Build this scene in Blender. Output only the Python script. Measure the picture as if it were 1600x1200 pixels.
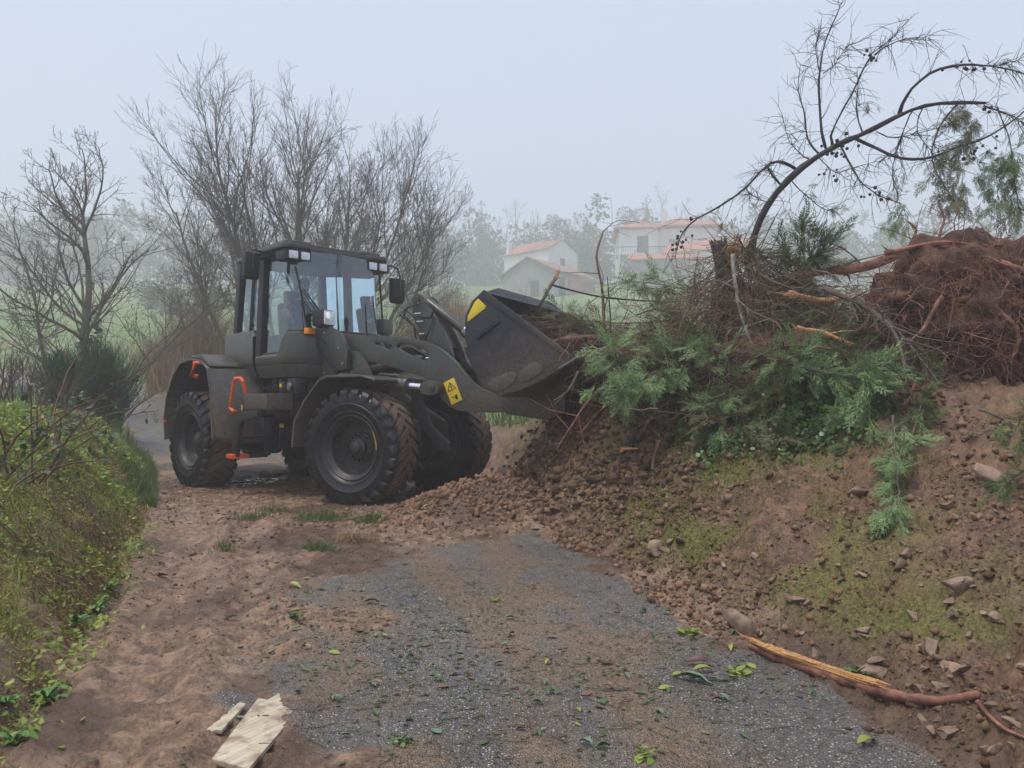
import bpy, bmesh, math, random
import numpy as np
from mathutils import Vector, Matrix

# ------------------------------------------------------------------ clear
for o in list(bpy.data.objects):
    bpy.data.objects.remove(o)
scene = bpy.context.scene
COL = scene.collection

# ------------------------------------------------------------------ camera
CAM_Z = 1.30
PITCH = math.atan(30 / 1200.0)
cd = bpy.data.cameras.new("camera")
cam = bpy.data.objects.new("camera", cd)
COL.objects.link(cam)
cam.location = (0, 0, CAM_Z)
cam.rotation_euler = (math.radians(90) + PITCH, 0, 0)
cd.sensor_fit = 'HORIZONTAL'
cd.sensor_width = 36.0
cd.lens = 36.0 * 1200.0 / 1600.0
cd.clip_start = 0.05
cd.clip_end = 3000.0
scene.camera = cam

# ------------------------------------------------------------------ sky: misty overcast
SUN_EL, SUN_AZ = 72.0, 245.0
w = bpy.data.worlds.new("World")
scene.world = w
w.use_nodes = True
wn, wl = w.node_tree.nodes, w.node_tree.links
wn.clear()
wo = wn.new('ShaderNodeOutputWorld')
wb = wn.new('ShaderNodeBackground')
sk = wn.new('ShaderNodeTexSky')
sk.sky_type = 'NISHITA'
sk.sun_disc = False
sk.sun_elevation = math.radians(SUN_EL)
sk.sun_rotation = math.radians(SUN_AZ)
sk.air_density = 1.0
sk.dust_density = 4.0
sk.ozone_density = 1.0
wm = wn.new('ShaderNodeMix')
wm.data_type = 'RGBA'
wm.inputs['Factor'].default_value = 0.88
wm.inputs['B'].default_value = (3.35, 3.85, 5.2, 1)      # even cloud deck, as bright as the sky it replaces
wl.new(sk.outputs[0], wm.inputs['A'])
wl.new(wm.outputs['Result'], wb.inputs[0])
wb.inputs[1].default_value = 0.10
wl.new(wb.outputs[0], wo.inputs[0])

# ------------------------------------------------------------------ sun behind the cloud
sd = bpy.data.lights.new("sun", 'SUN')
sun = bpy.data.objects.new("sun", sd)
COL.objects.link(sun)
sd.energy = 1.5
sd.angle = math.radians(16)
sd.color = (1.0, 0.93, 0.83)
_a, _e = math.radians(SUN_AZ), math.radians(SUN_EL)
_to = Vector((math.sin(_a) * math.cos(_e), math.cos(_a) * math.cos(_e), math.sin(_e)))
sun.rotation_euler = (-_to).to_track_quat('-Z', 'Y').to_euler()

scene.view_settings.view_transform = 'Standard'
scene.view_settings.look = 'None'
scene.view_settings.exposure = 0.93
scene.view_settings.gamma = 1.0
scene.view_settings.use_curve_mapping = False
scene.render.engine = 'CYCLES'
scene.cycles.use_denoising = True
scene.cycles.use_adaptive_sampling = True
scene.cycles.adaptive_threshold = 0.02
scene.cycles.volume_bounces = 2
scene.cycles.max_bounces = 8
scene.cycles.transparent_max_bounces = 16

# ================================================================== helpers
R = random.Random(7)
RNG = np.random.default_rng(7)


def hash2(ix, iy, seed):
    h = (ix.astype(np.int64) * 374761393 + iy.astype(np.int64) * 668265263 + seed * 1442695041) & 0xffffffff
    h = ((h ^ (h >> 13)) * 1274126177) & 0xffffffff
    h = ((h ^ (h >> 16)) * 2246822519) & 0xffffffff
    h = h ^ (h >> 15)
    return (h & 0xffffff) / float(0xffffff)


def vnoise(x, y, seed=0):
    x = np.asarray(x, float); y = np.asarray(y, float)
    ix = np.floor(x); iy = np.floor(y)
    fx = x - ix; fy = y - iy
    fx = fx * fx * fx * (fx * (fx * 6 - 15) + 10); fy = fy * fy * fy * (fy * (fy * 6 - 15) + 10)
    a = hash2(ix, iy, seed); b = hash2(ix + 1, iy, seed)
    c = hash2(ix, iy + 1, seed); d = hash2(ix + 1, iy + 1, seed)
    return (a + (b - a) * fx) * (1 - fy) + (c + (d - c) * fx) * fy


def fbm(x, y, oct=4, seed=0, gain=0.5):
    s = 0; amp = 1; tot = 0
    x = np.asarray(x, float); y = np.asarray(y, float)
    for i in range(oct):
        xr_ = x * 0.8 - y * 0.6; yr_ = x * 0.6 + y * 0.8
        s = s + amp * vnoise(xr_ + 17.3 * i, yr_ - 9.1 * i, seed + i * 31)
        tot += amp; amp *= gain
        x = xr_ * 2.03; y = yr_ * 2.03
    return s / tot


def sstep(a, b, x):
    t = np.clip((np.asarray(x, float) - a) / (b - a), 0, 1)
    return t * t * (3 - 2 * t)


_c, _s = math.cos(PITCH), math.sin(PITCH)


def at(px, py, d):
    """world point seen at photo pixel (px,py) at distance d along +Y"""
    x = (px - 800) / 1200.0; u = (600 - py) / 1200.0
    r = Vector((x, _c - u * _s, _s + u * _c))
    return Vector((0, 0, CAM_Z)) + r * (d / r.y)


# ------------------------------------------------------------------ objects
def tag(o, label=None, cat=None, group=None, kind=None):
    if label: o["label"] = label
    if cat: o["category"] = cat
    if group: o["group"] = group
    if kind: o["kind"] = kind
    return o


def empty(name, loc=(0, 0, 0)):
    o = bpy.data.objects.new(name, None)
    o.empty_display_size = 0.2
    o.location = loc
    COL.objects.link(o)
    return o


def link(name, me, parent=None, loc=None, rot=None):
    o = bpy.data.objects.new(name, me)
    COL.objects.link(o)
    if parent is not None: o.parent = parent
    if loc is not None: o.location = loc
    if rot is not None: o.rotation_euler = rot
    return o


def np_mesh(name, v, faces, mat=None, smooth=False, attrs=None):
    """v (N,3); faces: list of int arrays (M,k)"""
    me = bpy.data.meshes.new(name)
    v = np.ascontiguousarray(v, dtype=np.float32)
    me.vertices.add(len(v)); me.vertices.foreach_set("co", v.ravel())
    faces = [np.asarray(f, dtype=np.int32) for f in faces if len(f)]
    nl = sum(f.size for f in faces); npoly = sum(len(f) for f in faces)
    me.loops.add(nl); me.polygons.add(npoly)
    me.loops.foreach_set("vertex_index", np.concatenate([f.ravel() for f in faces]))
    tot = np.concatenate([np.full(len(f), f.shape[1], np.int32) for f in faces])
    st = np.concatenate([[0], np.cumsum(tot)[:-1]]).astype(np.int32)
    me.polygons.foreach_set("loop_start", st)
    me.polygons.foreach_set("loop_total", tot)
    if smooth:
        me.polygons.foreach_set("use_smooth", np.ones(npoly, dtype=bool))
    if attrs:
        for k, a in attrs.items():
            at_ = me.attributes.new(k, 'FLOAT_COLOR', 'POINT')
            at_.data.foreach_set("color", np.ascontiguousarray(a, dtype=np.float32).ravel())
    me.update(calc_edges=True)
    me.validate(verbose=False)
    if mat: me.materials.append(mat)
    return me


def merge(tv, tf, pos, rot, scl):
    """copies of a template -> (verts, faces) arrays. rot (N,3,3); scl (N,) or (N,3)"""
    tv = np.asarray(tv, float); tf = np.asarray(tf, int)
    n = len(pos); scl = np.asarray(scl, float)
    if scl.ndim == 1: scl = scl[:, None].repeat(3, 1)
    loc = tv[None] * scl[:, None, :]
    v = np.einsum('nij,nvj->nvi', rot, loc) + np.asarray(pos)[:, None, :]
    f = tf[None] + (np.arange(n) * len(tv))[:, None, None]
    return v.reshape(-1, 3), f.reshape(-1, tf.shape[1])


def rots(n, rng, tilt=0.5, yaw=None):
    """random yaw then tilt (radians, scale of a half normal) about a random horizontal axis"""
    yw = rng.uniform(0, 2 * np.pi, n) if yaw is None else yaw
    t = np.abs(rng.normal(0, tilt, n)); ax = rng.uniform(0, 2 * np.pi, n)
    cy, sy = np.cos(yw), np.sin(yw)
    Z = np.zeros((n, 3, 3)); Z[:, 0, 0] = cy; Z[:, 0, 1] = -sy; Z[:, 1, 0] = sy; Z[:, 1, 1] = cy; Z[:, 2, 2] = 1
    ux, uy = np.cos(ax), np.sin(ax); c, s = np.cos(t), np.sin(t)
    T = np.zeros((n, 3, 3))
    T[:, 0, 0] = c + ux * ux * (1 - c); T[:, 0, 1] = ux * uy * (1 - c); T[:, 0, 2] = uy * s
    T[:, 1, 0] = ux * uy * (1 - c); T[:, 1, 1] = c + uy * uy * (1 - c); T[:, 1, 2] = -ux * s
    T[:, 2, 0] = -uy * s; T[:, 2, 1] = ux * s; T[:, 2, 2] = c
    return T @ Z


def basis(x, n_up):
    """(N,3,3) with columns: direction x, side, up-ish"""
    x = x / (np.linalg.norm(x, axis=1, keepdims=True) + 1e-9)
    y = np.cross(n_up, x); y /= (np.linalg.norm(y, axis=1, keepdims=True) + 1e-9)
    z = np.cross(x, y)
    return np.stack([x, y, z], -1)


class Tubes:
    """collects many tapered tubes into one mesh"""
    def __init__(s): s.v = []; s.f = []; s.n = 0

    def add(s, pts, rad, seg=5, cap=True):
        P = np.asarray(pts, float)
        if np.isscalar(rad): rad = np.full(len(P), rad)
        rad = np.asarray(rad, float)
        T = np.gradient(P, axis=0); T /= (np.linalg.norm(T, axis=1, keepdims=True) + 1e-9)
        ref = np.array([0.31, 0.17, 0.93]) if abs(T[0, 2]) < 0.9 else np.array([0.93, 0.3, 0.1])
        U = np.cross(T, ref); U /= (np.linalg.norm(U, axis=1, keepdims=True) + 1e-9)
        V = np.cross(T, U)
        a = np.arange(seg) * 2 * np.pi / seg
        ring = P[:, None] + rad[:, None, None] * (np.cos(a)[None, :, None] * U[:, None] + np.sin(a)[None, :, None] * V[:, None])
        k = len(P)
        i = np.arange(k - 1)[:, None] * seg; j = np.arange(seg)[None]
        j2 = (j + 1) % seg
        q = np.stack([i + j, i + j2, i + seg + j2, i + seg + j], -1).reshape(-1, 4) + s.n
        s.v.append(ring.reshape(-1, 3)); s.f.append(q); s.n += k * seg
        if cap and seg in (4,):
            s.f.append(np.array([[0, 3, 2, 1]]) + s.n - k * seg)
        elif cap:
            b = s.n - k * seg; e = s.n - seg
            for base, flip in ((b, True), (e, False)):
                idx = [base + t for t in range(seg)]
                for t in range(1, seg - 1):
                    tri = (idx[0], idx[t + 1], idx[t]) if flip else (idx[0], idx[t], idx[t + 1])
                    s.f.append(np.array([[tri[0], tri[1], tri[2], tri[2]]]))

    def mesh(s, name, mat, smooth=True):
        v = np.concatenate(s.v)
        F = np.concatenate(s.f)
        tri = F[:, 2] == F[:, 3]
        return np_mesh(name, v, [F[~tri], F[tri][:, :3]], mat, smooth)

    def build(s, name, mat, parent=None, smooth=True):
        return link(name, s.mesh(name, mat, smooth), parent)


class MB:
    """small solid-shape collector -> one mesh"""
    def __init__(s): s.v = []; s.f = []

    def _add(s, vs, fs):
        n = len(s.v); s.v += [tuple(v) for v in vs]; s.f += [tuple(i + n for i in f) for f in fs]; return s

    def box(s, x0, x1, y0, y1, z0, z1, M=None):
        vs = [Vector((x, y, z)) for x in (x0, x1) for y in (y0, y1) for z in (z0, z1)]
        if M is not None: vs = [M @ v for v in vs]
        return s._add(vs, [(0, 1, 3, 2), (4, 6, 7, 5), (0, 4, 5, 1), (2, 3, 7, 6), (0, 2, 6, 4), (1, 5, 7, 3)])

    def prism(s, poly, y0, y1, M=None):
        """(x,z) outline extruded along y"""
        n = len(poly)
        vs = [Vector((x, y0, z)) for x, z in poly] + [Vector((x, y1, z)) for x, z in poly]
        if M is not None: vs = [M @ v for v in vs]
        fs = [tuple(range(n)), tuple(range(2 * n - 1, n - 1, -1))]
        fs += [(i, i + n, (i + 1) % n + n, (i + 1) % n) for i in range(n)]
        return s._add(vs, fs)

    def slab(s, poly, z0, z1, M=None):
        """(x,y) outline extruded along z"""
        n = len(poly)
        vs = [Vector((x, y, z0)) for x, y in poly] + [Vector((x, y, z1)) for x, y in poly]
        if M is not None: vs = [M @ v for v in vs]
        fs = [tuple(range(n - 1, -1, -1)), tuple(range(n, 2 * n))]
        fs += [(i, (i + 1) % n, (i + 1) % n + n, i + n) for i in range(n)]
        return s._add(vs, fs)

    def cyl(s, p0, p1, r0, r1=None, seg=20):
        r1 = r0 if r1 is None else r1
        p0 = Vector(p0); p1 = Vector(p1); d = (p1 - p0).normalized()
        u = d.orthogonal().normalized(); v = d.cross(u)
        vs = []
        for p, r in ((p0, r0), (p1, r1)):
            vs += [p + r * (math.cos(t * 2 * math.pi / seg) * u + math.sin(t * 2 * math.pi / seg) * v) for t in range(seg)]
        fs = [(i, (i + 1) % seg, (i + 1) % seg + seg, i + seg) for i in range(seg)]
        fs += [tuple(range(seg - 1, -1, -1)), tuple(range(seg, 2 * seg))]
        return s._add(vs, fs)

    def tube(s, pts, r, seg=10):
        t = Tubes(); t.add([tuple(p) for p in pts], r, seg)
        F = []
        for a in t.f:
            for q in a: F.append(tuple(q[:3]) if q[2] == q[3] else tuple(q))
        return s._add(np.concatenate(t.v), F)

    def lathe(s, prof, seg=40, axis='y', close=True):
        """prof: (r, t) pairs about the local y axis"""
        vs = []; n = len(prof)
        for k in range(seg):
            a = 2 * math.pi * k / seg
            vs += [(r * math.cos(a), t, r * math.sin(a)) for r, t in prof]
        fs = []
        for k in range(seg):
            k2 = (k + 1) % seg
            for i in range(n if close else n - 1):
                j = (i + 1) % n
                fs.append((k * n + i, k * n + j, k2 * n + j, k2 * n + i))
        return s._add(vs, fs)

    def shell(s, path, y0, y1, th):
        """open (x,z) path with thickness th, extruded along y"""
        P = [Vector((p[0], p[1])) for p in path]; out = []
        for i, p in enumerate(P):
            a = P[max(i - 1, 0)]; b = P[min(i + 1, len(P) - 1)]
            d = (b - a).normalized(); out.append(p + Vector((-d.y, d.x)) * th)
        poly = [tuple(p) for p in P] + [tuple(p) for p in reversed(out)]
        n = len(P)
        m = len(poly)
        vs = [(x, y0, z) for x, z in poly] + [(x, y1, z) for x, z in poly]
        fs = [(i, i + m, (i + 1) % m + m, (i + 1) % m) for i in range(m)]
        for i in range(n - 1):
            a, b, c, d = i, i + 1, m - 2 - i, m - 1 - i
            fs.append((a, b, c, d)); fs.append((a + m, d + m, c + m, b + m))
        return s._add(vs, fs)

    def build(s, name, mat, parent=None, bevel=0.0, smooth=35, rz=None, loc=None, seg=2):
        me = bpy.data.meshes.new(name)
        me.from_pydata(s.v, [], s.f); me.update()
        bm = bmesh.new(); bm.from_mesh(me)
        bmesh.ops.recalc_face_normals(bm, faces=bm.faces)
        if bevel > 0:
            es = [e for e in bm.edges if len(e.link_faces) == 2 and e.calc_face_angle(0) > math.radians(32)]
            try:
                bmesh.ops.bevel(bm, geom=es, offset=bevel, segments=seg, affect='EDGES', profile=0.6, clamp_overlap=True)
            except Exception:
                pass
        bm.to_mesh(me); bm.free()
        if mat: me.materials.append(mat)
        if smooth:
            me.polygons.foreach_set("use_smooth", np.ones(len(me.polygons), dtype=bool))
            me.set_sharp_from_angle(angle=math.radians(smooth))
        o = link(name, me, parent)
        if rz is not None: o.rotation_euler = (0, 0, rz)
        if loc is not None: o.location = loc
        return o


# ------------------------------------------------------------------ materials
def new_mat(name):
    m = bpy.data.materials.new(name); m.use_nodes = True
    nt = m.node_tree; nt.nodes.clear()
    out = nt.nodes.new('ShaderNodeOutputMaterial'); b = nt.nodes.new('ShaderNodeBsdfPrincipled')
    nt.links.new(b.outputs[0], out.inputs[0])
    return m, nt, b


def N(nt, typ, **kw):
    n = nt.nodes.new(typ)
    for k, v in kw.items():
        if k.startswith('i_'):
            key = k[2:]
            key = int(key) if key.isdigit() else key.replace('_', ' ')
            n.inputs[key].default_value = v
        else: setattr(n, k, v)
    return n


def ramp(nt, fac, stops):
    r = nt.nodes.new('ShaderNodeValToRGB'); e = r.color_ramp.elements
    while len(e) < len(stops): e.new(0.5)
    for i, (p, c) in enumerate(stops):
        e[i].position = p; e[i].color = (*c, 1) if len(c) == 3 else c
    nt.links.new(fac, r.inputs[0]); return r.outputs[0]


def mixc(nt, fac, a, b, mode='MIX'):
    m = nt.nodes.new('ShaderNodeMix'); m.data_type = 'RGBA'; m.blend_type = mode
    for sock, v in (('Factor', fac), ('A', a), ('B', b)):
        if hasattr(v, 'links') or hasattr(v, 'is_linked'): nt.links.new(v, m.inputs[sock])
        elif sock == 'Factor': m.inputs[sock].default_value = v
        else: m.inputs[sock].default_value = (*v, 1) if len(v) == 3 else v
    return m.outputs['Result']


def mathn(nt, op, a, b=None, clamp=False):
    m = nt.nodes.new('ShaderNodeMath'); m.operation = op; m.use_clamp = clamp
    for i, v in enumerate((a, b)):
        if v is None: continue
        if hasattr(v, 'is_linked'): nt.links.new(v, m.inputs[i])
        else: m.inputs[i].default_value = v
    return m.outputs[0]


def noise(nt, coord, scale, detail=4, rough=0.55, dist=0.0):
    n = nt.nodes.new('ShaderNodeTexNoise')
    n.inputs['Scale'].default_value = scale; n.inputs['Detail'].default_value = detail
    n.inputs['Roughness'].default_value = rough; n.inputs['Distortion'].default_value = dist
    if coord is not None: nt.links.new(coord, n.inputs['Vector'])
    return n.outputs[0]


def bump(nt, h, strength, dist, normal=None):
    b = nt.nodes.new('ShaderNodeBump'); b.inputs['Strength'].default_value = strength
    b.inputs['Distance'].default_value = dist; nt.links.new(h, b.inputs['Height'])
    if normal is not None: nt.links.new(normal, b.inputs['Normal'])
    return b.outputs[0]


def coords(nt, kind='Object'):
    t = nt.nodes.new('ShaderNodeTexCoord'); return t.outputs[kind]


def position(nt):
    return nt.nodes.new('ShaderNodeNewGeometry').outputs['Position']


def mat_simple(name, c1, c2=None, rough=0.6, scale=4.0, bscale=60.0, bstr=0.15, bdist=0.004, metal=0.0, dirt=None, dirt_amt=0.5, spec=0.5, world=False):
    """base colour wandering between two tones, a little relief, optional dirt film"""
    m, nt, b = new_mat(name)
    co = position(nt) if world else coords(nt)
    c2 = c2 or tuple(min(1, x * 1.25) for x in c1)
    nz = noise(nt, co, scale, 5, 0.6)
    col = ramp(nt, nz, [(0.37, c1), (0.63, c2)])
    rg = mathn(nt, 'MULTIPLY_ADD', nz, 0.25); rg.node.inputs[2].default_value = rough - 0.12
    if dirt:
        n2 = noise(nt, co, scale * 1.7, 6, 0.65, 0.6)
        f = ramp(nt, n2, [(0.62 - 0.3 * dirt_amt, (0, 0, 0)), (0.78 - 0.18 * dirt_amt, (1, 1, 1))])
        f2 = mathn(nt, 'MULTIPLY', f, 0.85)
        col = mixc(nt, f2, col, dirt)
        rg = mathn(nt, 'MAXIMUM', rg, mathn(nt, 'MULTIPLY', f2, 0.8))
    nt.links.new(col, b.inputs['Base Color']); nt.links.new(rg, b.inputs['Roughness'])
    b.inputs['Metallic'].default_value = metal
    b.inputs['Specular IOR Level'].default_value = spec
    if bstr > 0:
        nt.links.new(bump(nt, noise(nt, co, bscale, 4, 0.6), bstr, bdist), b.inputs['Normal'])
    return m


def mat_leaf(name, stops, rough=0.55, trans=0.25, spec=0.4, nscale=1.5):
    """foliage: colour picked per leaf, wandering a little in clumps, some light through it"""
    m, nt, b = new_mat(name)
    g = nt.nodes.new('ShaderNodeNewGeometry')
    nz = noise(nt, g.outputs['Position'], nscale, 3)
    f = mathn(nt, 'ADD', mathn(nt, 'MULTIPLY', g.outputs['Random Per Island'], 0.6), mathn(nt, 'MULTIPLY', nz, 0.4))
    col = ramp(nt, f, stops)
    nt.links.new(col, b.inputs['Base Color'])
    b.inputs['Roughness'].default_value = rough
    b.inputs['Specular IOR Level'].default_value = spec
    if trans > 0:
        t = nt.nodes.new('ShaderNodeBsdfTranslucent'); nt.links.new(col, t.inputs[0])
        ms = nt.nodes.new('ShaderNodeMixShader'); ms.inputs[0].default_value = trans
        nt.links.new(b.outputs[0], ms.inputs[1]); nt.links.new(t.outputs[0], ms.inputs[2])
        out = [n for n in nt.nodes if n.type == 'OUTPUT_MATERIAL'][0]
        nt.links.new(ms.outputs[0], out.inputs[0])
    return m
HAZE_DENSITY = 0.0050
# ================================================================== the land
YT = np.array([-40, -5, 0, 3.16, 4.7, 6.2, 8.4, 9.6, 11, 13, 15, 18, 21, 24, 27, 30, 34, 60.])
XR = np.array([3.5, 2.2, 2.05, 1.79, 1.46, 1.02, 0.35, -.1, -.15, -.5, -2.5, -5, -7.6, -10.8, -14.2, -19, -28, -90.])
YL = np.array([-40, -5, 0, 2.5, 3.8, 4.7, 6.4, 9.5, 13, 16, 18, 22, 26, 30, 60.])
XL = np.array([-1.5, -1.8, -1.9, -2.05, -2.3, -2.62, -3.2, -4.5, -6.1, -7.7, -8.8, -12.4, -17.5, -24, -95.])
YF = np.array([-40, 2.5, 9, 12, 16, 20, 26, 35, 45, 60, 85, 112, 130, 200, 420.])
ZF = np.array([-.3, -.2, 0, 0, .3, .9, 1.8, 3.3, 5.4, 8.0, 11.8, 17.0, 21.3, 32, 48.])


def xr(y): return np.interp(y, YT, XR)
def xl(y): return np.interp(y, YL, XL)
def fz(y): return np.interp(y, YF, ZF)


def s_right(x, y):
    k = np.clip((xr(y + .4) - xr(y - .4)) / .8, -1.5, 1.5)
    return (x - xr(y)) / np.sqrt(1 + k * k)


def s_left(x, y):
    k = np.clip((xl(y + .4) - xl(y - .4)) / .8, -1.5, 1.5)
    return (xl(y) - x) / np.sqrt(1 + k * k)


def coarse(x, y):
    """large shape of the land without clods"""
    x = np.asarray(x, float); y = np.asarray(y, float)
    sr = s_right(x, y) + 0.22 * (fbm(x * .9, y * .9, 3, 5) - .5)
    sl = s_left(x, y) + 0.30 * (fbm(x * .8 + 7, y * .8, 3, 9) - .5)
    base = fz(y)
    # right bank: steep where the machine has cut, slumped nearer the camera
    W = np.interp(y, [2, 4, 6, 7.4, 8.6, 12, 16], [4.4, 3.7, 2.9, 2.0, 1.10, 1.0, 2.5])
    Hh = np.interp(y, [0, 4, 6, 8, 11, 14, 20, 30], [1.7, 1.65, 1.58, 1.68, 1.8, 1.3, .6, 0])
    t = np.clip(sr / W, 0, None)
    prof = np.where(t < 1, t ** 0.92 * (1 - 0.10 * t), .90 + 0.10 * (1 - np.exp(-(t - 1) * 1.5)))
    zb = Hh * prof * (sr > 0)
    # spoil at the toe near the bucket
    pile = 0.42 * np.exp(-(((x - .15) / 1.0) ** 2 + ((y - 9.0) / .75) ** 2)) + .16 * np.exp(-(((x + .75) / .55) ** 2 + ((y - 8.75) / .4) ** 2))
    # left bank
    HL = np.interp(y, [0, 10, 14, 18, 24, 34], [1.18, 1.2, 1.08, .75, .35, .1])
    WL = np.interp(y, [2, 4, 6, 12], [1.5, 1.8, 1.9, 1.7])
    tl = np.clip(sl / WL, 0, None)
    zl = HL * (np.where(tl < 1, np.sin(np.clip(tl, 0, 1) * np.pi / 2) ** .95, 1 + .05 * (tl - 1) * WL))
    zl = np.minimum(zl, HL + .6)
    z = base + np.where(sr > 0, np.maximum(zb, pile), np.where(sl > 0, zl, pile))
    # bumps
    off = sstep(0.0, .5, sr) + sstep(0, .4, sl)
    z = z + off * (.26 * (fbm(x * .7, y * .7, 3, 21) - .5) + .14 * (fbm(x * 2.6, y * 2.6, 3, 22) - .5))
    z = z + sstep(.15, .6, sl) * sstep(16, 12, y) * (.22 * (fbm(x * 2.1 + 50, y * 2.1, 3, 26, .6) - .5) + .10 * (fbm(x * 6, y * 6, 2, 27) - .5))
    # broad hillside waves
    far = sstep(18, 60, y)
    z = z + far * (1.4 * (fbm(x * .03, y * .03, 3, 41) - .5) + .5 * (fbm(x * .15, y * .15, 2, 42) - .5))
    return z, sr, sl


def masks(x, y, sr, sl):
    road = (sr < 0.05) & (sl < 0.05)
    n1 = fbm(x * 1.1, y * 1.1, 4, 51); n2 = fbm(x * 4.5, y * 4.5, 3, 52)
    w_ = np.where(sl + sr > -90, -(sl), 0)          # metres in from the left toe
    # mud: the left wheel track, everything round the machine, the right edge
    leftw = np.interp(y, [2.4, 3.6, 5.0, 6.3, 7.2, 8.0, 9.0], [1.35, 1.30, 1.35, 1.65, 2.3, 3.8, 7.0])
    m_left = sstep(.45, -.30, w_ - leftw + 1.5 * (n1 - .5) + .7 * (n2 - .5))
    m_right = sstep(.22, -.12, -sr - .06 + .9 * (n1 - .5) + .4 * (n2 - .5))
    far = sstep(13.2, 16.5, y + 1.5 * (n1 - .5))
    mud = np.clip(np.maximum(m_left, m_right * sstep(13, 11, y)), 0, 1) * (1 - far)
    return road, mud, n1, n2


def H(x, y, detail=True):
    x = np.asarray(x, float); y = np.asarray(y, float)
    z, sr, sl = coarse(x, y)
    if not detail: return z
    road, mud, n1, n2 = masks(x, y, sr, sl)
    onroad = sstep(.1, -.1, np.maximum(sr, sl))
    near = sstep(16, 12, y)
    cl = fbm(x * 9, y * 9, 3, 61, .6); cl2 = fbm(x * 28, y * 28, 2, 62, .6)
    rg = 1 - np.abs(2 * fbm(x * 5, y * 5, 3, 63) - 1)
    mudh = .014 + .045 * (cl - .45) + .030 * (cl2 - .5) + .04 * (rg - .7)
    # ruts pressed along the left track, cross bars from the tyre lugs
    u = -sl
    for c0, wd in ((.45, .20), (1.02, .17)):
        g = np.exp(-((u - c0) / wd) ** 2) * sstep(9.5, 8.0, y)
        bars = np.tanh(2.2 * np.sin(y * 2 * np.pi / .17 + 9.0 * np.abs(u - c0))) * (.35 + .65 * (fbm(x * 1.7, y * 1.7, 2, 66) > .45))
        mudh = mudh + g * (-.038 + .030 * bars * (.4 + .6 * n2)) - g * .5 * .03 * (cl - .45)
        mudh = mudh + .035 * np.exp(-((np.abs(u - c0) - wd * 1.3) / .06) ** 2) * sstep(9.5, 8.0, y) * (cl + .2)
    asp = .0035 * (vnoise(x * 60, y * 60, 71) - .5)
    z = z + near * onroad * (mud * mudh + (1 - mud) * asp)
    bank = (1 - onroad) * near
    chunk = vnoise(x * 6.5, y * 6.5, 75); chunk = sstep(.45, .75, chunk)
    # broken plates of earth: each cell sits at its own height
    wx = x + .10 * fbm(x * 4, y * 4, 2, 76); wy = y + .10 * fbm(x * 4 + 9, y * 4, 2, 77)
    cell = .6 * hash2(np.floor(wx * 5.2 + .4 * wy), np.floor(wy * 5.8 - .3 * wx), 78) + .4 * hash2(np.floor(wx * 12 + wy * 2), np.floor(wy * 11 - wx * 3), 79)
    z = z + bank * (.10 * (cl - .5) + .06 * (cl2 - .5) + .045 * chunk * sstep(0, .3, sr) + .085 * (cell - .5) * sstep(.05, .35, sr))
    return z


def axis(stops):
    out = [stops[0][0]]
    for a, b, st in stops:
        n = max(1, int(round((b - a) / st)))
        out += list(a + (b - a) * np.arange(1, n + 1) / n)
    return np.array(out)


gx = axis([(-520, -120, 40), (-120, -40, 10), (-40, -16, 2.0), (-16, -7, .25), (-7, -3.2, .045), (-3.2, 3.2, .022), (3.2, 6.5, .045), (6.5, 14, .25), (14, 40, 2.0), (40, 120, 10), (120, 520, 40)])
gy = axis([(-40, -8, 4), (-8, 1.8, .35), (1.8, 6.2, .022), (6.2, 13.5, .04), (13.5, 18, .15), (18, 40, .6), (40, 120, 3), (120, 420, 20)])
X, Y = np.meshgrid(gx, gy)
Zc, SR, SL = coarse(X, Y)
Z = H(X, Y)
road, mud, n1, n2 = masks(X, Y, SR, SL)

# surface kinds, per vertex: asphalt / moss and grass / loose red soil / mud
onroad = sstep(.02, -.06, np.maximum(SR, SL))
moss_r = sstep(.40, .60, fbm(X * 1.3 + 3, Y * 1.3, 4, 81)) * sstep(.1, .5, SR)
# mossy face near the middle of the right bank, bare spoil at the machine and the right end
moss_zone = np.exp(-(((X - 1.9) / 1.0) ** 2 + ((Y - 6.6) / 1.3) ** 2)) + .45 * sstep(.6, .2, np.abs(SR - .25)) * sstep(8, 6.5, Y) + .25
moss_r = np.clip(moss_r * moss_zone * 1.6, 0, 1)
moss_l = sstep(.26, .55, fbm(X * 1.6, Y * 1.6, 4, 82) + .22 * sstep(.25, .9, SL)) * sstep(.0, .4, SL)
field = sstep(13.5, 16.5, Y + (fbm(X, Y, 2, 83) - .5) * 2) * sstep(.1, .5, np.maximum(SR, SL))
far_r = sstep(11.5, 14, Y) * sstep(.5, 1.5, SR)
grass = np.clip(np.maximum(np.maximum(moss_r * (SR > 0), moss_l * (SL > 0)), np.maximum(field, far_r)), 0, 1)
asph = onroad * (1 - mud)
att = np.stack([asph, grass, np.clip(sstep(.0, .5, SR), 0, 1), field + far_r], -1)
film = fbm(X * 2.2, Y * 2.2, 5, 91)
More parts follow.
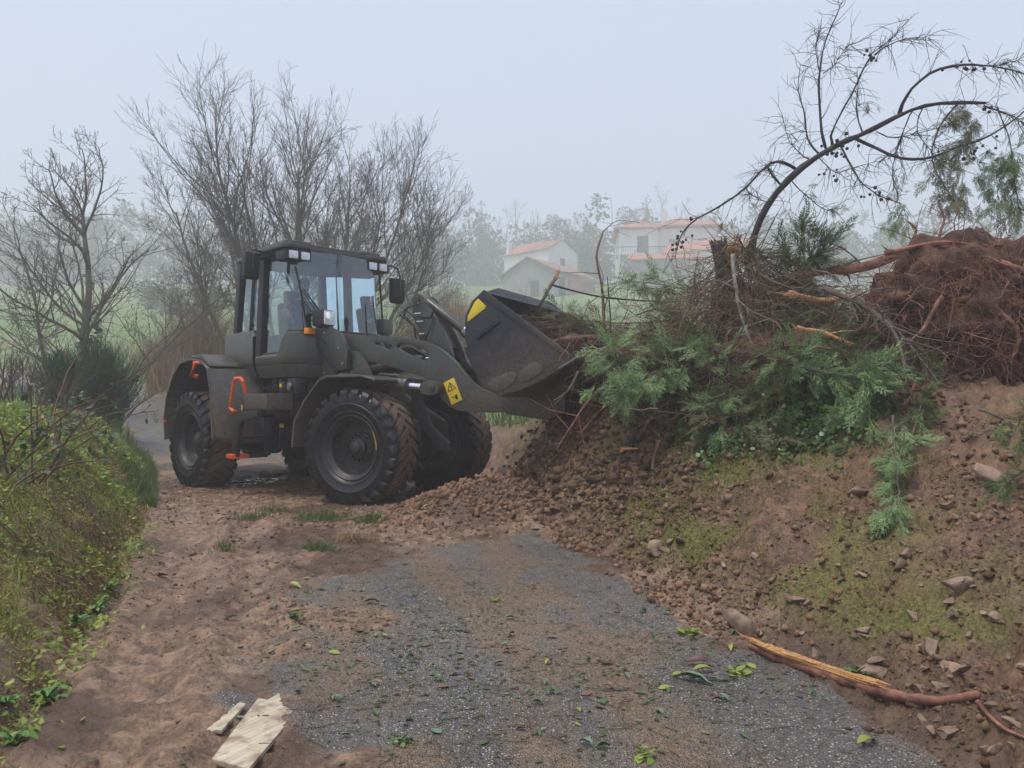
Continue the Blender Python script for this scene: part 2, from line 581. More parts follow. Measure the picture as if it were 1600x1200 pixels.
# tan mud dragged across the asphalt in streaks that follow the road
streak = fbm((X - xr(Y)) * 2.4, Y * .45, 4, 92)
band = 0
for o_, w_ in ((1.55, .16), (.92, .26), (2.3, .3)):
    band = band + np.exp(-(((X - xr(Y)) + o_ + .25 * (fbm(X * .8, Y * .8, 2, 96) - .5)) / w_) ** 2) * sstep(.30, .62, fbm(X * 3, Y * 1.2, 4, 97))
filmv = np.clip(1.15 * band + sstep(.52, .78, streak) * .5 + sstep(.54, .76, film) * .4 + .8 * np.exp(-(((X + .05) / .28) ** 2 + ((Y - 5.1) / .75) ** 2)) * sstep(.3, .6, film) , 0, 1)
wet = sstep(.44, .60, fbm(X * 1.1 + 5, Y * .9, 4, 93))
puddle = sstep(.5, .75, fbm(X * 1.4, Y * 1.4, 3, 95)) * np.exp(-(((X + 4.3) / 1.1) ** 2 + ((Y - 12.0) / 1.2) ** 2))
att2 = np.stack([filmv, wet, np.clip(puddle * 3, 0, 1), np.ones_like(wet)], -1)

TERR, nt, b = new_mat("earth_and_road")
po = position(nt)
a1 = N(nt, 'ShaderNodeAttribute', attribute_name='kind_mask')
a2 = N(nt, 'ShaderNodeAttribute', attribute_name='film_mask')
sp1 = nt.nodes.new('ShaderNodeSeparateColor'); nt.links.new(a1.outputs['Color'], sp1.inputs[0])
sp2 = nt.nodes.new('ShaderNodeSeparateColor'); nt.links.new(a2.outputs['Color'], sp2.inputs[0])
fine = noise(nt, po, 55, 6, 0.7); mid = noise(nt, po, 9, 6, 0.65, .3); big = noise(nt, po, 1.6, 5, .6)
# asphalt: dark binder with pale chips
vor = nt.nodes.new('ShaderNodeTexVoronoi'); vor.inputs['Scale'].default_value = 75; nt.links.new(po, vor.inputs['Vector'])
vsep = nt.nodes.new('ShaderNodeSeparateColor'); nt.links.new(vor.outputs['Color'], vsep.inputs[0])
stone = ramp(nt, vsep.outputs[0], [(0.0, (.13, .122, .115)), (.5, (.245, .230, .217)), (.8, (.37, .35, .325)), (.94, (.70, .66, .60))])
edge = ramp(nt, vor.outputs['Distance'], [(.30, (1, 1, 1)), (.62, (0, 0, 0))])
asphc = mixc(nt, edge, (.115, .108, .102), stone)
asphc = mixc(nt, ramp(nt, big, [(.35, (0, 0, 0)), (.75, (.5, .5, .5))]), asphc, (.22, .203, .185))
tan = ramp(nt, fine, [(.25, (.17, .115, .07)), (.75, (.36, .255, .165))])
fmask = mathn(nt, 'MULTIPLY', sp2.outputs[0], ramp(nt, mathn(nt, 'ADD', mathn(nt, 'MULTIPLY', fine, .5), mathn(nt, 'MULTIPLY', mid, .5)), [(.27, (0, 0, 0)), (.52, (.92, .92, .92))]))
asphc = mixc(nt, fmask, asphc, tan)
# mud: dark end of the ramps paints in crevice shade besides wet earth
mudc = ramp(nt, mid, [(.36, (.075, .043, .026)), (.5, (.205, .124, .077)), (.64, (.39, .26, .17))])
mudc = mixc(nt, .35, mudc, ramp(nt, fine, [(.38, (.045, .025, .015)), (.62, (.40, .255, .165))]))
mudc = mixc(nt, mathn(nt, 'MULTIPLY', sp2.outputs[1], .75), mudc, (.075, .043, .027))
# soil of the slip, its darkest tones standing in for crevice shade and damp
soilc = ramp(nt, mid, [(.36, (.028, .016, .010)), (.5, (.118, .066, .038)), (.64, (.29, .17, .10))])
soilc = mixc(nt, .4, soilc, ramp(nt, fine, [(.38, (.022, .012, .008)), (.62, (.34, .19, .11))]))
orange = mixc(nt, ramp(nt, big, [(.5, (0, 0, 0)), (.68, (.6, .6, .6))]), soilc, (.24, .125, .062))
ground = mixc(nt, sp1.outputs[2], mudc, orange)
# moss / grass floor
mossc = ramp(nt, fine, [(.36, (.05, .052, .016)), (.5, (.135, .135, .036)), (.64, (.27, .245, .07))])
mossc = mixc(nt, ramp(nt, mid, [(.45, (0, 0, 0)), (.75, (.7, .7, .7))]), mossc, (.15, .095, .045))
mead = ramp(nt, noise(nt, po, .35, 6, .7), [(.3, (.09, .15, .045)), (.5, (.14, .215, .062)), (.62, (.20, .19, .09)), (.8, (.24, .18, .10))])
mossc = mixc(nt, a1.outputs['Alpha'], mossc, mead)
gm = mathn(nt, 'MULTIPLY', sp1.outputs[1], ramp(nt, mid, [(.25, (.35, .35, .35)), (.5, (1, 1, 1))]))
gm = mathn(nt, 'MAXIMUM', gm, mathn(nt, 'MULTIPLY', a1.outputs['Alpha'], sp1.outputs[1]))
ground = mixc(nt, gm, ground, mossc)
am = ramp(nt, mathn(nt, 'ADD', sp1.outputs[0], mathn(nt, 'MULTIPLY', mathn(nt, 'SUBTRACT', fine, .5), .5)), [(.25, (0, 0, 0)), (.75, (1, 1, 1))])
col = mixc(nt, am, ground, asphc)
nt.links.new(col, b.inputs['Base Color'])
rgh = mixc(nt, am, ramp(nt, mid, [(.3, (.36, .36, .36)), (.7, (.75, .75, .75))]), ramp(nt, mid, [(.3, (.36, .36, .36)), (.7, (.62, .62, .62))]))
rgh = mixc(nt, mathn(nt, 'MULTIPLY', sp2.outputs[1], .8), rgh, (.22, .22, .22))
rgh = mixc(nt, sp2.outputs[2], rgh, (.06, .06, .06))
rgh = mixc(nt, mathn(nt, 'MULTIPLY', gm, .9), rgh, (.9, .9, .9))
nt.links.new(rgh, b.inputs['Roughness'])
b.inputs['Specular IOR Level'].default_value = .4
hgt = mixc(nt, am, mixc(nt, .5, fine, mid), mixc(nt, .4, edge, fine))
notpud = mathn(nt, 'SUBTRACT', 1.0, sp2.outputs[2])
bn = bump(nt, mathn(nt, 'MULTIPLY', hgt, notpud), 1.0, .022)
nt.links.new(bn, b.inputs['Normal'])

idx = np.arange(X.size).reshape(X.shape)
quad = np.stack([idx[:-1, :-1], idx[:-1, 1:], idx[1:, 1:], idx[1:, :-1]], -1).reshape(-1, 4)
qc = lambda A: .25 * (A[:-1, :-1] + A[:-1, 1:] + A[1:, 1:] + A[1:, :-1]).ravel()
QSR, QSL, QY, QA = qc(SR), qc(SL), qc(Y), qc(asph)
reg = np.full(len(quad), 4)                            # meadow
nearm = QY < 16
reg[(QSR > 0) & nearm] = 2
reg[(QSL > 0) & nearm] = 3
on = (QSR <= 0) & (QSL <= 0)
reg[on] = 0
reg[on & (QA < .45) & nearm] = 1
allv = np.stack([X, Y, Z], -1).reshape(-1, 3)
A1 = att.reshape(-1, 4); A2 = att2.reshape(-1, 4)
for k, (nm, lab) in enumerate([("road", "wet grey asphalt lane with pale chips and mud film"), ("mud", "brown rutted mud spread over the lane"),
                               ("landslide_bank", "red brown slumped earth bank on the right of the lane"), ("grass_bank", "mossy green earth bank on the left of the lane"),
                               ("meadow", "misty green hillside meadow")]):
    q = quad[reg == k]
    if not len(q): continue
    used, inv = np.unique(q, return_inverse=True)
    me = np_mesh(nm, allv[used], [inv.reshape(-1, 4)], TERR, True, {'kind_mask': A1[used], 'film_mask': A2[used]})
    tag(link(nm, me), lab, None, None, 'structure')


def ground_normal(x, y, e=.06):
    zx = (H(x + e, y, False) - H(x - e, y, False)) / (2 * e); zy = (H(x, y + e, False) - H(x, y - e, False)) / (2 * e)
    n = np.stack([-zx, -zy, np.ones_like(zx)], -1)
    return n / np.linalg.norm(n, axis=-1, keepdims=True)


def zat(x, y): return float(H(np.array([x]), np.array([y]))[0])


def ground_hits(px, py, d0=2.0, d1=60.0):
    """first points of the land along the lines of sight of photo pixels -> (N,3)"""
    px = np.atleast_1d(np.asarray(px, float)); py = np.atleast_1d(np.asarray(py, float))
    u = (600 - py) / 1200.0
    o = np.stack([(px - 800) / 1200.0, _c - u * _s, _s + u * _c], -1); o = o / o[:, 1:2]
    c0 = np.array([0, 0, CAM_Z]); res = np.zeros((len(px), 3))
    d = np.concatenate([np.arange(d0, 14, .12), np.arange(14, d1, 1.5)])
    for i0 in range(0, len(px), 1500):
        oo = o[i0:i0 + 1500]
        P = c0 + d[None, :, None] * oo[:, None, :]
        hit = P[..., 2] <= H(P[..., 0], P[..., 1], False) + .03
        k = np.where(hit.any(1), hit.argmax(1), len(d) - 1)
        lo = d[np.maximum(k - 2, 0)]; hi = d[np.minimum(k + 2, len(d) - 1)]
        dd = lo[:, None] + (hi - lo)[:, None] * np.linspace(0, 1, 28)[None]
        P = c0 + dd[..., None] * oo[:, None, :]; h = H(P[..., 0], P[..., 1])
        hit = P[..., 2] <= h; k = np.where(hit.any(1), hit.argmax(1), 27); r = np.arange(len(oo))
        res[i0:i0 + 1500] = np.stack([P[r, k, 0], P[r, k, 1], h[r, k]], -1)
    return res


def ground_hit(px, py):
    return Vector(ground_hits(px, py)[0])
# ================================================================== far buildings
WALLW = mat_simple("white_render", (.62, .62, .60), (.72, .72, .70), .85, .6, 20, .1, .01)
WALLG = mat_simple("grey_render", (.22, .21, .20), (.30, .285, .27), .9, .7, 15, .15, .01)
BRICK = mat_simple("red_brick_wall", (.33, .13, .085), (.42, .18, .12), .9, 2.0, 15, .2, .01)
DARKW = mat_simple("dark_window_glass", (.03, .035, .04), (.05, .055, .06), .2, 2, 20, 0)
FRAME = mat_simple("white_window_frame", (.6, .6, .58), (.68, .68, .66), .6, 2, 20, 0)
TILE, nt, b = new_mat("terracotta_tiles")
co = coords(nt); wv = N(nt, 'ShaderNodeTexWave', i_Scale=3.2, i_Distortion=.6); nt.links.new(co, wv.inputs[0])
nz = noise(nt, co, .9, 5, .7)
nt.links.new(mixc(nt, .35, ramp(nt, nz, [(.3, (.32, .115, .07)), (.7, (.50, .21, .135))]), ramp(nt, wv.outputs[0], [(0, (.24, .09, .06)), (1, (.55, .25, .17))])), b.inputs['Base Color'])
b.inputs['Roughness'].default_value = .85
nt.links.new(bump(nt, wv.outputs[0], .5, .05), b.inputs['Normal'])
TILE_OLD = mat_simple("weathered_tiles", (.20, .10, .075), (.34, .17, .125), .9, 1.1, 12, .3, .02)


def building(name, label, loc, rz):
    o = empty(name, loc); o.rotation_euler = (0, 0, rz)
    o.scale = (1.25, 1.25, 1.25); tag(o, label, "building"); return o


def gable(root, x0, x1, y0, y1, he, hr, wall, roof, ov=.3, z0=-1.5):
    """ridge along x; walls with gable ends, two roof slopes"""
    ym = (y0 + y1) / 2
    MB()._add([(x0, y0, z0), (x1, y0, z0), (x1, y1, z0), (x0, y1, z0), (x0, y0, he), (x1, y0, he), (x1, y1, he), (x0, y1, he), (x0, ym, hr), (x1, ym, hr)],
              [(0, 1, 5, 4), (2, 3, 7, 6), (1, 2, 6, 9, 5), (3, 0, 4, 8, 7), (3, 2, 1, 0)]).build("wall", wall, root, 0, 0)
    sl = (hr - he) / (ym - y0)
    for a in (y0 - ov, y1 + ov):
        ze = he - ov * sl + .04; zr = hr + .04
        m = MB(); t = .14
        m._add([(x0 - ov, a, ze), (x1 + ov, a, ze), (x1 + ov, ym, zr), (x0 - ov, ym, zr), (x0 - ov, a, ze + t), (x1 + ov, a, ze + t), (x1 + ov, ym, zr + t), (x0 - ov, ym, zr + t)],
               [(0, 3, 2, 1), (4, 5, 6, 7), (0, 1, 5, 4), (1, 2, 6, 5), (2, 3, 7, 6), (3, 0, 4, 7)])
        m.build("roof", roof, root, 0, 0)


def hip(root, x0, x1, y0, y1, he, hr, roof, ov=.5, t=.15):
    x0 -= ov; x1 += ov; y0 -= ov; y1 += ov; ym = (y0 + y1) / 2; k = (y1 - y0) / 2 * .9
    MB()._add([(x0, y0, he), (x1, y0, he), (x1, y1, he), (x0, y1, he), (x0, y0, he + t), (x1, y0, he + t), (x1, y1, he + t), (x0, y1, he + t), (x0 + k, ym, hr), (x1 - k, ym, hr)],
              [(3, 2, 1, 0), (0, 1, 5, 4), (1, 2, 6, 5), (2, 3, 7, 6), (3, 0, 4, 7), (4, 5, 9, 8), (5, 6, 9), (6, 7, 8, 9), (7, 4, 8)]).build("roof", roof, root, 0, 0)


def window(root, x, y, z, w_, h, nm="window", rec=.12, face='y'):
    f = (MB().box(x - w_ / 2 - .08, x + w_ / 2 + .08, y - .05, y + .02, z - .08, z + h + .08) if face == 'y' else MB().box(x - .05, x + .02, y - w_ / 2 - .08, y + w_ / 2 + .08, z - .08, z + h + .08)).build(nm, FRAME, root, 0, 0)
    (MB().box(x - w_ / 2, x + w_ / 2, y - .075, y - .052, z, z + h) if face == 'y' else MB().box(x - .075, x - .052, y - w_ / 2, y + w_ / 2, z, z + h)).build("pane", DARKW, f, 0, 0)


def place(px, py, d):
    p = at(px, py, d); return p


# brick barn nearest
p = place(866, 452, 112)
bn = building("barn", "low grey barn with weathered tile roof and red brick patch in the mist", p, math.radians(53))
gable(bn, 0, 9.3, 0, 7.5, 2.3, 4.1, WALLG, TILE_OLD, .35, -3)
MB().box(3.1, 7.2, -.06, .0, -2.9, 2.1).build("brick_infill", BRICK, bn, 0, 0)
MB().box(1.0, 2.2, -.08, .0, -1.2, 1.6).build("door", DARKW, bn, 0, 0)
MB().box(-.08, 0, 2.2, 3.4, -1.0, 1.3).build("door", DARKW, bn, 0, 0)
MB().box(6.0, 9.5, -1.6, -.3, 1.75, 1.83, Matrix.Rotation(math.radians(-3), 4, 'X')).build("tin_sheet", FRAME, bn, 0, 0)
# white gabled cottage behind it
p = place(857, 424, 128)
h1 = building("cottage", "small white gabled cottage with orange tile roof behind the barn", p, math.radians(-45))
gable(h1, -4.9, 0, 0, 6.0, 3.1, 4.7, WALLW, TILE_OLD, .25, -2.5)
gable(h1, -9.4, -4.9, .9, 7.6, 3.4, 5.3, WALLW, TILE, .25, -2.5)
MB().box(-9.1, -8.5, 1.0, 1.6, 3.3, 5.4).build("chimney", WALLW, h1, .02, 0)
MB().box(0, .06, 2.4, 3.3, 1.0, 2.1).build("window", DARKW, h1, 0, 0)
MB().box(-7.4, -6.6, .83, .9, .8, 1.8).build("window", DARKW, h1, 0, 0)
# two storey house
p = place(968, 436, 132)
h2 = building("house", "white two storey house with salmon tile roofs and a balcony", p, math.radians(-4))
MB().box(0, 5.2, 0, 9, -3, 6.9).build("wall", WALLW, h2, 0, 0)
MB().box(5.2, 13.6, 1.8, 9.5, -3, 7.3).build("wall", WALLW, h2, 0, 0)
hip(h2, -.2, 5.4, -.2, 9, 6.92, 9.0, TILE)
hip(h2, 5.0, 14.4, 1.4, 9.8, 7.5, 9.6, TILE)
window(h2, 3.2, 0, 3.6, 1.5, 2.3, "balcony_door")
window(h2, 7.8, 1.8, 4.4, 1.6, 1.4); window(h2, 11.6, 1.8, 4.4, 1.4, 1.4); window(h2, 1.0, 0, .4, .9, 1.3); window(h2, 3.6, 0, .3, .9, 1.4)
bal = MB().box(-.5, 7.0, -1.3, 1.78, 3.1, 3.3).build("balcony", WALLW, h2, 0, 0)
rl = MB().box(-.5, 7.0, -1.3, -1.24, 4.15, 4.22)
for k in range(25): rl.box(-.5 + k * .31, -.46 + k * .31, -1.29, -1.25, 3.3, 4.15)
rl.build("railing", DARKW, bal, 0, 0)
for x in (-.3, 6.6): MB().box(x, x + .35, -1.25, -.9, -3, 3.1).build("pillar", WALLW, bal, 0, 0)
MB().box(6.5, 7.3, 5, 5.8, 8.6, 10.6).build("chimney", WALLW, h2, .02, 0)
p = place(986, 444, 122)
h3 = building("outbuilding", "grey outbuilding with pink lean-to roof in front of the two storey house", p, math.radians(-10))
MB()._add([(0, 0, -3), (8.6, 0, -3), (8.6, 5, -3), (0, 5, -3), (0, 0, 3.1), (8.6, 0, 3.1), (8.6, 5, 4.6), (0, 5, 4.6)], [(0, 1, 5, 4), (1, 2, 6, 5), (2, 3, 7, 6), (3, 0, 4, 7), (3, 2, 1, 0), (4, 5, 6, 7)]).build("wall", WALLG, h3, 0, 0)
MB()._add([(-.4, -.5, 2.98), (9, -.5, 2.98), (9, 5, 4.63), (-.4, 5, 4.63), (-.4, -.5, 3.12), (9, -.5, 3.12), (9, 5, 4.77), (-.4, 5, 4.77)], [(0, 3, 2, 1), (4, 5, 6, 7), (0, 1, 5, 4), (1, 2, 6, 5), (2, 3, 7, 6), (3, 0, 4, 7)]).build("roof", TILE, h3, 0, 0)
window(h3, 5.8, 0, .6, 1.0, 1.1)
p = place(1040, 438, 126)
h4 = building("annex", "low white annex with shallow gabled tile roof right of the outbuilding", p, math.radians(-24))
gable(h4, 0, 9.5, 0, 8.5, 3.6, 5.6, WALLW, TILE, .4, -3)
window(h4, 3.4, 0, 1.0, 1.1, 1.2)

# ================================================================== trees
BARK = mat_simple("grey_bark", (.060, .050, .042), (.115, .10, .085), .9, 3, 40, .5, .01, world=True)
BARK_MOSS = mat_simple("mossy_bark", (.085, .080, .050), (.15, .145, .09), .9, 2.5, 40, .5, .01, world=True)
TWIG = mat_simple("bare_twigs", (.10, .082, .068), (.16, .13, .108), .9, 3, 40, 0, world=True)
FARBARK = mat_simple("far_bark", (.06, .055, .05), (.09, .08, .07), .9, 1, 10, 0)
IVY = mat_leaf("ivy_leaf", [(.2, (.04, .075, .022)), (.55, (.085, .155, .042)), (.85, (.15, .235, .07))], .35, .15, .5)
PINEFAR = mat_leaf("far_evergreen_leaf", [(.2, (.02, .035, .018)), (.6, (.04, .065, .03)), (.9, (.07, .095, .045))], .7, .2)
OLIVEF = mat_leaf("olive_grey_leaf", [(.2, (.06, .085, .05)), (.6, (.10, .13, .08)), (.9, (.16, .19, .125))], .6, .2)


def grow(P0, D0, L, r, lvl, cfg, rng, out):
    """recursive bare branch; out is a list of (points, radii, level)"""
    n = cfg['seg'][lvl]
    pts = [np.array(P0, float)]; d = np.array(D0, float); d /= np.linalg.norm(d)
    up = np.array([0, 0, 1.0])
    step = L / n
    for i in range(n):
        d = d + rng.normal(0, cfg['wob'][lvl], 3) + up * cfg['up'][lvl] * (1 if d[2] < .97 else 0)
        d /= np.linalg.norm(d)
        pts.append(pts[-1] + d * step)
    pts = np.array(pts)
    tip = cfg['tip'] if lvl == cfg['levels'] else max(cfg['tip'], r * .34)
    out.append((pts, np.linspace(r, tip, n + 1), lvl))
    if lvl >= cfg['levels']: return
    nc = cfg['kids'][lvl]; nc = int(nc * rng.uniform(.75, 1.25) + .5)
    for k in range(nc):
        t = rng.uniform(cfg['from'][lvl], 1.0) if k else .98
        j = min(int(t * n), n - 1); f = t * n - j
        p = pts[j] * (1 - f) + pts[j + 1] * f
        tang = pts[j + 1] - pts[j]; tang /= np.linalg.norm(tang)
        ax = rng.normal(0, 1, 3); ax -= tang * ax.dot(tang); ax /= np.linalg.norm(ax)
        if cfg.get('flat'): pass
        an = math.radians(rng.uniform(*cfg['ang'][lvl])) * (.5 if k == 0 else 1)
        nd = tang * math.cos(an) + ax * math.sin(an)
        l2 = L * cfg['ratio'][lvl] * rng.uniform(.6, 1.15) * (1 - cfg.get('fall', .45) * t)
        grow(p, nd, l2, max(cfg['tip'], r * cfg['rr'][lvl] * (1 - .45 * t)), lvl + 1, cfg, rng, out)


def bare_tree(name, label, base, stems, cfg, seed, group=None, cat="tree", bark=None, twig=None, split=2):
    rng = np.random.default_rng(seed)
    root = empty(name, base); tag(root, label, cat, group)
    ta, tb = Tubes(), Tubes()
    trunks = []
    for off, D, L, r in stems:
        out = []
        grow(np.array(off, float), D, L, r, 0, cfg, rng, out)
        tk = Tubes()
        for pts, rad, lv in out:
            if lv == 0: tk.add(pts, rad, 7, False)
            elif lv < split: ta.add(pts, rad, 5, False)
            else: tb.add(pts, rad, 3, False)
        tk.build("trunk", bark or BARK, root)
    if ta.n: ta.build("limbs", bark or BARK, root)
    if tb.n: tb.build("crown", twig or TWIG, root)
    return root


# the big many-stemmed tree behind the cab
bx, by = -7.0, 24.5
CT = dict(fall=.25, levels=3, seg=[9, 7, 4, 2], wob=[.04, .07, .10, .12], up=[.04, .07, .07, .05], kids=[15, 12, 6], **{'from': [.32, .15, .06]}, ang=[(20, 46), (20, 46), (20, 50)], ratio=[.52, .50, .42], rr=[.40, .48, .6], tip=.0045)
stems = []
for off, ax_, ay_, L, r in ((-1.0, -.45, .1, 8.6, .12), (-.45, -.20, -.2, 9.0, .15), (.1, .0, .15, 9.6, .17), (.5, .17, -.1, 9.2, .14), (1.0, .33, .2, 8.6, .15), (1.5, .55, -.1, 8.2, .12), (-1.4, -.72, -.1, 8.0, .10), (1.8, .80, .1, 7.4, .10), (.3, .08, .5, 8.6, .11), (-.8, -.55, .4, 6.8, .09), (.8, .6, -.4, 6.8, .09), (-.2, -.1, -.4, 8.8, .10), (1.3, .42, .3, 8.2, .09), (-1.6, -1.05, .2, 6.2, .07), (2.0, 1.1, .1, 6.2, .07)):
    stems.append(((off, ay_ * .6, -.2), (ax_ * .68, ay_, 1), L * .76, r * .70))
bare_tree("bare_tree", "large bare many-stemmed tree rising behind the loader cab", (bx, by, zat(bx, by)), stems, CT, 11, bark=BARK_MOSS)

# the ivy-footed tree on the left
lx, ly = -11.2, 20.2
LT = dict(levels=4, seg=[8, 7, 6, 4, 3], wob=[.07, .11, .12, .14, .15], up=[.03, .055, .065, .07, .05], kids=[13, 8, 5, 3], **{'from': [.18, .15, .12, .1]}, ang=[(32, 62), (25, 55), (25, 55), (25, 60)], ratio=[.70, .60, .55, .45], rr=[.48, .52, .55, .6], tip=.0045)
lt_ = bare_tree("bare_tree", "bare tree with ivy round its trunk on the far left", (lx, ly, zat(lx, ly)), [((0, 0, -.2), (.05, 0, 1), 5.6, .12), ((-.5, .2, -.2), (-.6, .1, 1), 5.2, .06), ((.35, .1, -.2), (.5, .2, 1), 4.6, .05), ((-.8, 0, -.2), (-1.0, -.1, 1), 4.4, .04), ((-.1, .3, -.2), (-.2, .3, 1), 5.4, .06)], LT, 5, bark=BARK_MOSS)

LEAF_T = np.array([[0, 0, 0], [.35, .28, .05], [.75, .2, .04], [1, 0, 0], [.75, -.2, .04], [.35, -.28, .05]])
LEAF_F = np.array([[0, 3, 2], [0, 2, 1], [0, 4, 3], [0, 5, 4]])


QUAD_T = np.array([[0, 0, 0], [.5, .3, .05], [1, 0, 0], [.5, -.3, .05]]); QUAD_F = np.array([[0, 1, 2], [0, 2, 3]])


def leaf_cloud(centres, radii, n, size, rng, squash=.8, droop=0.0, fill=.5, cheap=False):
    """leaf-shaped faces spread through several ellipsoid clumps"""
    centres = np.asarray(centres, float); radii = np.asarray(radii, float)
    k = rng.choice(len(centres), n, p=radii ** 2 / (radii ** 2).sum())
    d = rng.normal(0, 1, (n, 3)); d /= np.linalg.norm(d, axis=1, keepdims=True)
    rr = rng.uniform(fill, 1.05, n) ** .6
    pos = centres[k] + d * (radii[k] * rr)[:, None] * np.array([1, 1, squash])
    dirs = d + rng.normal(0, .6, (n, 3)) + np.array([0, 0, -droop])
    B = basis(dirs, rng.normal(0, 1, (n, 3)))
    return merge(QUAD_T if cheap else LEAF_T, QUAD_F if cheap else LEAF_F, pos, B, size * rng.uniform(.6, 1.3, n))


lt_.scale = (1.12, 1.12, .97)
# ivy on the left tree's trunk
rng = np.random.default_rng(3)
v, f = leaf_cloud([(.02, 0, .6), (.04, 0, 1.1), (.06, 0, 1.6), (.08, 0, 2.1), (-.2, .1, .4), (.1, 0, 2.5)], [.30, .30, .26, .22, .3, .16], 1500, .10, rng, 1.2)
link("ivy", np_mesh("ivy", v, [f], IVY), lt_)


def leafy_tree(name, label, base, h, rx, n, size, mat, seed, group=None, trunk_r=.15, low=.25, cone=False, cat="tree"):
    rng = np.random.default_rng(seed)
    root = empty(name, base); tag(root, label, cat, group)
    t = Tubes()
    t.add([(0, 0, -.5), (.05 * h * rng.normal(), 0, h * .4), (0, 0, h * .85)], [trunk_r, trunk_r * .7, trunk_r * .25], 6, False)
    cs, rs = [], []
    for i in range(22 if not cone else 28):
        z = rng.uniform(low, .95 if cone else .82) * h
        w_ = rx * (math.sin(math.pi * min(1, max(.12, (z / h - low) / (1 - low) * .85 + .12))) if not cone else (1.05 - z / h))
        a = rng.uniform(0, 6.28); q = rng.uniform(.2, .85) * w_
        cs.append((q * math.cos(a), q * math.sin(a), z)); rs.append(rx * rng.uniform(.28, .46) * (1 if not cone else (1.15 - z / h)))
        t.add([(0, 0, z * .7), (q * .5 * math.cos(a), q * .5 * math.sin(a), z * .9), cs[-1]], [trunk_r * .35, trunk_r * .2, trunk_r * .08], 4, False)
    t.build("trunk", FARBARK, root)
    v, f = leaf_cloud(cs, rs, n, size, rng, .75, cheap=True)
    link("crown", np_mesh("crown", v, [f], mat), root)
    return root


FB_ = dict(levels=3, seg=[7, 5, 4, 2], wob=[.05, .09, .12, .1], up=[.05, .06, .05, .05], kids=[10, 6, 4], **{'from': [.3, .2, .15]}, ang=[(25, 55), (25, 55), (25, 60)], ratio=[.5, .5, .5], rr=[.5, .5, .6], tip=.03)


def gz(px, d):
    x = (px - 800) / 1200 * d; return (x, d, zat(x, d))


spots_far = [(700, 175, 20), (728, 185, 21), (788, 185, 21), (815, 190, 21), (842, 175, 18), (905, 175, 16), (1035, 195, 23), (1062, 175, 18), (300, 165, 18), (225, 175, 20), (40, 165, 20), (1500, 175, 15), (1240, 175, 14)]
where = ["leftmost misty bare tree right of the big tree", "second misty bare tree right of the big tree", "misty bare tree above the cottage chimney", "tall misty bare tree just behind the cottage", "misty bare tree right behind the cottage roof", "faint bare tree in the gap between cottage and house", "faint tall bare tree above the house roof", "faint bare tree behind the right end of the house", "misty bare tree between the two near bare trees", "faint tall bare tree behind the left bare tree", "faint bare tree at the far left edge", "faint bare tree behind the hanging foliage on the right", "faint bare tree right of the leaning trunk"]
for i, (px, d, h) in enumerate(spots_far):
    b3 = gz(px, d)
    bare_tree("misty_tree", where[i], b3, [((0, 0, -.5), (R.uniform(-.1, .1), 0, 1), h * .85, .22), ((.3, 0, -.5), (R.uniform(-.4, .4), .1, 1), h * .7, .16)], FB_, 100 + i, "bare trees fading into the mist", bark=FARBARK, twig=FARBARK)
ever = [(870, 160, 17, 4), (752, 170, 20, 3.6), (640, 150, 14, 5.0), (985, 175, 21, 5), (1012, 180, 23, 5), (250, 145, 14, 6), (330, 155, 13, 6), (1290, 155, 11, 7), (1400, 145, 10, 7), (690, 140, 10, 6), (930, 150, 11, 5), (140, 150, 15, 6), (20, 140, 14, 6)]
wh2 = ["dark misty evergreen rising right of the cottage", "tall narrow misty evergreen left of the cottage", "misty evergreen just right of the big bare tree", "misty evergreen above the left roof of the house", "faint tall evergreen behind the house roof", "misty broad tree low between the bare trees", "misty round tree behind the big bare tree's left side", "low misty evergreen right of the leaning trunk", "low misty evergreen above the uprooted roots", "low misty bush left of the cottage", "low misty tree between barn and house", "misty broad tree behind the left bare tree", "misty evergreen at the left edge"]
for i, (px, d, h, rx) in enumerate(ever):
    leafy_tree("misty_evergreen", wh2[i], gz(px, d), h, rx, 2600, .5, PINEFAR, 200 + i, "evergreens fading into the mist", .25, .15, i in (1, 4))
# wood behind that reads as one mass
rng = np.random.default_rng(77)
cs, rs = [], []
for i in range(170):
    x = rng.uniform(-190, 190); d = rng.uniform(150, 205); z0 = zat(x, d)
    h = rng.uniform(11, 19)
    for k in range(6):
        t_ = (k + rng.uniform(0, .8)) / 6
        cs.append((x + rng.normal(0, 1.3), d + rng.normal(0, 1.5), z0 + h * t_)); rs.append(rng.uniform(1.8, 3.6) * (1.15 - .55 * t_))
v, f = leaf_cloud(cs, rs, 110000, .95, rng, cheap=True, fill=.2)
tag(link("far_wood", np_mesh("far_wood", v, [f], PINEFAR)), "faint wood along the hill in the mist", "wood", None, 'stuff')

olv = [(268, 62, 3.2, 2.4), (236, 70, 3.0, 2.2), (318, 52, 2.6, 2.0), (650, 60, 2.4, 2.2), (700, 75, 2.6, 2.6), (620, 80, 3.2, 2.5), (1130, 60, 3, 2.4), (1330, 50, 2.5, 2.2)]
wo_ = ["grey green round bush in the meadow between the bare trees", "grey green bush at the top of the bright meadow", "small grey green bush left of the cab", "low round bush in the meadow right of the cab mirror", "low bush below the misty wood left of the barn", "grey green bush seen beyond the cab's right side", "round bush behind the twig heap", "grey green bush behind the uprooted trunk"]
for i, (px, d, h, rx) in enumerate(olv):
    leafy_tree("olive_bush", wo_[i], gz(px, d), h, rx, 1300, .22, OLIVEF, 300 + i, "grey green bushes on the meadow", .1, .05, False, "bush")

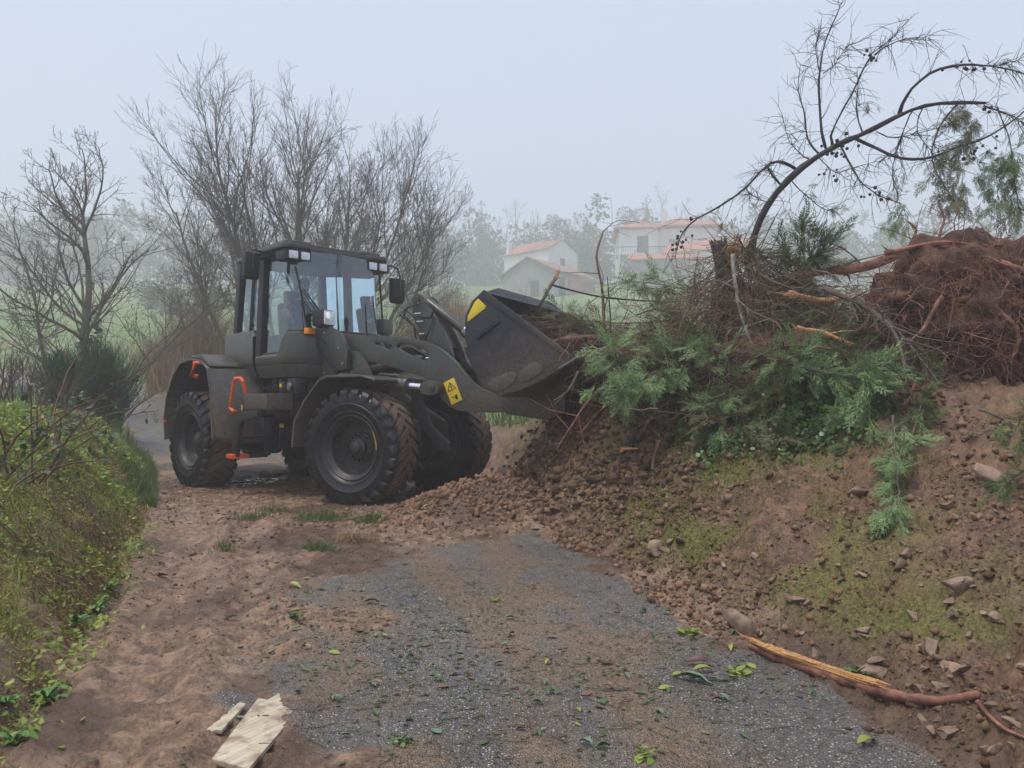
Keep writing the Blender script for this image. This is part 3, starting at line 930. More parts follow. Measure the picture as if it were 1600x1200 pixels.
# ================================================================== meadow growth
BL_T = np.array([[-.5, 0, 0], [.5, 0, 0], [.38, .10, .5], [-.38, .10, .5], [0, .30, 1.0]])
BL_F = [np.array([[0, 1, 2, 3]]), np.array([[3, 2, 4]])]


def blades(pos, w_, h, rng, tilt=.35, lean=None):
    n = len(pos); Rm = rots(n, rng, tilt)
    sc = np.stack([w_ * rng.uniform(.6, 1.3, n), h, h], -1)
    v, f4 = merge(BL_T, BL_F[0], pos, Rm, sc)
    f3 = (BL_F[1][None] + (np.arange(n) * 5)[:, None, None]).reshape(-1, 3)
    return v, f4, f3


GRASS = mat_leaf("meadow_grass", [(.15, (.07, .12, .032)), (.5, (.125, .20, .05)), (.85, (.22, .25, .09))], .6, .3)
REED = mat_leaf("dry_reed", [(.1, (.20, .12, .065)), (.5, (.32, .205, .115)), (.9, (.44, .31, .19))], .75, .25)
rng = np.random.default_rng(21)
n = 26000
x = rng.uniform(-22, 8, n); y = 14.5 + 26 * rng.uniform(0, 1, n) ** 1.3
keep = (np.maximum(s_right(x, y), s_left(x, y)) > .15)
x, y = x[keep], y[keep]
pos = np.stack([x, y, H(x, y, False) - .02], -1)
v, f4, f3 = blades(pos, .03, rng.uniform(.10, .38, len(x)), rng)
tag(link("meadow_grass", np_mesh("meadow_grass", v, [f4, f3], GRASS)), "rough green grass beside the far lane", "grass", None, 'stuff')
n = 9000
x = rng.uniform(-20, 26, n); y = rng.uniform(26, 85, n)
dn = fbm(x * .12, y * .12, 3, 31); keep = (dn > .47) & (s_right(x, y) > 1); x, y = x[keep], y[keep]
pos = np.stack([x, y, H(x, y, False) - .05], -1)
v, f4, f3 = blades(pos, .05, rng.uniform(.3, 1.1, len(x)), rng, .25)
WEED = mat_leaf("dead_weed_stalk", [(.2, (.08, .075, .05)), (.5, (.13, .125, .075)), (.9, (.20, .16, .10))], .8, .2)
tag(link("meadow_weeds", np_mesh("meadow_weeds", v, [f4, f3], WEED)), "tall dead weeds scattered over the meadow", "weeds", None, 'stuff')


def reed_clump(name, label, px0, px1, d, h, n, seed, grp=None):
    rng = np.random.default_rng(seed)
    px = np.clip(rng.normal((px0 + px1) / 2, (px1 - px0) / 4, n), px0, px1); dd = d + rng.normal(0, .7, n)
    x = (px - 800) / 1200 * dd; y = dd
    q = 1 - np.abs((px - (px0 + px1) / 2) / (px1 - px0) * 1.1)
    hh = h * q * rng.uniform(.55, 1.1, n)
    cx, cy = (px0 + px1 - 1600) / 2400 * d, d; z0 = zat(cx, cy)
    pos = np.stack([x - cx, y - cy, H(x, y, False) - z0 - .03], -1)
    v, f4, f3 = blades(pos, .035, hh, rng, .20)
    root = empty(name, (cx, cy, z0)); tag(root, label, "reeds", grp)
    tag(link("stalks", np_mesh("stalks", v, [f4, f3], REED), root), None, None, None, "stuff")


reed_clump("reed_clump", "tall dry tan reeds at the roadside left of the loader", 232, 385, 26, 2.9, 2600, 1, "dry reeds")
reed_clump("reed_clump", "dry tan reeds seen above the loader's lift arm", 600, 800, 28, 3.4, 2600, 2, "dry reeds")
reed_clump("reed_clump", "low faded reeds behind the loader's rear fender", 200, 280, 31, 1.3, 700, 4, "dry reeds")
# ================================================================== left bank growth
HERB = mat_leaf("bank_herb_leaf", [(.15, (.10, .155, .026)), (.5, (.25, .34, .06)), (.85, (.43, .47, .12))], .5, .3, .4, 2.5)
MOSSL = mat_leaf("moss_tuft", [(.15, (.13, .13, .028)), (.5, (.33, .31, .068)), (.85, (.50, .43, .13))], .8, .2, .2, 2.5)
DRYL = mat_leaf("dead_brown_grass", [(.15, (.13, .078, .035)), (.5, (.28, .175, .085)), (.85, (.42, .31, .18))], .8, .2, .2, 2.5)
BROOM = mat_leaf("broom_green", [(.15, (.028, .05, .022)), (.5, (.055, .095, .04)), (.85, (.09, .135, .06))], .6, .15)
BRAMBLE = mat_leaf("bramble_leaf", [(.1, (.03, .055, .025)), (.5, (.07, .12, .055)), (.78, (.14, .19, .09)), (.97, (.40, .20, .03))], .4, .2)
CANE = mat_simple("red_brown_cane", (.10, .045, .03), (.17, .09, .06), .6, 5, 60, .2, .003, world=True)
TUFT_T = np.array([[0, 0, 0], [.5, .22, .12], [1, 0, .06], [.5, -.22, .12]])
TUFT_F = np.array([[0, 1, 2, 3]])


def scatter_on(n, x0, x1, y0, y1, rng, cond):
    y = y0 + (y1 - y0) * rng.uniform(0, 1, n) ** 1.35; x = xl(y) - (-.1 + 2.9 * rng.uniform(0, 1, n) ** 1.4)
    k = cond(x, y); return x[k], y[k]


def leaf_mat_on(x, y, size, rng, up=.25, lift=.01):
    n = len(x); nm = ground_normal(x, y)
    t = rng.normal(0, 1, (n, 3)); t -= nm * (t * nm).sum(1, keepdims=True)
    t /= np.linalg.norm(t, axis=1, keepdims=True)
    t = t + nm * rng.uniform(0, up * 2, n)[:, None]
    pos = np.stack([x, y, H(x, y)], -1) + nm * lift * rng.uniform(0, 1.5, n)[:, None]
    return pos, basis(t, nm), size * rng.uniform(.5, 1.4, n)


rng = np.random.default_rng(31)
# mossy mat
x, y = scatter_on(190000, -9, -1.6, 1.9, 13, rng, lambda x, y: (s_left(x, y) > -.02) & (s_left(x, y) < 2.6))
cov = fbm(x * 2.1, y * 2.1, 4, 33); k = rng.uniform(.28, .58, len(x)) < cov; x, y = x[k], y[k]
pos, B, sc = leaf_mat_on(x, y, .015 * np.sqrt(y / 3), rng, .6, .008)
v, f = merge(TUFT_T, TUFT_F, pos, B, sc)
tag(link("bank_moss", np_mesh("bank_moss", v, [f], MOSSL)), "yellow green moss carpeting the left bank", "moss", None, 'stuff')
# herb leaves in patches
x, y = scatter_on(60000, -9, -1.6, 1.9, 14, rng, lambda x, y: (s_left(x, y) > .1) & (s_left(x, y) < 2.8))
cov = fbm(x * 1.3 + 4, y * 1.3, 4, 35) + .22 * sstep(.35, 1.0, s_left(x, y)); k = rng.uniform(.52, .74, len(x)) < cov; x, y = x[k], y[k]
pos, B, sc = leaf_mat_on(x, y, .024 * np.clip(y / 4, .9, 2.2), rng, .7, .025)
v, f = merge(LEAF_T, LEAF_F, pos, B, sc)
tag(link("bank_herbs", np_mesh("bank_herbs", v, [f], HERB)), "small leafy green herbs growing on the left bank", "herbs", None, 'stuff')
# grass, green and dead
x, y = scatter_on(60000, -9, -1.7, 1.9, 15, rng, lambda x, y: (s_left(x, y) > .15) & (s_left(x, y) < 3))
cov = fbm(x * 1.7 + 9, y * 1.7, 4, 36); k = rng.uniform(.40, .65, len(x)) < cov; x, y = x[k], y[k]
pos = np.stack([x, y, H(x, y) - .01], -1)
v, f4, f3 = blades(pos, .006 * np.clip(y / 4, 1, 2.2), rng.uniform(.03, .13, len(x)), rng, .7)
tag(link("bank_grass", np_mesh("bank_grass", v, [f4, f3], HERB)), "short green grass blades on the left bank", "grass", None, 'stuff')
x, y = scatter_on(60000, -9, -1.7, 1.9, 14, rng, lambda x, y: (s_left(x, y) > .05) & (s_left(x, y) < 2.2))
cov = fbm(x * 1.5 + 19, y * 1.5, 4, 37); k = rng.uniform(.42, .66, len(x)) < cov; x, y = x[k], y[k]
nm = ground_normal(x, y); down = np.stack([nm[:, 0], nm[:, 1], -1.2 + 0 * x], -1) + rng.normal(0, .5, (len(x), 3))
B = basis(down, nm)
pos = np.stack([x, y, H(x, y)], -1) + nm * .02
v, f = merge(np.array([[0, -.03, 0], [.5, -.02, .08], [1, 0, 0], [.5, .03, .08], [0, .03, 0]]), np.array([[0, 1, 2], [0, 2, 3], [0, 3, 4]]), pos, B, rng.uniform(.03, .10, len(x)))
tag(link("dead_grass", np_mesh("dead_grass", v, [f], DRYL)), "dead brown grass hanging down the left bank", "dead grass", None, 'stuff')
# bright verge at the foot of the bank by the rear wheel
x, y = scatter_on(20000, -8.6, -4.6, 9.5, 15.5, rng, lambda x, y: np.abs(s_left(x, y) + .12 - .5 * (fbm(x * 2, y * 2, 2, 39) - .5)) < .42)
pos = np.stack([x, y, H(x, y) - .01], -1)
v, f4, f3 = blades(pos, .014, rng.uniform(.05, .17, len(x)), rng, .45)
tag(link("verge_grass", np_mesh("verge_grass", v, [f4, f3], GRASS)), "bright green verge grass between bank and rear wheel", "grass", None, 'stuff')


def broom(label, px, py_top, d, h, rx, n, seed):
    rng = np.random.default_rng(seed)
    x = (px - 800) / 1200 * d; root = empty("broom_bush", (x, d, zat(x, d))); tag(root, label, "bush", "bushes along the left bank")
    t = Tubes()
    for i in range(n):
        a = rng.uniform(0, 6.28); sp = abs(rng.normal(0, .30)); L = h * rng.uniform(.55, 1.1) / max(.75, 1 + .1 * sp)
        dv = np.array([math.cos(a) * sp, math.sin(a) * sp, 1.0]); dv /= np.linalg.norm(dv)
        p0 = np.array([math.cos(a), math.sin(a), 0]) * rng.uniform(0, .3) * rx
        p1 = p0 + dv * L * .5; p2 = p0 + dv * L + np.array([math.cos(a) * sp * .25, math.sin(a) * sp * .25, -.08 * sp])
        t.add([p0, p1, p2], [.010, .008, .003], 3, False)
        for q in range(3):
            s0 = p1 + (p2 - p1) * rng.uniform(0, .8); dd = dv + rng.normal(0, .3, 3)
            t.add([s0, s0 + dd * .3 * h * rng.uniform(.4, 1)], [.006, .003], 3, False)
    t.build("stems", BROOM, root)


broom("dark green broom bush on the bank below the left tree", 150, 490, 15.5, 1.5, .8, 480, 1)
broom("dark green broom bush left of its larger neighbour on the bank", 95, 500, 14.2, 1.0, .6, 300, 2)
broom("low broom at the end of the left bank by the lane", 178, 540, 16.5, 1.1, .5, 260, 3)


def shrub(label, base, h, canes, leaves, seed, mat=None, leafmat=None, lean=(0, 0), spread=.45, name="bramble", lsize=.06, cat="shrub"):
    rng = np.random.default_rng(seed)
    root = empty(name, base); tag(root, label, cat)
    t = Tubes(); lp = []; ld = []
    for i in range(canes):
        p = np.array([rng.normal(0, .12), rng.normal(0, .12), -.05]); d = np.array([rng.normal(lean[0], spread), rng.normal(lean[1], spread), 1.0]); d /= np.linalg.norm(d)
        pts = [p]; L = h * rng.uniform(.6, 1.25); n = 8
        for k in range(n):
            d = d + rng.normal(0, .10, 3) + np.array([0, 0, -.09]); d /= np.linalg.norm(d); pts.append(pts[-1] + d * L / n)
        pts = np.array(pts); t.add(pts, np.linspace(.010, .003, n + 1), 5, False)
        for q in range(int(leaves / canes)):
            j = rng.integers(2, n); s0 = pts[j] + (pts[j + 1] - pts[j]) * rng.uniform() if j < n else pts[j]
            sd_ = rng.normal(0, 1, 3); sd_ /= np.linalg.norm(sd_); e = s0 + sd_ * .07
            t.add([s0, e], [.003, .002], 3, False); lp.append(e); ld.append(sd_ + np.array([0, 0, -.3]))
    t.build("canes", mat or CANE, root)
    if lp:
        lp = np.array(lp); ld = np.array(ld); n = len(lp)
        B = basis(ld, np.array([0, 0, 1.0]) + rng.normal(0, .5, (n, 3)))
        v, f = merge(LEAF_T * np.array([1, 1.25, 1]), LEAF_F, lp, B, lsize * rng.uniform(.7, 1.35, n))
        link("leaves", np_mesh("leaves", v, [f], leafmat or BRAMBLE), root)


for k, (px, d, h, c, l, lab) in enumerate([(22, 6.2, 1.15, 9, 110, "bramble with pale leaves at the left edge on top of the bank"), (62, 7.6, .95, 8, 90, "bramble with red canes beside the broom bushes"), (0, 5.6, .55, 7, 60, "low bramble at the left edge nearest the camera"), (110, 10.5, .8, 8, 90, "low bramble with reddish leaves before the broom")]):
    x = (px - 800) / 1200 * d
    shrub(lab, (x, d, zat(x, d) - .02), h, c, l, 60 + k, lean=(.25, -.15))
TS = dict(levels=2, seg=[6, 5, 3], wob=[.07, .10, .12], up=[.03, .04, .03], kids=[9, 5], **{'from': [.2, .15]}, ang=[(20, 45), (22, 50)], ratio=[.55, .5], rr=[.5, .55], tip=.003)
for k, (px, d, h, lab) in enumerate([(25, 11, 1.0, "bare twiggy shrub at the left edge behind the brambles"), (75, 12.5, .9, "bare twiggy shrub beside the dark broom")]):
    x = (px - 800) / 1200 * d
    bare_tree("bare_shrub", lab, (x, d, zat(x, d)), [((R.uniform(-.3, .3), R.uniform(-.2, .2), -.05), (R.uniform(-.5, .5), R.uniform(-.3, .3), 1), h * R.uniform(.7, 1), .016) for _ in range(7)], TS, 70 + k, "bare shrubs on the left bank", "shrub", CANE, TWIG, 1)
# ================================================================== wheel loader
JX, JY = -2.967, 11.508
TH_R = math.radians(44.594 - 90); TH_F = math.radians(62.891 - 90)
def olive(name, c1, c2, zlow, zhigh, amt):
    """satin army paint: dust film, fine splashes of mud that thicken lower down, rubbed streaks"""
    m, nt, b = new_mat(name)
    co = coords(nt); sx = N(nt, 'ShaderNodeSeparateXYZ'); nt.links.new(co, sx.inputs[0])
    a = noise(nt, co, 2.6, 5, .6); f = noise(nt, co, 34, 5, .7); g = noise(nt, co, 9, 6, .7, .5)
    mp = N(nt, 'ShaderNodeMapping'); mp.inputs['Scale'].default_value = (14, 14, 1.2); nt.links.new(co, mp.inputs[0])
    st = noise(nt, mp.outputs[0], 1.6, 4, .6)
    low = N(nt, 'ShaderNodeMapRange', i_1=zlow, i_2=zhigh, i_3=1.0, i_4=0.0); nt.links.new(sx.outputs[2], low.inputs[0])
    base = ramp(nt, a, [(.3, c1), (.7, c2)])
    base = mixc(nt, mathn(nt, 'MULTIPLY', ramp(nt, st, [(.5, (0, 0, 0)), (.75, (1, 1, 1))]), .35), base, tuple(x * 1.7 for x in c2))
    k = mathn(nt, 'ADD', mathn(nt, 'ADD', mathn(nt, 'MULTIPLY', low.outputs[0], .30 * amt), mathn(nt, 'MULTIPLY', g, .55)), mathn(nt, 'MULTIPLY', f, .35))
    mk = mathn(nt, 'MULTIPLY', ramp(nt, k, [(.53, (0, 0, 0)), (.68, (1, 1, 1))]), .8)
    nt.links.new(mixc(nt, mk, base, ramp(nt, f, [(.3, (.085, .058, .038)), (.7, (.20, .145, .10))])), b.inputs['Base Color'])
    nt.links.new(mixc(nt, mk, ramp(nt, g, [(.3, (.26, .26, .26)), (.7, (.46, .46, .46))]), (.85, .85, .85)), b.inputs['Roughness'])
    nt.links.new(bump(nt, mathn(nt, 'ADD', mathn(nt, 'MULTIPLY', mk, .6), mathn(nt, 'MULTIPLY', f, .12)), .25, .006), b.inputs['Normal'])
    return m


OLIVE = olive("olive_paint", (.050, .049, .038), (.066, .064, .050), .6, 2.0, 1.0)
OLIVE_D = mat_simple("dark_olive_steel", (.026, .026, .022), (.04, .039, .033), .5, 4, 120, .08, .002, dirt=(.10, .075, .055), dirt_amt=.35)
BLACK = mat_simple("black_steel", (.010, .010, .011), (.02, .02, .021), .5, 5, 150, .08, .002, dirt=(.06, .045, .033), dirt_amt=.3)
PLAST = mat_simple("black_plastic", (.014, .014, .016), (.022, .022, .024), .55, 6, 200, .06, .001)
CHROME = mat_simple("chrome_rod", (.75, .77, .82), (.85, .86, .9), .15, 5, 50, 0, metal=1.0)
STEEL = mat_simple("worn_steel", (.20, .20, .20), (.35, .34, .33), .4, 9, 80, .1, .002, metal=.9, dirt=(.08, .06, .045), dirt_amt=.4)
ORANGE = mat_simple("orange_handrail_paint", (.75, .10, .025), (.82, .13, .03), .4, 4, 100, .03, .001)
YELLOW = mat_simple("yellow_sticker", (.78, .56, .02), (.82, .6, .03), .45, 4, 100, 0)
INK = mat_simple("black_ink", (.012, .012, .012), (.016, .016, .016), .6, 4, 100, 0)
AMBER = mat_simple("amber_lens", (.9, .28, .01), (.95, .33, .02), .2, 9, 60, .1, .002)
WHITE = mat_simple("white_plastic", (.7, .7, .7), (.78, .78, .78), .4, 4, 100, 0)
SEATC = mat_simple("grey_seat_fabric", (.03, .03, .033), (.05, .05, .055), .85, 20, 300, .2, .002)
LAMP, nt, b = new_mat("headlamp_lens")
vv = N(nt, 'ShaderNodeTexVoronoi', i_Scale=28.0); nt.links.new(coords(nt), vv.inputs['Vector'])
nt.links.new(ramp(nt, vv.outputs['Distance'], [(0, (.95, .96, .98)), (.6, (.72, .75, .79))]), b.inputs['Base Color'])
b.inputs['Roughness'].default_value = .08; b.inputs['Metallic'].default_value = .1
b.inputs['Coat Weight'].default_value = 1.0
LIT, nt, b = new_mat("lit_work_lamp")
b.inputs['Base Color'].default_value = (.9, .9, .9, 1)
b.inputs['Emission Color'].default_value = (.93, .97, 1, 1); b.inputs['Emission Strength'].default_value = .22

# tinted cab glass: mostly see-through, mirrors the sky at a slant
GLASS, nt, b = new_mat("cab_glass")
tr = N(nt, 'ShaderNodeBsdfTransparent'); tr.inputs[0].default_value = (.80, .91, .97, 1)
gl = N(nt, 'ShaderNodeBsdfGlossy'); gl.inputs['Roughness'].default_value = .02; gl.inputs[0].default_value = (.85, .94, 1, 1)
fr = N(nt, 'ShaderNodeFresnel', i_IOR=2.2)
ms = N(nt, 'ShaderNodeMixShader')
nt.links.new(fr.outputs[0], ms.inputs[0]); nt.links.new(tr.outputs[0], ms.inputs[1]); nt.links.new(gl.outputs[0], ms.inputs[2])
nt.links.new(ms.outputs[0], [n for n in nt.nodes if n.type == 'OUTPUT_MATERIAL'][0].inputs[0])

# tyre rubber: black wet sidewall, brown earth caked on the tread
RUBBER, nt, b = new_mat("muddy_rubber")
co = coords(nt)
sx = N(nt, 'ShaderNodeSeparateXYZ'); nt.links.new(co, sx.inputs[0])
r2 = mathn(nt, 'SQRT', mathn(nt, 'ADD', mathn(nt, 'MULTIPLY', sx.outputs[0], sx.outputs[0]), mathn(nt, 'MULTIPLY', sx.outputs[2], sx.outputs[2])))
ay = mathn(nt, 'ABSOLUTE', sx.outputs[1])
n_a = noise(nt, co, 7, 6, .65); n_b = noise(nt, co, 45, 4, .6)
tread = mathn(nt, 'MULTIPLY', ramp(nt, r2, [(.66, (0, 0, 0)), (.705, (1, 1, 1))]), ramp(nt, ay, [(.14, (1, 1, 1)), (.235, (.38, .38, .38))]))
mk = ramp(nt, mathn(nt, 'ADD', mathn(nt, 'MULTIPLY', tread, .55), mathn(nt, 'MULTIPLY', n_a, .62)), [(.56, (0, 0, 0)), (.78, (.9, .9, .9))])
rub = ramp(nt, n_a, [(.3, (.006, .006, .007)), (.75, (.014, .0135, .0145))])
mudcol = ramp(nt, n_b, [(.3, (.10, .066, .042)), (.7, (.21, .145, .095))])
nt.links.new(mixc(nt, mk, rub, mudcol), b.inputs['Base Color'])
nt.links.new(mixc(nt, mk, ramp(nt, n_a, [(.3, (.30, .30, .30)), (.7, (.52, .52, .52))]), (.85, .85, .85)), b.inputs['Roughness'])
nt.links.new(bump(nt, n_b, .35, .006), b.inputs['Normal'])

# bucket paint: blue-black, scuffed to brown steel toward the floor and lip
BUCKET, nt, b = new_mat("bucket_paint")
co = coords(nt); sx = N(nt, 'ShaderNodeSeparateXYZ'); nt.links.new(co, sx.inputs[0])
n_a = noise(nt, co, 3.0, 6, .65, .8); n_b = noise(nt, co, 26, 5, .7)
mp = N(nt, 'ShaderNodeMapping'); mp.inputs['Rotation'].default_value = (0, .5, 0); mp.inputs['Scale'].default_value = (3, 1, 30); nt.links.new(co, mp.inputs[0])
scr = noise(nt, mp.outputs[0], 2.2, 4, .7)
low = mathn(nt, 'SUBTRACT', mathn(nt, 'MULTIPLY', sx.outputs[0], .34), mathn(nt, 'MULTIPLY', sx.outputs[2], .55))
w1 = mathn(nt, 'ADD', mathn(nt, 'ADD', low, mathn(nt, 'MULTIPLY', n_a, .55)), mathn(nt, 'MULTIPLY', n_b, .18))
wm_ = ramp(nt, w1, [(.52, (0, 0, 0)), (.85, (.9, .9, .9))])
scc = ramp(nt, scr, [(.56, (0, 0, 0)), (.66, (.5, .5, .5))])
base = ramp(nt, n_a, [(.3, (.014, .015, .021)), (.7, (.022, .023, .031))])
base = mixc(nt, mathn(nt, 'MULTIPLY', scc, .7), base, (.09, .085, .085))
worn = ramp(nt, n_b, [(.3, (.055, .040, .031)), (.7, (.15, .115, .09))])
nt.links.new(mixc(nt, wm_, base, worn), b.inputs['Base Color'])
nt.links.new(ramp(nt, n_b, [(.3, (.36, .36, .36)), (.7, (.6, .6, .6))]), b.inputs['Roughness'])
nt.links.new(bump(nt, n_b, .12, .003), b.inputs['Normal'])

loader = empty("wheel_loader", (JX, JY, 0))
tag(loader, "olive green military wheel loader with raised black bucket digging into the bank", "wheel loader")


def rb(mb, name, mat, bevel=.008, parent=None, smooth=35, seg=2):      # part of the rear frame
    if parent is None: return mb.build(name, mat, loader, bevel, smooth, TH_R, seg=seg)
    return mb.build(name, mat, parent, bevel, smooth, seg=seg)


def fb(mb, name, mat, bevel=.008, parent=None, smooth=35, seg=2):      # part of the front frame
    if parent is None: return mb.build(name, mat, loader, bevel, smooth, TH_F, seg=seg)
    return mb.build(name, mat, parent, bevel, smooth, seg=seg)


# ---------------------------------------------------------------- wheels
def tyre_mb():
    m = MB()
    half = [(.405, -.19), (.425, -.225), (.455, -.248), (.462, -.252), (.470, -.247), (.55, -.268), (.556, -.273), (.562, -.268), (.62, -.268), (.665, -.258), (.690, -.235), (.700, -.18), (.706, -.06)]
    prof = half + [(r, -t) for r, t in reversed(half)]
    m.lathe(prof, 64, close=False)
    n = 26
    for sgn in (-1, 1):
        for k in range(n):
            th0 = 2 * math.pi * (k + (.5 if sgn > 0 else 0)) / n
            st = [(-.276, .628, .600, .062), (-.272, .700, .640, .070), (-.245, .738, .68, .075), (-.12, .747, .69, .082), (.045, .747, .69, .060)]
            rows = []
            for t, ro, ri, hw in st:
                sl = th0 + 1.1 * (t + .26)
                if t > 0: hw *= .75
                rows.append([(ro * math.cos(a), sgn * t * (1 if sgn < 0 else -1) * (1 if sgn < 0 else 1), ro * math.sin(a)) for a in (sl - hw, sl + hw)] +
                            [(ri * math.cos(a), t * (1 if sgn < 0 else -1), ri * math.sin(a)) for a in (sl + hw * 1.12, sl - hw * 1.12)])
            vs = []
            for rw, (t, ro, ri, hw) in zip(rows, st):
                y = t if sgn < 0 else -t
                vs += [(p[0], y, p[2]) for p in rw]
            fs = [(0, 1, 2, 3), (16, 19, 18, 17)]
            for i in range(4):
                for j in range(4):
                    a = i * 4 + j; c = i * 4 + (j + 1) % 4
                    fs.append((a, a + 4, c + 4, c))
            m._add(vs, fs)
    return m


def rim_mb():
    m = MB()
    prof = [(.412, -.205), (.418, -.222), (.405, -.228), (.392, -.214), (.384, -.19), (.352, -.165), (.345, -.06), (.325, -.03), (.20, -.02), (.19, .0), (.33, .02), (.35, .19), (.41, .205)]
    m.lathe(prof, 48, close=False)
    return m


def hub_mb():
    m = MB()
    prof = [(.001, -.150), (.055, -.150), (.075, -.135), (.080, -.115), (.105, -.112), (.125, -.095), (.130, -.05), (.20, -.045), (.205, -.02), (.001, -.02)]
    m.lathe(prof, 32, close=False)
    for k in range(16):
        a = 2 * math.pi * k / 16
        x, z = .168 * math.cos(a), .168 * math.sin(a)
        m.cyl((x, -.02, z), (x, -.078, z), .017, .015, 6)
    return m


tyre0 = rim0 = hub0 = None
wheel_def = [(TH_F, 1.65, -.955, 0, 'F'), (TH_F, 1.65, .955, math.pi, 'F'), (TH_R, -1.65, -.955, 0, 'R'), (TH_R, -1.65, .955, math.pi, 'R')]
for i, (th, lx, ly, flip, fr_) in enumerate(wheel_def):
    px_ = lx * math.cos(th) - ly * math.sin(th); py_ = lx * math.sin(th) + ly * math.cos(th)
    if i == 0:
        wh = rim_mb().build("wheel", OLIVE_D, loader, 0, 40)
        ty = tyre_mb().build("tyre", RUBBER, wh, 0, 30)
        hu = hub_mb().build("hub", OLIVE_D, wh, 0, 40)
        tri = MB()
        for a in range(28, 62, 2):
            a0, a1 = math.radians(a - 30), math.radians(a - 28)
            tri._add([(r * math.cos(q), -.231, r * math.sin(q)) for r, q in ((.398, a0), (.404, a0), (.404, a1), (.398, a1))] +
                     [(r * math.cos(q), -.226, r * math.sin(q)) for r, q in ((.398, a0), (.404, a0), (.404, a1), (.398, a1))],
                     [(0, 1, 2, 3), (4, 7, 6, 5), (0, 4, 5, 1), (2, 6, 7, 3)])
        tri.build("rim_mark", YELLOW, wh, 0, 0)
        W0 = (wh, ty, hu)
    else:
        wh = link("wheel", W0[0].data, loader)
        for q in W0[1:]: link(q.name.split('.')[0], q.data, wh)
    wh.location = (px_, py_, .735); wh.rotation_euler = (0, .37 * i, th + flip)
    wh.rotation_mode = 'XYZ'

# ---------------------------------------------------------------- rear frame
rb(MB().prism([(-2.75, .8), (-2.75, 1.55), (-.2, 1.66), (.62, 1.66), (.75, 1.45), (.70, .95), (.45, .66), (-.35, .62), (-1.1, .68), (-1.3, .8)], -.52, .52), "rear_chassis", BLACK, .02)
rb(MB().box(-.62, -.10, -.74, -.50, .80, 1.12).box(-.05, .08, -.66, -.50, .62, 1.66).box(.25, .31, -.70, -.50, .66, 1.64).box(.48, .56, -.64, -.5, .7, 1.6), "side_panel", BLACK, .012)
rb(MB().cyl((-1.65, -.7, .735), (-1.65, .7, .735), .16).cyl((-1.65, -.28, .735), (-1.65, .28, .735), .27), "rear_axle", BLACK, .01)
rb(MB().cyl((0, 0, .5), (0, 0, 1.4), .13).box(-.3, .3, -.22, .22, .55, .68).box(-.3, .3, -.22, .22, 1.18, 1.3), "articulation_joint", BLACK, .01)
# hood behind the cab
hd = []
m = MB()
secs = [(-1.30, 2.33, .62), (-1.7, 2.20, .62), (-2.3, 2.08, .60), (-2.85, 1.92, .56), (-3.05, 1.6, .54), (-3.08, 1.0, .52)]
vs = []; ns = 10
for x, zt, hw in secs:
    for k in range(ns + 1):
        a = math.pi * k / ns
        c, s_ = math.cos(a), math.sin(a)
        yy = hw * math.copysign(abs(c) ** .35, c); zz = .95 + (zt - .95) * abs(s_) ** .35
        vs.append((x, yy, zz))
fs = []
for i in range(len(secs) - 1):
    for k in range(ns): fs.append((i * 11 + k, i * 11 + k + 1, i * 11 + 12 + k, i * 11 + 11 + k))
fs.append(tuple(range(11))); fs.append(tuple(range(65, 54, -1)))
m._add(vs, fs)
hood = rb(m, "engine_hood", OLIVE, 0)
rb(MB().cyl((-2.0, .25, 2.0), (-2.0, .25, 2.55), .06, .055), "exhaust_pipe", BLACK, .005)
rb(MB().box(-3.25, -2.4, -.55, .55, .75, 1.35), "counterweight", OLIVE, .06)

# rear fenders
for sy in (-1, 1):
    y0, y1 = (-1.27, -.62) if sy < 0 else (.62, 1.27)
    path = [(-2.42, .72), (-2.47, 1.05), (-2.38, 1.38), (-2.12, 1.72), (-1.85, 1.90), (-1.50, 1.95), (-1.10, 1.91), (-.86, 1.80), (-.74, 1.45), (-.70, 1.1), (-.66, .78)]
    m = MB().shell(path, y0, y1, .035)
    fo = rb(m, "rear_fender", OLIVE, .006, seg=1)
    if sy < 0:
        # swept skirt that closes the front of the arch towards the ladder
        sk_ = MB()
        rows = [(-.76, -1.27, -.62, 1.80), (-.70, -1.27, -.40, 1.52), (-.68, -1.26, -.34, 1.15), (-.66, -1.22, -.40, .80), (-.64, -1.10, -.52, .72)]
        vs = []
        for x, yo, xi, z in rows:
            for t in np.linspace(0, 1, 6):
                vs.append((x + (xi - x) * math.sin(t * math.pi / 2), yo + (-.60 - yo) * (1 - math.cos(t * math.pi / 2)), z))
        nv = len(vs)
        vs += [(a + .02, b_ + .015, c) for a, b_, c in vs]
        fs = []
        for i in range(4):
            for j in range(5):
                a = i * 6 + j
                fs.append((a, a + 1, a + 7, a + 6)); fs.append((a + nv, a + 6 + nv, a + 7 + nv, a + 1 + nv))
        bd = [0, 1, 2, 3, 4, 5, 11, 17, 23, 29, 28, 27, 26, 25, 24, 18, 12, 6]
        for i in range(len(bd)):
            a, c = bd[i], bd[(i + 1) % len(bd)]; fs.append((a, c, c + nv, a + nv))
        sk_._add(vs, fs)
        rb(sk_, "fender_skirt", OLIVE, 0, fo)
        rb(MB().tube([(-1.14, -1.24, 1.90), (-1.15, -1.32, 1.90), (-1.22, -1.335, 1.72), (-1.23, -1.25, 1.70)], .034), "grab_handle", ORANGE, 0, fo)
        rb(MB().box(-2.485, -2.44, -1.28, -1.235, .99, 1.03), "reflector", ORANGE, .004, fo)
    if sy < 0:
        rb(MB().prism([(-1.52, 1.985), (-1.1, 1.95), (-.85, 1.84), (-.78, 1.84), (-.84, 1.90), (-1.1, 2.03), (-1.5, 2.03)], -1.24, -.70), "fender_top", OLIVE, .02, fo)

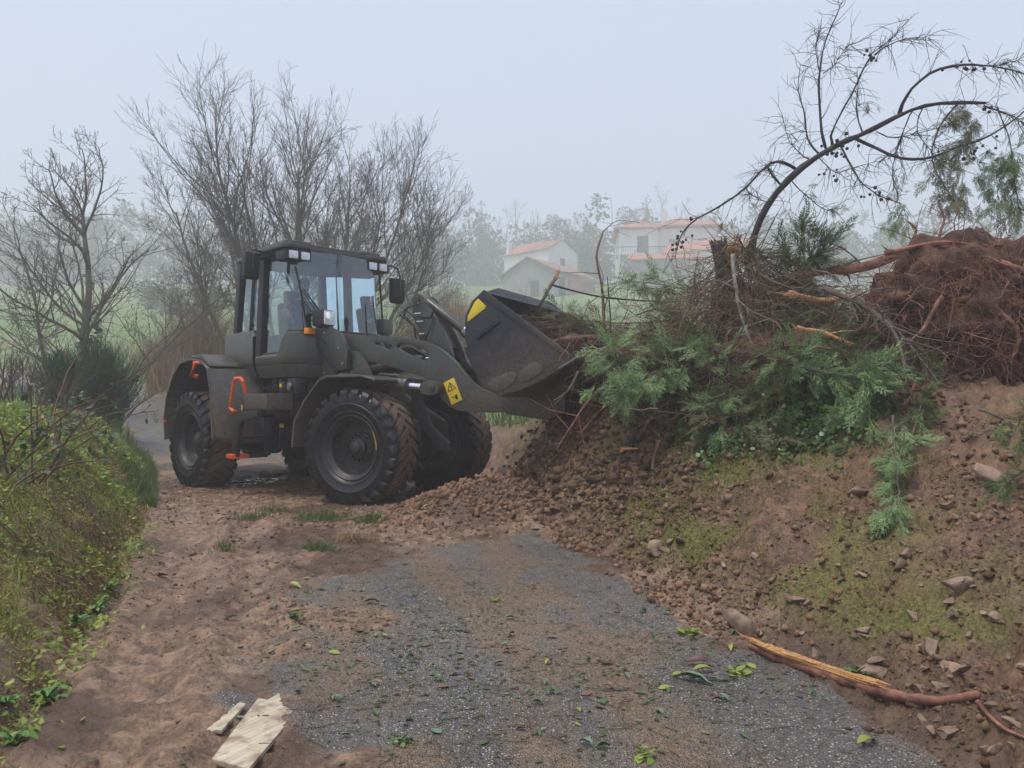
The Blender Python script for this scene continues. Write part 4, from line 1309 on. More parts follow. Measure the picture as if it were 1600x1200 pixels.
# ladder, tool box, handrail
lad = rb(MB().prism([(-.05, 1.18), (.62, 1.20), (.62, 1.12), (.16, 1.05), (.08, .98), (-.02, .55), (-.16, .55), (-.10, 1.1)], -1.20, -1.14)
         .prism([(-.05, 1.18), (.62, 1.20), (.62, 1.12), (.16, 1.05), (.08, .98), (-.02, .55), (-.16, .55), (-.10, 1.1)], -.72, -.68)
         .box(-.14, .04, -1.16, -.70, .80, .84).box(-.04, .12, -1.16, -.70, 1.10, 1.15), "ladder", BLACK, .006)
rb(MB().box(-.22, -.02, -1.00, -.72, .53, .57), "step_tread", BLACK, .006, lad)
rb(MB().box(-.24, -.02, -1.24, -1.005, .525, .59), "step_edge", ORANGE, .012, lad)
rb(MB().box(.0, .66, -1.10, -.70, 1.21, 1.43), "tool_box", OLIVE, .02)
rb(MB().tube([(-.04, -1.18, 1.18), (-.02, -1.24, 1.19), (-.10, -1.25, 1.24), (-.05, -1.25, 1.40), (.02, -1.25, 1.60), (.06, -1.25, 1.64), (.22, -1.25, 1.64), (.26, -1.24, 1.60), (.27, -1.2, 1.44)], .026, 8), "handrail", ORANGE, 0)
rb(MB().box(.07, .09, -1.17, -1.15, 1.20, 1.28), "yellow_tag", YELLOW, .002)
rb(MB().box(.36, .52, -.76, -.62, 1.46, 1.60).box(.56, .80, -.74, -.60, 1.44, 1.64), "electrics_box", PLAST, .01)
rb(MB().cyl((.68, -.75, 1.53), (.68, -.79, 1.53), .055), "round_gauge", STEEL, .004)
rb(MB().box(.40, .45, -.77, -.755, 1.52, 1.57), "yellow_tag", YELLOW, .002)
rb(MB().box(.30, .40, -.712, -.70, .96, 1.01), "yellow_tag", YELLOW, .002)
hs = Tubes()
for k in range(4):
    hs.add([(-.5 + .1 * k, -.6, 1.62), (-.2 + .1 * k, -.70 + .02 * k, 1.50 - .03 * k), (.15 + .08 * k, -.66, 1.56), (.5, -.5, 1.5)], .016, 6)
o = hs.build("hydraulic_hose", PLAST, loader); o.rotation_euler = (0, 0, TH_R)


# ---------------------------------------------------------------- cab
def outline(hw, xb, xf, rc, rb_, bow, n=9):
    """loop from the right side's middle round the front to the left side and the back"""
    pts = []
    def arc(cx, cy, r, a0, a1):
        for k in range(n): 
            a = math.radians(a0 + (a1 - a0) * k / (n - 1)); pts.append((cx + r * math.cos(a), cy + r * math.sin(a)))
    for x in np.linspace(xb + rb_, xf - rc, 26): pts.append((x, -hw))
    arc(xf - rc, -hw + rc, rc, -90, 0)
    for y in np.linspace(-hw + rc, hw - rc, 11)[1:-1]: pts.append((xf + bow * (1 - (y / (hw - rc)) ** 2), y))
    arc(xf - rc, hw - rc, rc, 0, 90)
    for x in np.linspace(xf - rc, xb + rb_, 26): pts.append((x, hw))
    arc(xb + rb_, hw - rb_, rb_, 90, 180)
    arc(xb + rb_, -hw + rb_, rb_, 180, 270)
    out = [pts[0]]
    for p in pts[1:]:
        if (p[0] - out[-1][0]) ** 2 + (p[1] - out[-1][1]) ** 2 > 1e-6: out.append(p)
    if (out[-1][0] - out[0][0]) ** 2 + (out[-1][1] - out[0][1]) ** 2 < 1e-6: out.pop()
    return out


def inset(o, d):
    n = len(o); r = []
    for i in range(n):
        a = Vector(o[i - 1]); b_ = Vector(o[(i + 1) % n]); t = (b_ - a).normalized()
        r.append((o[i][0] - t.y * d, o[i][1] + t.x * d))
    return r


LOW = outline(.80, -1.36, .80, .30, .12, .08)


def ztop(x, y):
    if x < -.28: return 2.37
    lo, hi = 2.00, 2.30
    return lo + (hi - lo) * float(sstep(.36, .60, x))


def loft(idx, name, closed=False):
    rows = [(1.66, .07), (1.80, .012), (1.835, .012), (1.845, .0), (1.855, -.004), (1.95, -.012), (None, -.008), (0, .012), (0, .05), (0, .14)]
    vs = []; nn = len(idx)
    for ri, (z, ins) in enumerate(rows):
        rr = inset(LOW, ins)
        for i in idx:
            x, y = rr[i]; zt = ztop(*LOW[i])
            if z is None: zz = zt - .05
            elif z == 0: zz = zt + (-.012 if ri == 7 else (0 if ri == 8 else -.01))
            else: zz = z
            vs.append((x, y, zz))
    fs = []
    for r_ in range(len(rows) - 1):
        for i in range(nn - 1): fs.append((r_ * nn + i, r_ * nn + i + 1, (r_ + 1) * nn + i + 1, (r_ + 1) * nn + i))
    return rb(MB()._add(vs, fs), name, OLIVE, 0, smooth=28)


nL = len(LOW)
front_idx = [i for i in range(nL) if LOW[i][0] >= -.27]
# keep the run contiguous (right side -> front -> left side)
cab_front = loft(front_idx, "cab_front_panel")
last = front_idx[-1]
rear_idx = list(range(last + 1, nL)) + list(range(0, front_idx[0]))
cab_rear = loft(rear_idx, "cab_corner_panel")
rb(MB().slab(inset(LOW, .10), 1.68, 1.74), "cab_floor", BLACK, .01)
rb(MB().slab([p for p in inset(LOW, .13) if True], 1.745, 1.78), "floor_mat", PLAST, 0)

# glazing follows the same plan, a little further in
GL = inset(LOW, .055)
GT = inset(LOW, .115)


def pane(idx, name, z1=3.42):
    vs = []; nn = len(idx)
    for k in range(4):
        t = k / 3
        for i in idx:
            zb_ = ztop(*LOW[i]) - .012
            vs.append((GL[i][0] * (1 - t) + GT[i][0] * t, GL[i][1] * (1 - t) + GT[i][1] * t, zb_ * (1 - t) + z1 * t))
    fs = [(r_ * nn + i, r_ * nn + i + 1, (r_ + 1) * nn + i + 1, (r_ + 1) * nn + i) for r_ in range(3) for i in range(nn - 1)]
    o = rb(MB()._add(vs, fs), name, GLASS, 0, smooth=60)
    return o


side_r = [i for i in range(0, 26) if -.92 < LOW[i][0] < -.24]
ws = [i for i in front_idx if LOW[i][0] > -.14]
side_l = [i for i in range(nL) if LOW[i][1] > .79 and -.92 < LOW[i][0] < -.24]
back_i = [i for i in range(nL) if LOW[i][0] < -1.3 and abs(LOW[i][1]) < .7]
win = pane(ws, "windshield")
pane(side_r, "side_window"); pane(side_l, "side_window")
rb(MB()._add([(-1.03, -.62, 2.36), (-1.03, .62, 2.36), (-1.0, .58, 3.42), (-1.0, -.58, 3.42)], [(0, 1, 2, 3)]), "rear_window", GLASS, 0)
# rubber seal along the glass foot
sl_ = Tubes()
sl_.add([(GL[i][0], GL[i][1], ztop(*LOW[i]) + .004) for i in ws], .022, 6)
o = sl_.build("window_seal", PLAST, loader); o.rotation_euler = (0, 0, TH_R)


def post(x0, y0, x1, y1, wx, wy, zb_, zt_, name="pillar"):
    m = MB()
    vs = []
    for x, y, z in ((x0, y0, zb_), (x1, y1, zt_)):
        vs += [(x - wx, y - wy, z), (x + wx, y - wy, z), (x + wx, y + wy, z), (x - wx, y + wy, z)]
    m._add(vs, [(0, 3, 2, 1), (4, 5, 6, 7), (0, 1, 5, 4), (1, 2, 6, 5), (2, 3, 7, 6), (3, 0, 4, 7)])
    return rb(m, name, PLAST, .012)


for sy in (-1, 1):
    post(-.20, sy * .752, -.20, sy * .70, .075, .05, 1.98, 3.44)
    post(-.98, sy * .74, -.95, sy * .69, .06, .05, 2.33, 3.44)
    post(-.52, sy * .755, -.52, sy * .70, .018, .022, 2.36, 3.44, "window_bar")
for sy in (-1, 1):
    rb(MB().tube([(-.30, sy * .80, 2.42), (-.30, sy * .84, 2.46), (-.31, sy * .80, 3.3), (-.31, sy * .75, 3.35)], .014, 6), "door_grip", PLAST, 0)
rb(MB().tube([(.50, .86, 2.25), (.52, .88, 2.4), (.44, .85, 3.40), (.42, .8, 3.45)], .015, 6), "grab_pole", PLAST, 0)
# roof
ro = [(-1.06, -.66), (-1.0, -.76), (-.30, -.80), (-.22, -.88), (.62, -.88), (.72, -.80), (.74, -.50), (.62, -.42), (.60, 0), (.62, .42), (.74, .50), (.72, .80), (.62, .88), (-.22, .88), (-.30, .80), (-1.0, .76), (-1.06, .66)]
roof = rb(MB().slab(ro, 3.435, 3.505).slab([(x * .93 - .02, y * .90) for x, y in ro], 3.5, 3.555), "cab_roof", OLIVE, .02)
rb(MB().slab([(x * .955, y * .93) for x, y in ro], 3.39, 3.437), "roof_lining", PLAST, .005, roof)
for sy in (-1, 1):
    rb(MB().box(.42, .70, sy * .86 if sy < 0 else .46, -.46 if sy < 0 else .86, 3.27, 3.40), "lamp_housing", PLAST, .015, roof)
    for yy in (.56, .74):
        rb(MB().box(.695, .725, sy * yy - .065, sy * yy + .065, 3.285, 3.395), "work_lamp", LAMP, .012, roof)
# mirrors
mir = rb(MB().prism([(-.03, 3.10), (.0, 3.04), (.05, 3.04), (.09, 3.10), (.10, 3.42), (-.03, 3.44)], -1.14, -.92), "mirror", PLAST, .022)
rb(MB().tube([(.05, -.86, 3.45), (.06, -1.02, 3.46), (.11, -1.03, 3.38), (.11, -1.03, 3.18)], .016, 6), "mirror_arm", PLAST, 0, mir)
mir = rb(MB().prism([(.52, 2.90), (.55, 2.84), (.60, 2.84), (.64, 2.90), (.65, 3.22), (.52, 3.24)], .98, 1.20), "mirror", PLAST, .022)
rb(MB().tube([(.55, .80, 3.40), (.56, 1.0, 3.42), (.60, 1.09, 3.38), (.66, 1.09, 3.25), (.66, 1.09, 3.0)], .016, 6), "mirror_arm", PLAST, 0, mir)
# wipers
rb(MB().tube([(.88, -.22, 2.35), (.87, -.45, 2.60), (.84, -.66, 2.86)], .010, 6).tube([(.88, -.26, 2.33), (.87, -.49, 2.58), (.84, -.68, 2.84)], .008, 6).tube([(.80, -.76, 3.16), (.84, -.70, 2.83), (.86, -.62, 2.36)], .014, 6), "windshield_wiper", INK, 0)
rb(MB().tube([(.84, .55, 2.35), (.80, .50, 2.78)], .009, 6), "windshield_wiper", INK, 0)
# inside
rb(MB().box(-.62, -.12, -.26, .26, 2.02, 2.20).prism([(-.62, 2.10), (-.52, 2.15), (-.62, 2.85), (-.72, 2.82)], -.24, .24).box(-.55, -.2, -.18, .18, 1.78, 2.03).prism([(-.72, 2.84), (-.62, 2.86), (-.66, 3.06), (-.74, 3.04)], -.13, .13), "driver_seat", SEATC, .03)
rb(MB().cyl((.35, .0, 1.78), (.12, .0, 2.48), .04).box(.30, .70, -.3, .3, 1.78, 2.15), "steering_column", PLAST, .02)
tw = MB(); ringp = []
for k in range(25):
    a = 2 * math.pi * k / 24
    ringp.append((.11 + .19 * math.sin(a) * .75, .19 * math.cos(a), 2.53 + .19 * math.sin(a) * .62))
tw.tube(ringp, .016, 6).tube([(.11, -.19, 2.53), (.11, .19, 2.53)], .014, 6)
rb(tw, "steering_wheel", PLAST, 0)
rb(MB().box(-.55, .15, .34, .58, 1.78, 2.34).box(-.5, .0, -.58, -.36, 1.78, 2.30), "side_console", PLAST, .03)

# ---------------------------------------------------------------- front frame
for sy in (-1, 1):
    rb_y = (-.40, -.30) if sy < 0 else (.30, .40)
    fb(MB().prism([(.18, .62), (.22, 1.55), (.52, 2.05), (.62, 2.22), (.95, 2.24), (1.10, 2.05), (1.30, 1.5), (2.1, 1.05), (2.15, .70), (1.8, .50), (.5, .48)], *rb_y), "front_frame_plate", OLIVE_D, .012)
fb(MB().box(.20, 1.15, -.30, .30, .55, 1.55).box(.9, 1.9, -.3, .3, .55, .95), "front_chassis", BLACK, .02)
fb(MB().cyl((1.65, -.72, .735), (1.65, .72, .735), .15).cyl((1.65, -.27, .735), (1.65, .27, .735), .26).cyl((1.65, -.70, .735), (1.65, -.60, .735), .24).cyl((1.65, .60, .735), (1.65, .70, .735), .24), "front_axle", BLACK, .01)
# front fenders
for sy in (-1, 1):
    y0, y1 = (-1.24, -.66) if sy < 0 else (.66, 1.24)
    fo = fb(MB().shell([(.74, .72), (.78, 1.06), (.94, 1.32), (1.18, 1.58), (1.30, 1.625), (1.85, 1.625), (2.06, 1.57)], y0, y1, .028), "front_fender", OLIVE, .006, seg=1)
    fb(MB().box(1.35, 1.42, min(sy * .40, sy * .68), max(sy * .40, sy * .68), 1.45, 1.615), "fender_bracket", BLACK, .006, fo)


def plate_holes(outer, holes, y0, y1):
    bm = bmesh.new(); loops = []
    for poly in [outer] + holes:
        vs = [bm.verts.new((x, y0, z)) for x, z in poly]
        loops.append([bm.edges.new((vs[i], vs[(i + 1) % len(vs)])) for i in range(len(vs))])
    bmesh.ops.triangle_fill(bm, edges=[e for l in loops for e in l], use_beauty=True)
    r = bmesh.ops.extrude_face_region(bm, geom=list(bm.faces))
    bmesh.ops.translate(bm, verts=[g for g in r['geom'] if isinstance(g, bmesh.types.BMVert)], vec=(0, y1 - y0, 0))
    bmesh.ops.recalc_face_normals(bm, faces=bm.faces)
    bm.verts.ensure_lookup_table(); bm.verts.index_update()
    m = MB(); m._add([v.co.copy() for v in bm.verts], [tuple(v.index for v in f.verts) for f in bm.faces])
    bm.free(); return m


def smooth_poly(p, it=2):
    for _ in range(it):
        q = []
        for i in range(len(p)):
            a = p[i]; c = p[(i + 1) % len(p)]
            q += [(a[0] * .75 + c[0] * .25, a[1] * .75 + c[1] * .25), (a[0] * .25 + c[0] * .75, a[1] * .25 + c[1] * .75)]
        p = q
    return p


ARM = smooth_poly([(.70, 2.05), (.74, 2.22), (1.0, 2.25), (1.81, 2.19), (2.22, 2.14), (2.50, 2.05), (2.68, 1.93), (2.84, 1.79), (3.05, 1.56), (3.22, 1.46), (3.45, 1.40), (3.62, 1.36), (3.68, 1.27), (3.60, 1.19), (3.30, 1.18), (2.85, 1.20), (2.68, 1.28), (2.55, 1.42), (2.44, 1.60), (2.10, 1.70), (1.66, 1.83), (1.01, 1.94), (.74, 1.93)], 2)
h1 = smooth_poly([(1.52, 2.10), (1.60, 2.13), (1.84, 2.07), (1.83, 2.02), (1.77, 2.00)], 2)
h2 = smooth_poly([(1.87, 2.04), (1.96, 2.10), (2.16, 2.07), (2.38, 1.98), (2.42, 1.88), (2.36, 1.84), (2.12, 1.93)], 2)
for sy in (-1, 1):
    y0, y1 = (-.56, -.48) if sy < 0 else (.48, .56)
    arm = fb(plate_holes(ARM, [h1, h2], y0, y1), "lift_arm", OLIVE, .006, smooth=30)
    yo = sy * .60
    fb(MB().cyl((.95, sy * .46, 2.09), (.95, sy * .62, 2.09), .085).cyl((3.57, sy * .46, 1.28), (3.57, sy * .60, 1.28), .075), "pivot_pin", OLIVE_D, .006, arm)
    if sy < 0:
        st = Matrix.Translation((2.78, -.566, 1.45)) @ Matrix.Rotation(math.radians(-24), 4, 'Y')
        stk = fb(MB().box(-.085, .085, -.004, .004, -.155, .155, st), "warning_sticker", YELLOW, .003, arm)
    # lift cylinder
    ya = sy * .67
    cy = fb(MB().cyl((1.05, ya, 1.62), (2.16, ya, 1.525), .095).cyl((2.10, ya, 1.53), (2.18, ya, 1.523), .105), "lift_cylinder", OLIVE, .008)
    fb(MB().cyl((2.17, ya, 1.524), (2.45, ya, 1.50), .05), "piston_rod", CHROME, 0, cy)
    fb(MB().prism(smooth_poly([(2.38, 1.44), (2.38, 1.56), (2.56, 1.60), (2.66, 1.55), (2.68, 1.47), (2.62, 1.40), (2.5, 1.40)], 2), ya - .055, ya + .055).cyl((2.56, sy * .50, 1.50), (2.56, sy * .745, 1.50), .055).cyl((2.56, sy * .745, 1.50), (2.56, sy * .755, 1.50), .025), "rod_eye", OLIVE, .006, cy)
# printed warning marks on the sticker (lightning triangle above, hand below)
ink = MB()
def bar(p, q, wd):
    a = Vector((p[0], 0, p[1])); c = Vector((q[0], 0, q[1])); d = (c - a).normalized(); nrm = Vector((-d.z, 0, d.x)) * wd
    pts = [a - nrm, c - nrm, c + nrm, a + nrm]
    vs = [st @ Vector((v.x, -.0052, v.z)) for v in pts] + [st @ Vector((v.x, -.0062, v.z)) for v in pts]
    ink._add(vs, [(0, 1, 2, 3), (7, 6, 5, 4), (0, 4, 5, 1), (1, 5, 6, 2), (2, 6, 7, 3), (3, 7, 4, 0)])
for p, q in (((-.06, .02), (.06, .02)), ((.06, .02), (0, .125)), ((0, .125), (-.06, .02))): bar(p, q, .005)
for p, q in (((.008, .098), (-.012, .065)), ((-.012, .065), (.012, .065)), ((.012, .065), (-.006, .032))): bar(p, q, .005)
bar((.022, -.12), (.022, -.06), .016); bar((.034, -.105), (.034, -.055), .006); bar((-.045, -.06), (-.015, -.075), .006); bar((-.01, -.085), (.005, -.09), .006)
fb(ink, "warning_print", INK, 0, stk, 0)
fb(MB().cyl((2.40, -.48, 1.78), (2.40, .48, 1.78), .12, seg=24), "cross_tube", OLIVE_D, .006)

# bell crank, tilt link and cylinder
CR = smooth_poly([(1.90, 2.72), (1.96, 2.80), (2.06, 2.78), (2.14, 2.66), (2.24, 2.50), (2.42, 2.22), (2.56, 1.92), (2.54, 1.70), (2.40, 1.62), (2.24, 1.70), (2.14, 2.0), (2.0, 2.30), (1.90, 2.55)], 2)
for y0, y1 in ((-.20, -.13), (.13, .20)):
    fb(MB().prism(CR, y0, y1), "bell_crank", OLIVE, .008)
fb(MB().prism([(2.15, 2.30), (2.26, 2.38), (2.44, 2.05), (2.32, 1.95)], -.13, .13), "crank_web", OLIVE_D, .008)
lk = fb(MB().cyl((2.02, 0, 2.70), (2.78, 0, 2.16), .062).cyl((1.97, -.24, 2.70), (1.97, .24, 2.70), .055), "tilt_link", OLIVE, .006)
fb(MB().cyl((2.62, 0, 2.275), (2.70, 0, 2.215), .082), "link_collar", STEEL, .004, lk)
fb(MB().cyl((2.78, 0, 2.16), (3.12, 0, 1.92), .05).cyl((3.12, -.10, 1.92), (3.12, .10, 1.92), .08), "link_eye", OLIVE_D, .004, lk)
tc = fb(MB().cyl((1.0, 0, 1.75), (2.0, 0, 1.90), .085), "tilt_cylinder", OLIVE_D, .006)
fb(MB().cyl((2.0, 0, 1.90), (2.38, 0, 1.95), .045), "piston_rod", CHROME, 0, tc)
hs = Tubes()
for k in range(5):
    y = -.26 - .03 * k
    hs.add([(1.2, y, 1.85 + .03 * k), (1.6, y - .04, 2.0), (2.0, y, 1.98 + .02 * k), (2.3, y + .05, 1.90), (2.55, y, 1.75 - .04 * k), (2.9, y, 1.62 - .05 * k)], .014, 6)
for k in range(2):
    hs.add([(2.02 + .12 * k, -.24, 2.05), (1.98, -.27, 2.35), (1.82 - .06 * k, -.28, 2.50), (1.90, -.30, 2.60), (2.18, -.29, 2.66), (2.30, -.25, 2.58 - .05 * k), (2.22, -.22, 2.45), (1.95, -.23, 2.47 + .02 * k), (1.84, -.22, 2.56)], .011, 6)
hs.add([(2.25, -.22, 2.45), (2.20, -.25, 2.25), (2.10, -.24, 2.05)], .010, 6)
for k in range(3):
    hs.add([(2.85, -.35 + .12 * k, 1.85), (3.0, -.35 + .12 * k, 1.70), (3.35, -.3 + .1 * k, 1.62)], .024, 6)
hs.add([(1.55, -.62, 1.58), (1.72, -.66, 1.68), (1.95, -.62, 1.66), (2.1, -.60, 1.58)], .024, 8)
o = hs.build("hydraulic_hose", PLAST, loader); o.rotation_euler = (0, 0, TH_F)
tie = MB()
for k, (x, z) in enumerate(((1.97, 2.66), (2.0, 2.52), (2.02, 2.46), (2.04, 2.41), (2.06, 2.24))):
    tie.box(x - .05, x + .05, -.225, -.205, z - .008, z + .008, Matrix.Translation((0, 0, 0)))
fb(tie, "cable_tie", WHITE, 0)
# front strut and mudflap stay seen between the wheels
fb(MB().prism([(1.95, 1.50), (2.10, 1.50), (2.32, 1.0), (2.60, .78), (2.60, .68), (2.40, .70), (2.15, 1.0)], -.36, -.30), "axle_stay", OLIVE_D, .01)

# head lamp bracket
BR = [(.52, 2.34), (.90, 2.34), (1.08, 2.24), (1.20, 2.02), (1.18, 1.76), (1.06, 1.74), (.80, 2.14), (.70, 2.20), (.54, 2.26)]
brk = fb(MB().prism(BR, -.70, -.62), "lamp_bracket", OLIVE, .012)
fb(MB().prism([(.58, 2.24), (.76, 2.17), (1.06, 1.76), (.98, 1.70), (.66, 2.08)], -.69, -.50), "bracket_web", BLACK, .006, brk)
fb(MB().box(.56, .64, -.84, -.70, 2.25, 2.335), "turn_signal", AMBER, .008, brk)
fb(MB().box(.66, .86, -.80, -.56, 2.355, 2.58), "headlamp_case", PLAST, .03, brk)
fb(MB().box(.855, .885, -.785, -.575, 2.37, 2.565), "headlamp_lens", LAMP, .02, brk)
fb(MB().cyl((.89, -.73, 2.50), (.875, -.73, 2.50), .045), "headlamp_bulb", LIT, .003, brk)
fb(MB().box(.66, .86, .56, .80, 2.355, 2.58).prism(BR, .62, .70), "lamp_bracket", OLIVE, .012)
fb(MB().prism([(.62, 2.06), (1.30, 2.0), (1.44, 1.86), (1.55, 1.64), (.62, 1.64)], -.60, -.565), "tower_plate", OLIVE, .008)

# bolts and weld lines that break up the plates
bl_ = MB()
for (x, z) in ((.72, 1.72), (.95, 1.72), (1.2, 1.72), (.72, 1.95), (1.32, 1.84)): bl_.cyl((x, -.60, z), (x, -.612, z), .018, .016, 6)
for (x, z) in ((.62, 2.29), (.80, 2.27), (1.05, 2.05), (1.12, 1.84)): bl_.cyl((x, -.70, z), (x, -.712, z), .020, .018, 6)
for a in range(6): bl_.cyl((.95 + .06 * math.cos(a * 1.05), -.62, 2.09 + .06 * math.sin(a * 1.05)), (.95 + .06 * math.cos(a * 1.05), -.63, 2.09 + .06 * math.sin(a * 1.05)), .011, .010, 6)
tag(fb(bl_, "bolts", STEEL, 0), None, None, None, 'stuff')
gr_ = MB()
for k in range(7): gr_.box(-2.35, -1.75, -.625, -.60, 1.55 + .06 * k, 1.58 + .06 * k)
rb(gr_, "hood_grille", PLAST, .003)

# ---------------------------------------------------------------- bucket
BP = [(3.62, 2.57), (3.47, 2.46), (3.39, 2.30), (3.39, 2.08), (3.46, 1.76), (3.62, 1.50), (3.83, 1.40), (4.10, 1.47), (4.40, 1.60), (4.70, 1.765)]
bk = fb(MB().shell(list(reversed(BP)), -1.235, 1.235, .03), "bucket_shell", BUCKET, 0)
for sy in (-1, 1):
    y0, y1 = (-1.262, -1.235) if sy < 0 else (1.235, 1.262)
    side = [(3.62, 2.59), (3.47, 2.48), (3.37, 2.31), (3.37, 2.07), (3.44, 1.75), (3.61, 1.485), (3.83, 1.385), (4.10, 1.45), (4.40, 1.58), (4.70, 1.75), (4.72, 1.79)]
    sp = fb(MB().prism(side, y0, y1), "side_plate", BUCKET, .004, bk)
yo = -1.262
# stiffener along the top edge, letter bar, wear pads
fb(MB().prism([(3.625, 2.595), (3.555, 2.535), (4.655, 1.785), (4.73, 1.80)], yo - .016, yo - .001), "edge_stiffener", BUCKET, .005, bk)
fb(MB().prism(smooth_poly([(3.66, 1.47), (3.80, 1.42), (3.98, 1.50), (4.06, 1.62), (4.0, 1.66), (3.90, 1.64), (3.70, 1.56)], 1), yo - .008, yo - .001), "wear_pad", BUCKET, .004, bk)
fb(MB().prism(smooth_poly([(4.06, 1.50), (4.36, 1.63), (4.36, 1.72), (4.26, 1.76), (4.18, 1.74), (4.06, 1.64)], 1), yo - .008, yo - .001), "wear_pad", BUCKET, .004, bk)
fb(MB().prism([(3.405, 2.235), (3.405, 2.30), (3.50, 2.462), (3.545, 2.50), (3.645, 2.41), (3.63, 2.375)], yo - .004, yo - .0008), "yellow_mark", YELLOW, .002, bk)
fb(MB().prism([(3.50, 2.075), (3.80, 2.265), (3.835, 2.215), (3.535, 2.02)], yo - .018, yo - .001), "name_bar", BUCKET, .006, bk)
lt = MB()
ux = Vector((.835, 0, .55)).normalized(); uz = Vector((-ux.z, 0, ux.x)); o0 = Vector((3.525, 0, 2.046)) + ux * .035
def stroke(p, q, wd=.006):
    a = o0 + ux * p[0] + uz * p[1]; c = o0 + ux * q[0] + uz * q[1]; d = (c - a).normalized(); nn_ = Vector((-d.z, 0, d.x)) * wd
    pts = [a - nn_, c - nn_, c + nn_, a + nn_]
    vs = [(v.x, yo - .017, v.z) for v in pts] + [(v.x, yo - .025, v.z) for v in pts]
    lt._add(vs, [(0, 1, 2, 3), (7, 6, 5, 4), (0, 4, 5, 1), (1, 5, 6, 2), (2, 6, 7, 3), (3, 7, 4, 0)])
for k, ch in enumerate("VOLVO"):
    x0 = k * .058
    if ch == 'V': stroke((x0, .02), (x0 + .02, -.02)); stroke((x0 + .02, -.02), (x0 + .04, .02))
    if ch == 'L': stroke((x0 + .005, .02), (x0 + .005, -.02)); stroke((x0 + .005, -.018), (x0 + .038, -.018))
    if ch == 'O':
        r_ = [(x0 + .02 + .02 * math.cos(a), .02 * math.sin(a)) for a in np.linspace(0, 2 * math.pi, 9)]
        for p, q in zip(r_, r_[1:]): stroke(p, q)
fb(lt, "raised_letters", BUCKET, 0, bk, 0)
fb(MB().prism([(4.55, 1.685), (4.74, 1.79), (4.74, 1.765), (4.56, 1.66)], -1.28, 1.28), "cutting_edge", STEEL, .004, bk)
# spill guard across the back of the rim
sg = MB(); gv = []
gp = [(-1.2, 0), (-.78, .11), (.78, .11), (1.2, 0)]
for y, h in gp: gv += [(3.61, y, 2.56), (3.60 - h * .45, y, 2.575 + h), (3.585 - h * .45, y, 2.575 + h), (3.585, y, 2.55)]
gf = [(0, 1, 2, 3), (12, 15, 14, 13)]
for i in range(3):
    for j in range(4): gf.append((i * 4 + j, i * 4 + 4 + j, i * 4 + 4 + (j + 1) % 4, i * 4 + (j + 1) % 4))
fb(sg._add(gv, gf), "spill_guard", BUCKET, .004, bk)
for y0, y1 in ((-.62, -.44), (.44, .62)):
    fb(MB().prism([(3.48, 1.34), (3.56, 1.17), (3.85, 1.13), (4.12, 1.10), (4.34, 1.20), (4.36, 1.56), (3.9, 1.41), (3.66, 1.47)], y0, y1), "bucket_lug", BUCKET, .01, bk)
fb(MB().prism([(3.40, 2.1), (3.40, 1.9), (3.10, 1.80), (3.02, 1.90), (3.08, 2.02)], -.13, -.09).prism([(3.40, 2.1), (3.40, 1.9), (3.10, 1.80), (3.02, 1.90), (3.08, 2.02)], .09, .13), "link_lug", BUCKET, .006, bk)

# ---------------------------------------------------------------- driver
def skin_body(name, verts, edges, mat, parent=None, sub=2, root=0):
    me = bpy.data.meshes.new(name)
    me.from_pydata([v[:3] for v in verts], edges, [])
    o = link(name, me, parent)
    sm_ = o.modifiers.new("skin", 'SKIN')
    sv = me.skin_vertices[0].data
    for i, v in enumerate(verts):
        r_ = v[3]; sv[i].radius = (r_, v[4] if len(v) > 4 else r_)
        sv[i].use_root = (i == root)
    sm_.use_smooth_shade = True
    sb = o.modifiers.new("sub", 'SUBSURF'); sb.levels = sub; sb.render_levels = sub
    me.materials.append(mat)
    return o


SKINM = mat_simple("skin", (.42, .24, .17), (.50, .30, .21), .55, 9, 90, .05, .001)
CLOTH = mat_simple("dark_olive_shirt", (.020, .022, .024), (.03, .032, .032), .85, 12, 200, .2, .002)
HAIR = mat_simple("dark_hair", (.012, .009, .007), (.02, .015, .012), .7, 30, 200, .3, .003)
pv = [(-.38, 0, 2.28, .16, .13), (-.40, 0, 2.48, .15, .12), (-.40, 0, 2.68, .19, .13), (-.38, 0, 2.82, .12, .10), (-.36, 0, 2.90, .058, .06), (-.33, 0, 2.96, .065, .07), (-.31, 0, 3.06, .092, .105), (-.31, 0, 3.15, .082, .09),
      (-.38, -.20, 2.78, .075), (-.22, -.42, 2.62, .052), (-.02, -.46, 2.66, .042), (.06, -.44, 2.58, .034),
      (-.38, .20, 2.78, .075), (-.20, .34, 2.58, .052), (.02, .20, 2.62, .042), (.08, .13, 2.62, .034),
      (-.20, -.12, 2.28, .10), (.10, -.15, 2.26, .075), (.22, -.15, 1.95, .055), (.26, -.15, 1.83, .05), (.38, -.15, 1.81, .04),
      (-.20, .12, 2.28, .10), (.10, .15, 2.26, .075), (.22, .15, 1.95, .055), (.26, .15, 1.83, .05), (.38, .15, 1.81, .04)]
pe = [(0, 1), (1, 2), (2, 3), (3, 4), (4, 5), (5, 6), (6, 7), (3, 8), (8, 9), (9, 10), (10, 11), (3, 12), (12, 13), (13, 14), (14, 15), (0, 16), (16, 17), (17, 18), (18, 19), (19, 20), (0, 21), (21, 22), (22, 23), (23, 24), (24, 25)]
ct, st_ = math.cos(TH_R), math.sin(TH_R)
def rw(p): return (JX + p[0] * ct - p[1] * st_, JY + p[0] * st_ + p[1] * ct, p[2])
base = rw((-.38, 0, 2.2))
drv = empty("person", base)
drv.rotation_euler = (0, 0, TH_R)
tag(drv, "driver with dark hair and dark shirt seated at the wheel in the loader cab", "person")
sh = lambda p: (p[0] + .38, p[1], p[2] - 2.2)
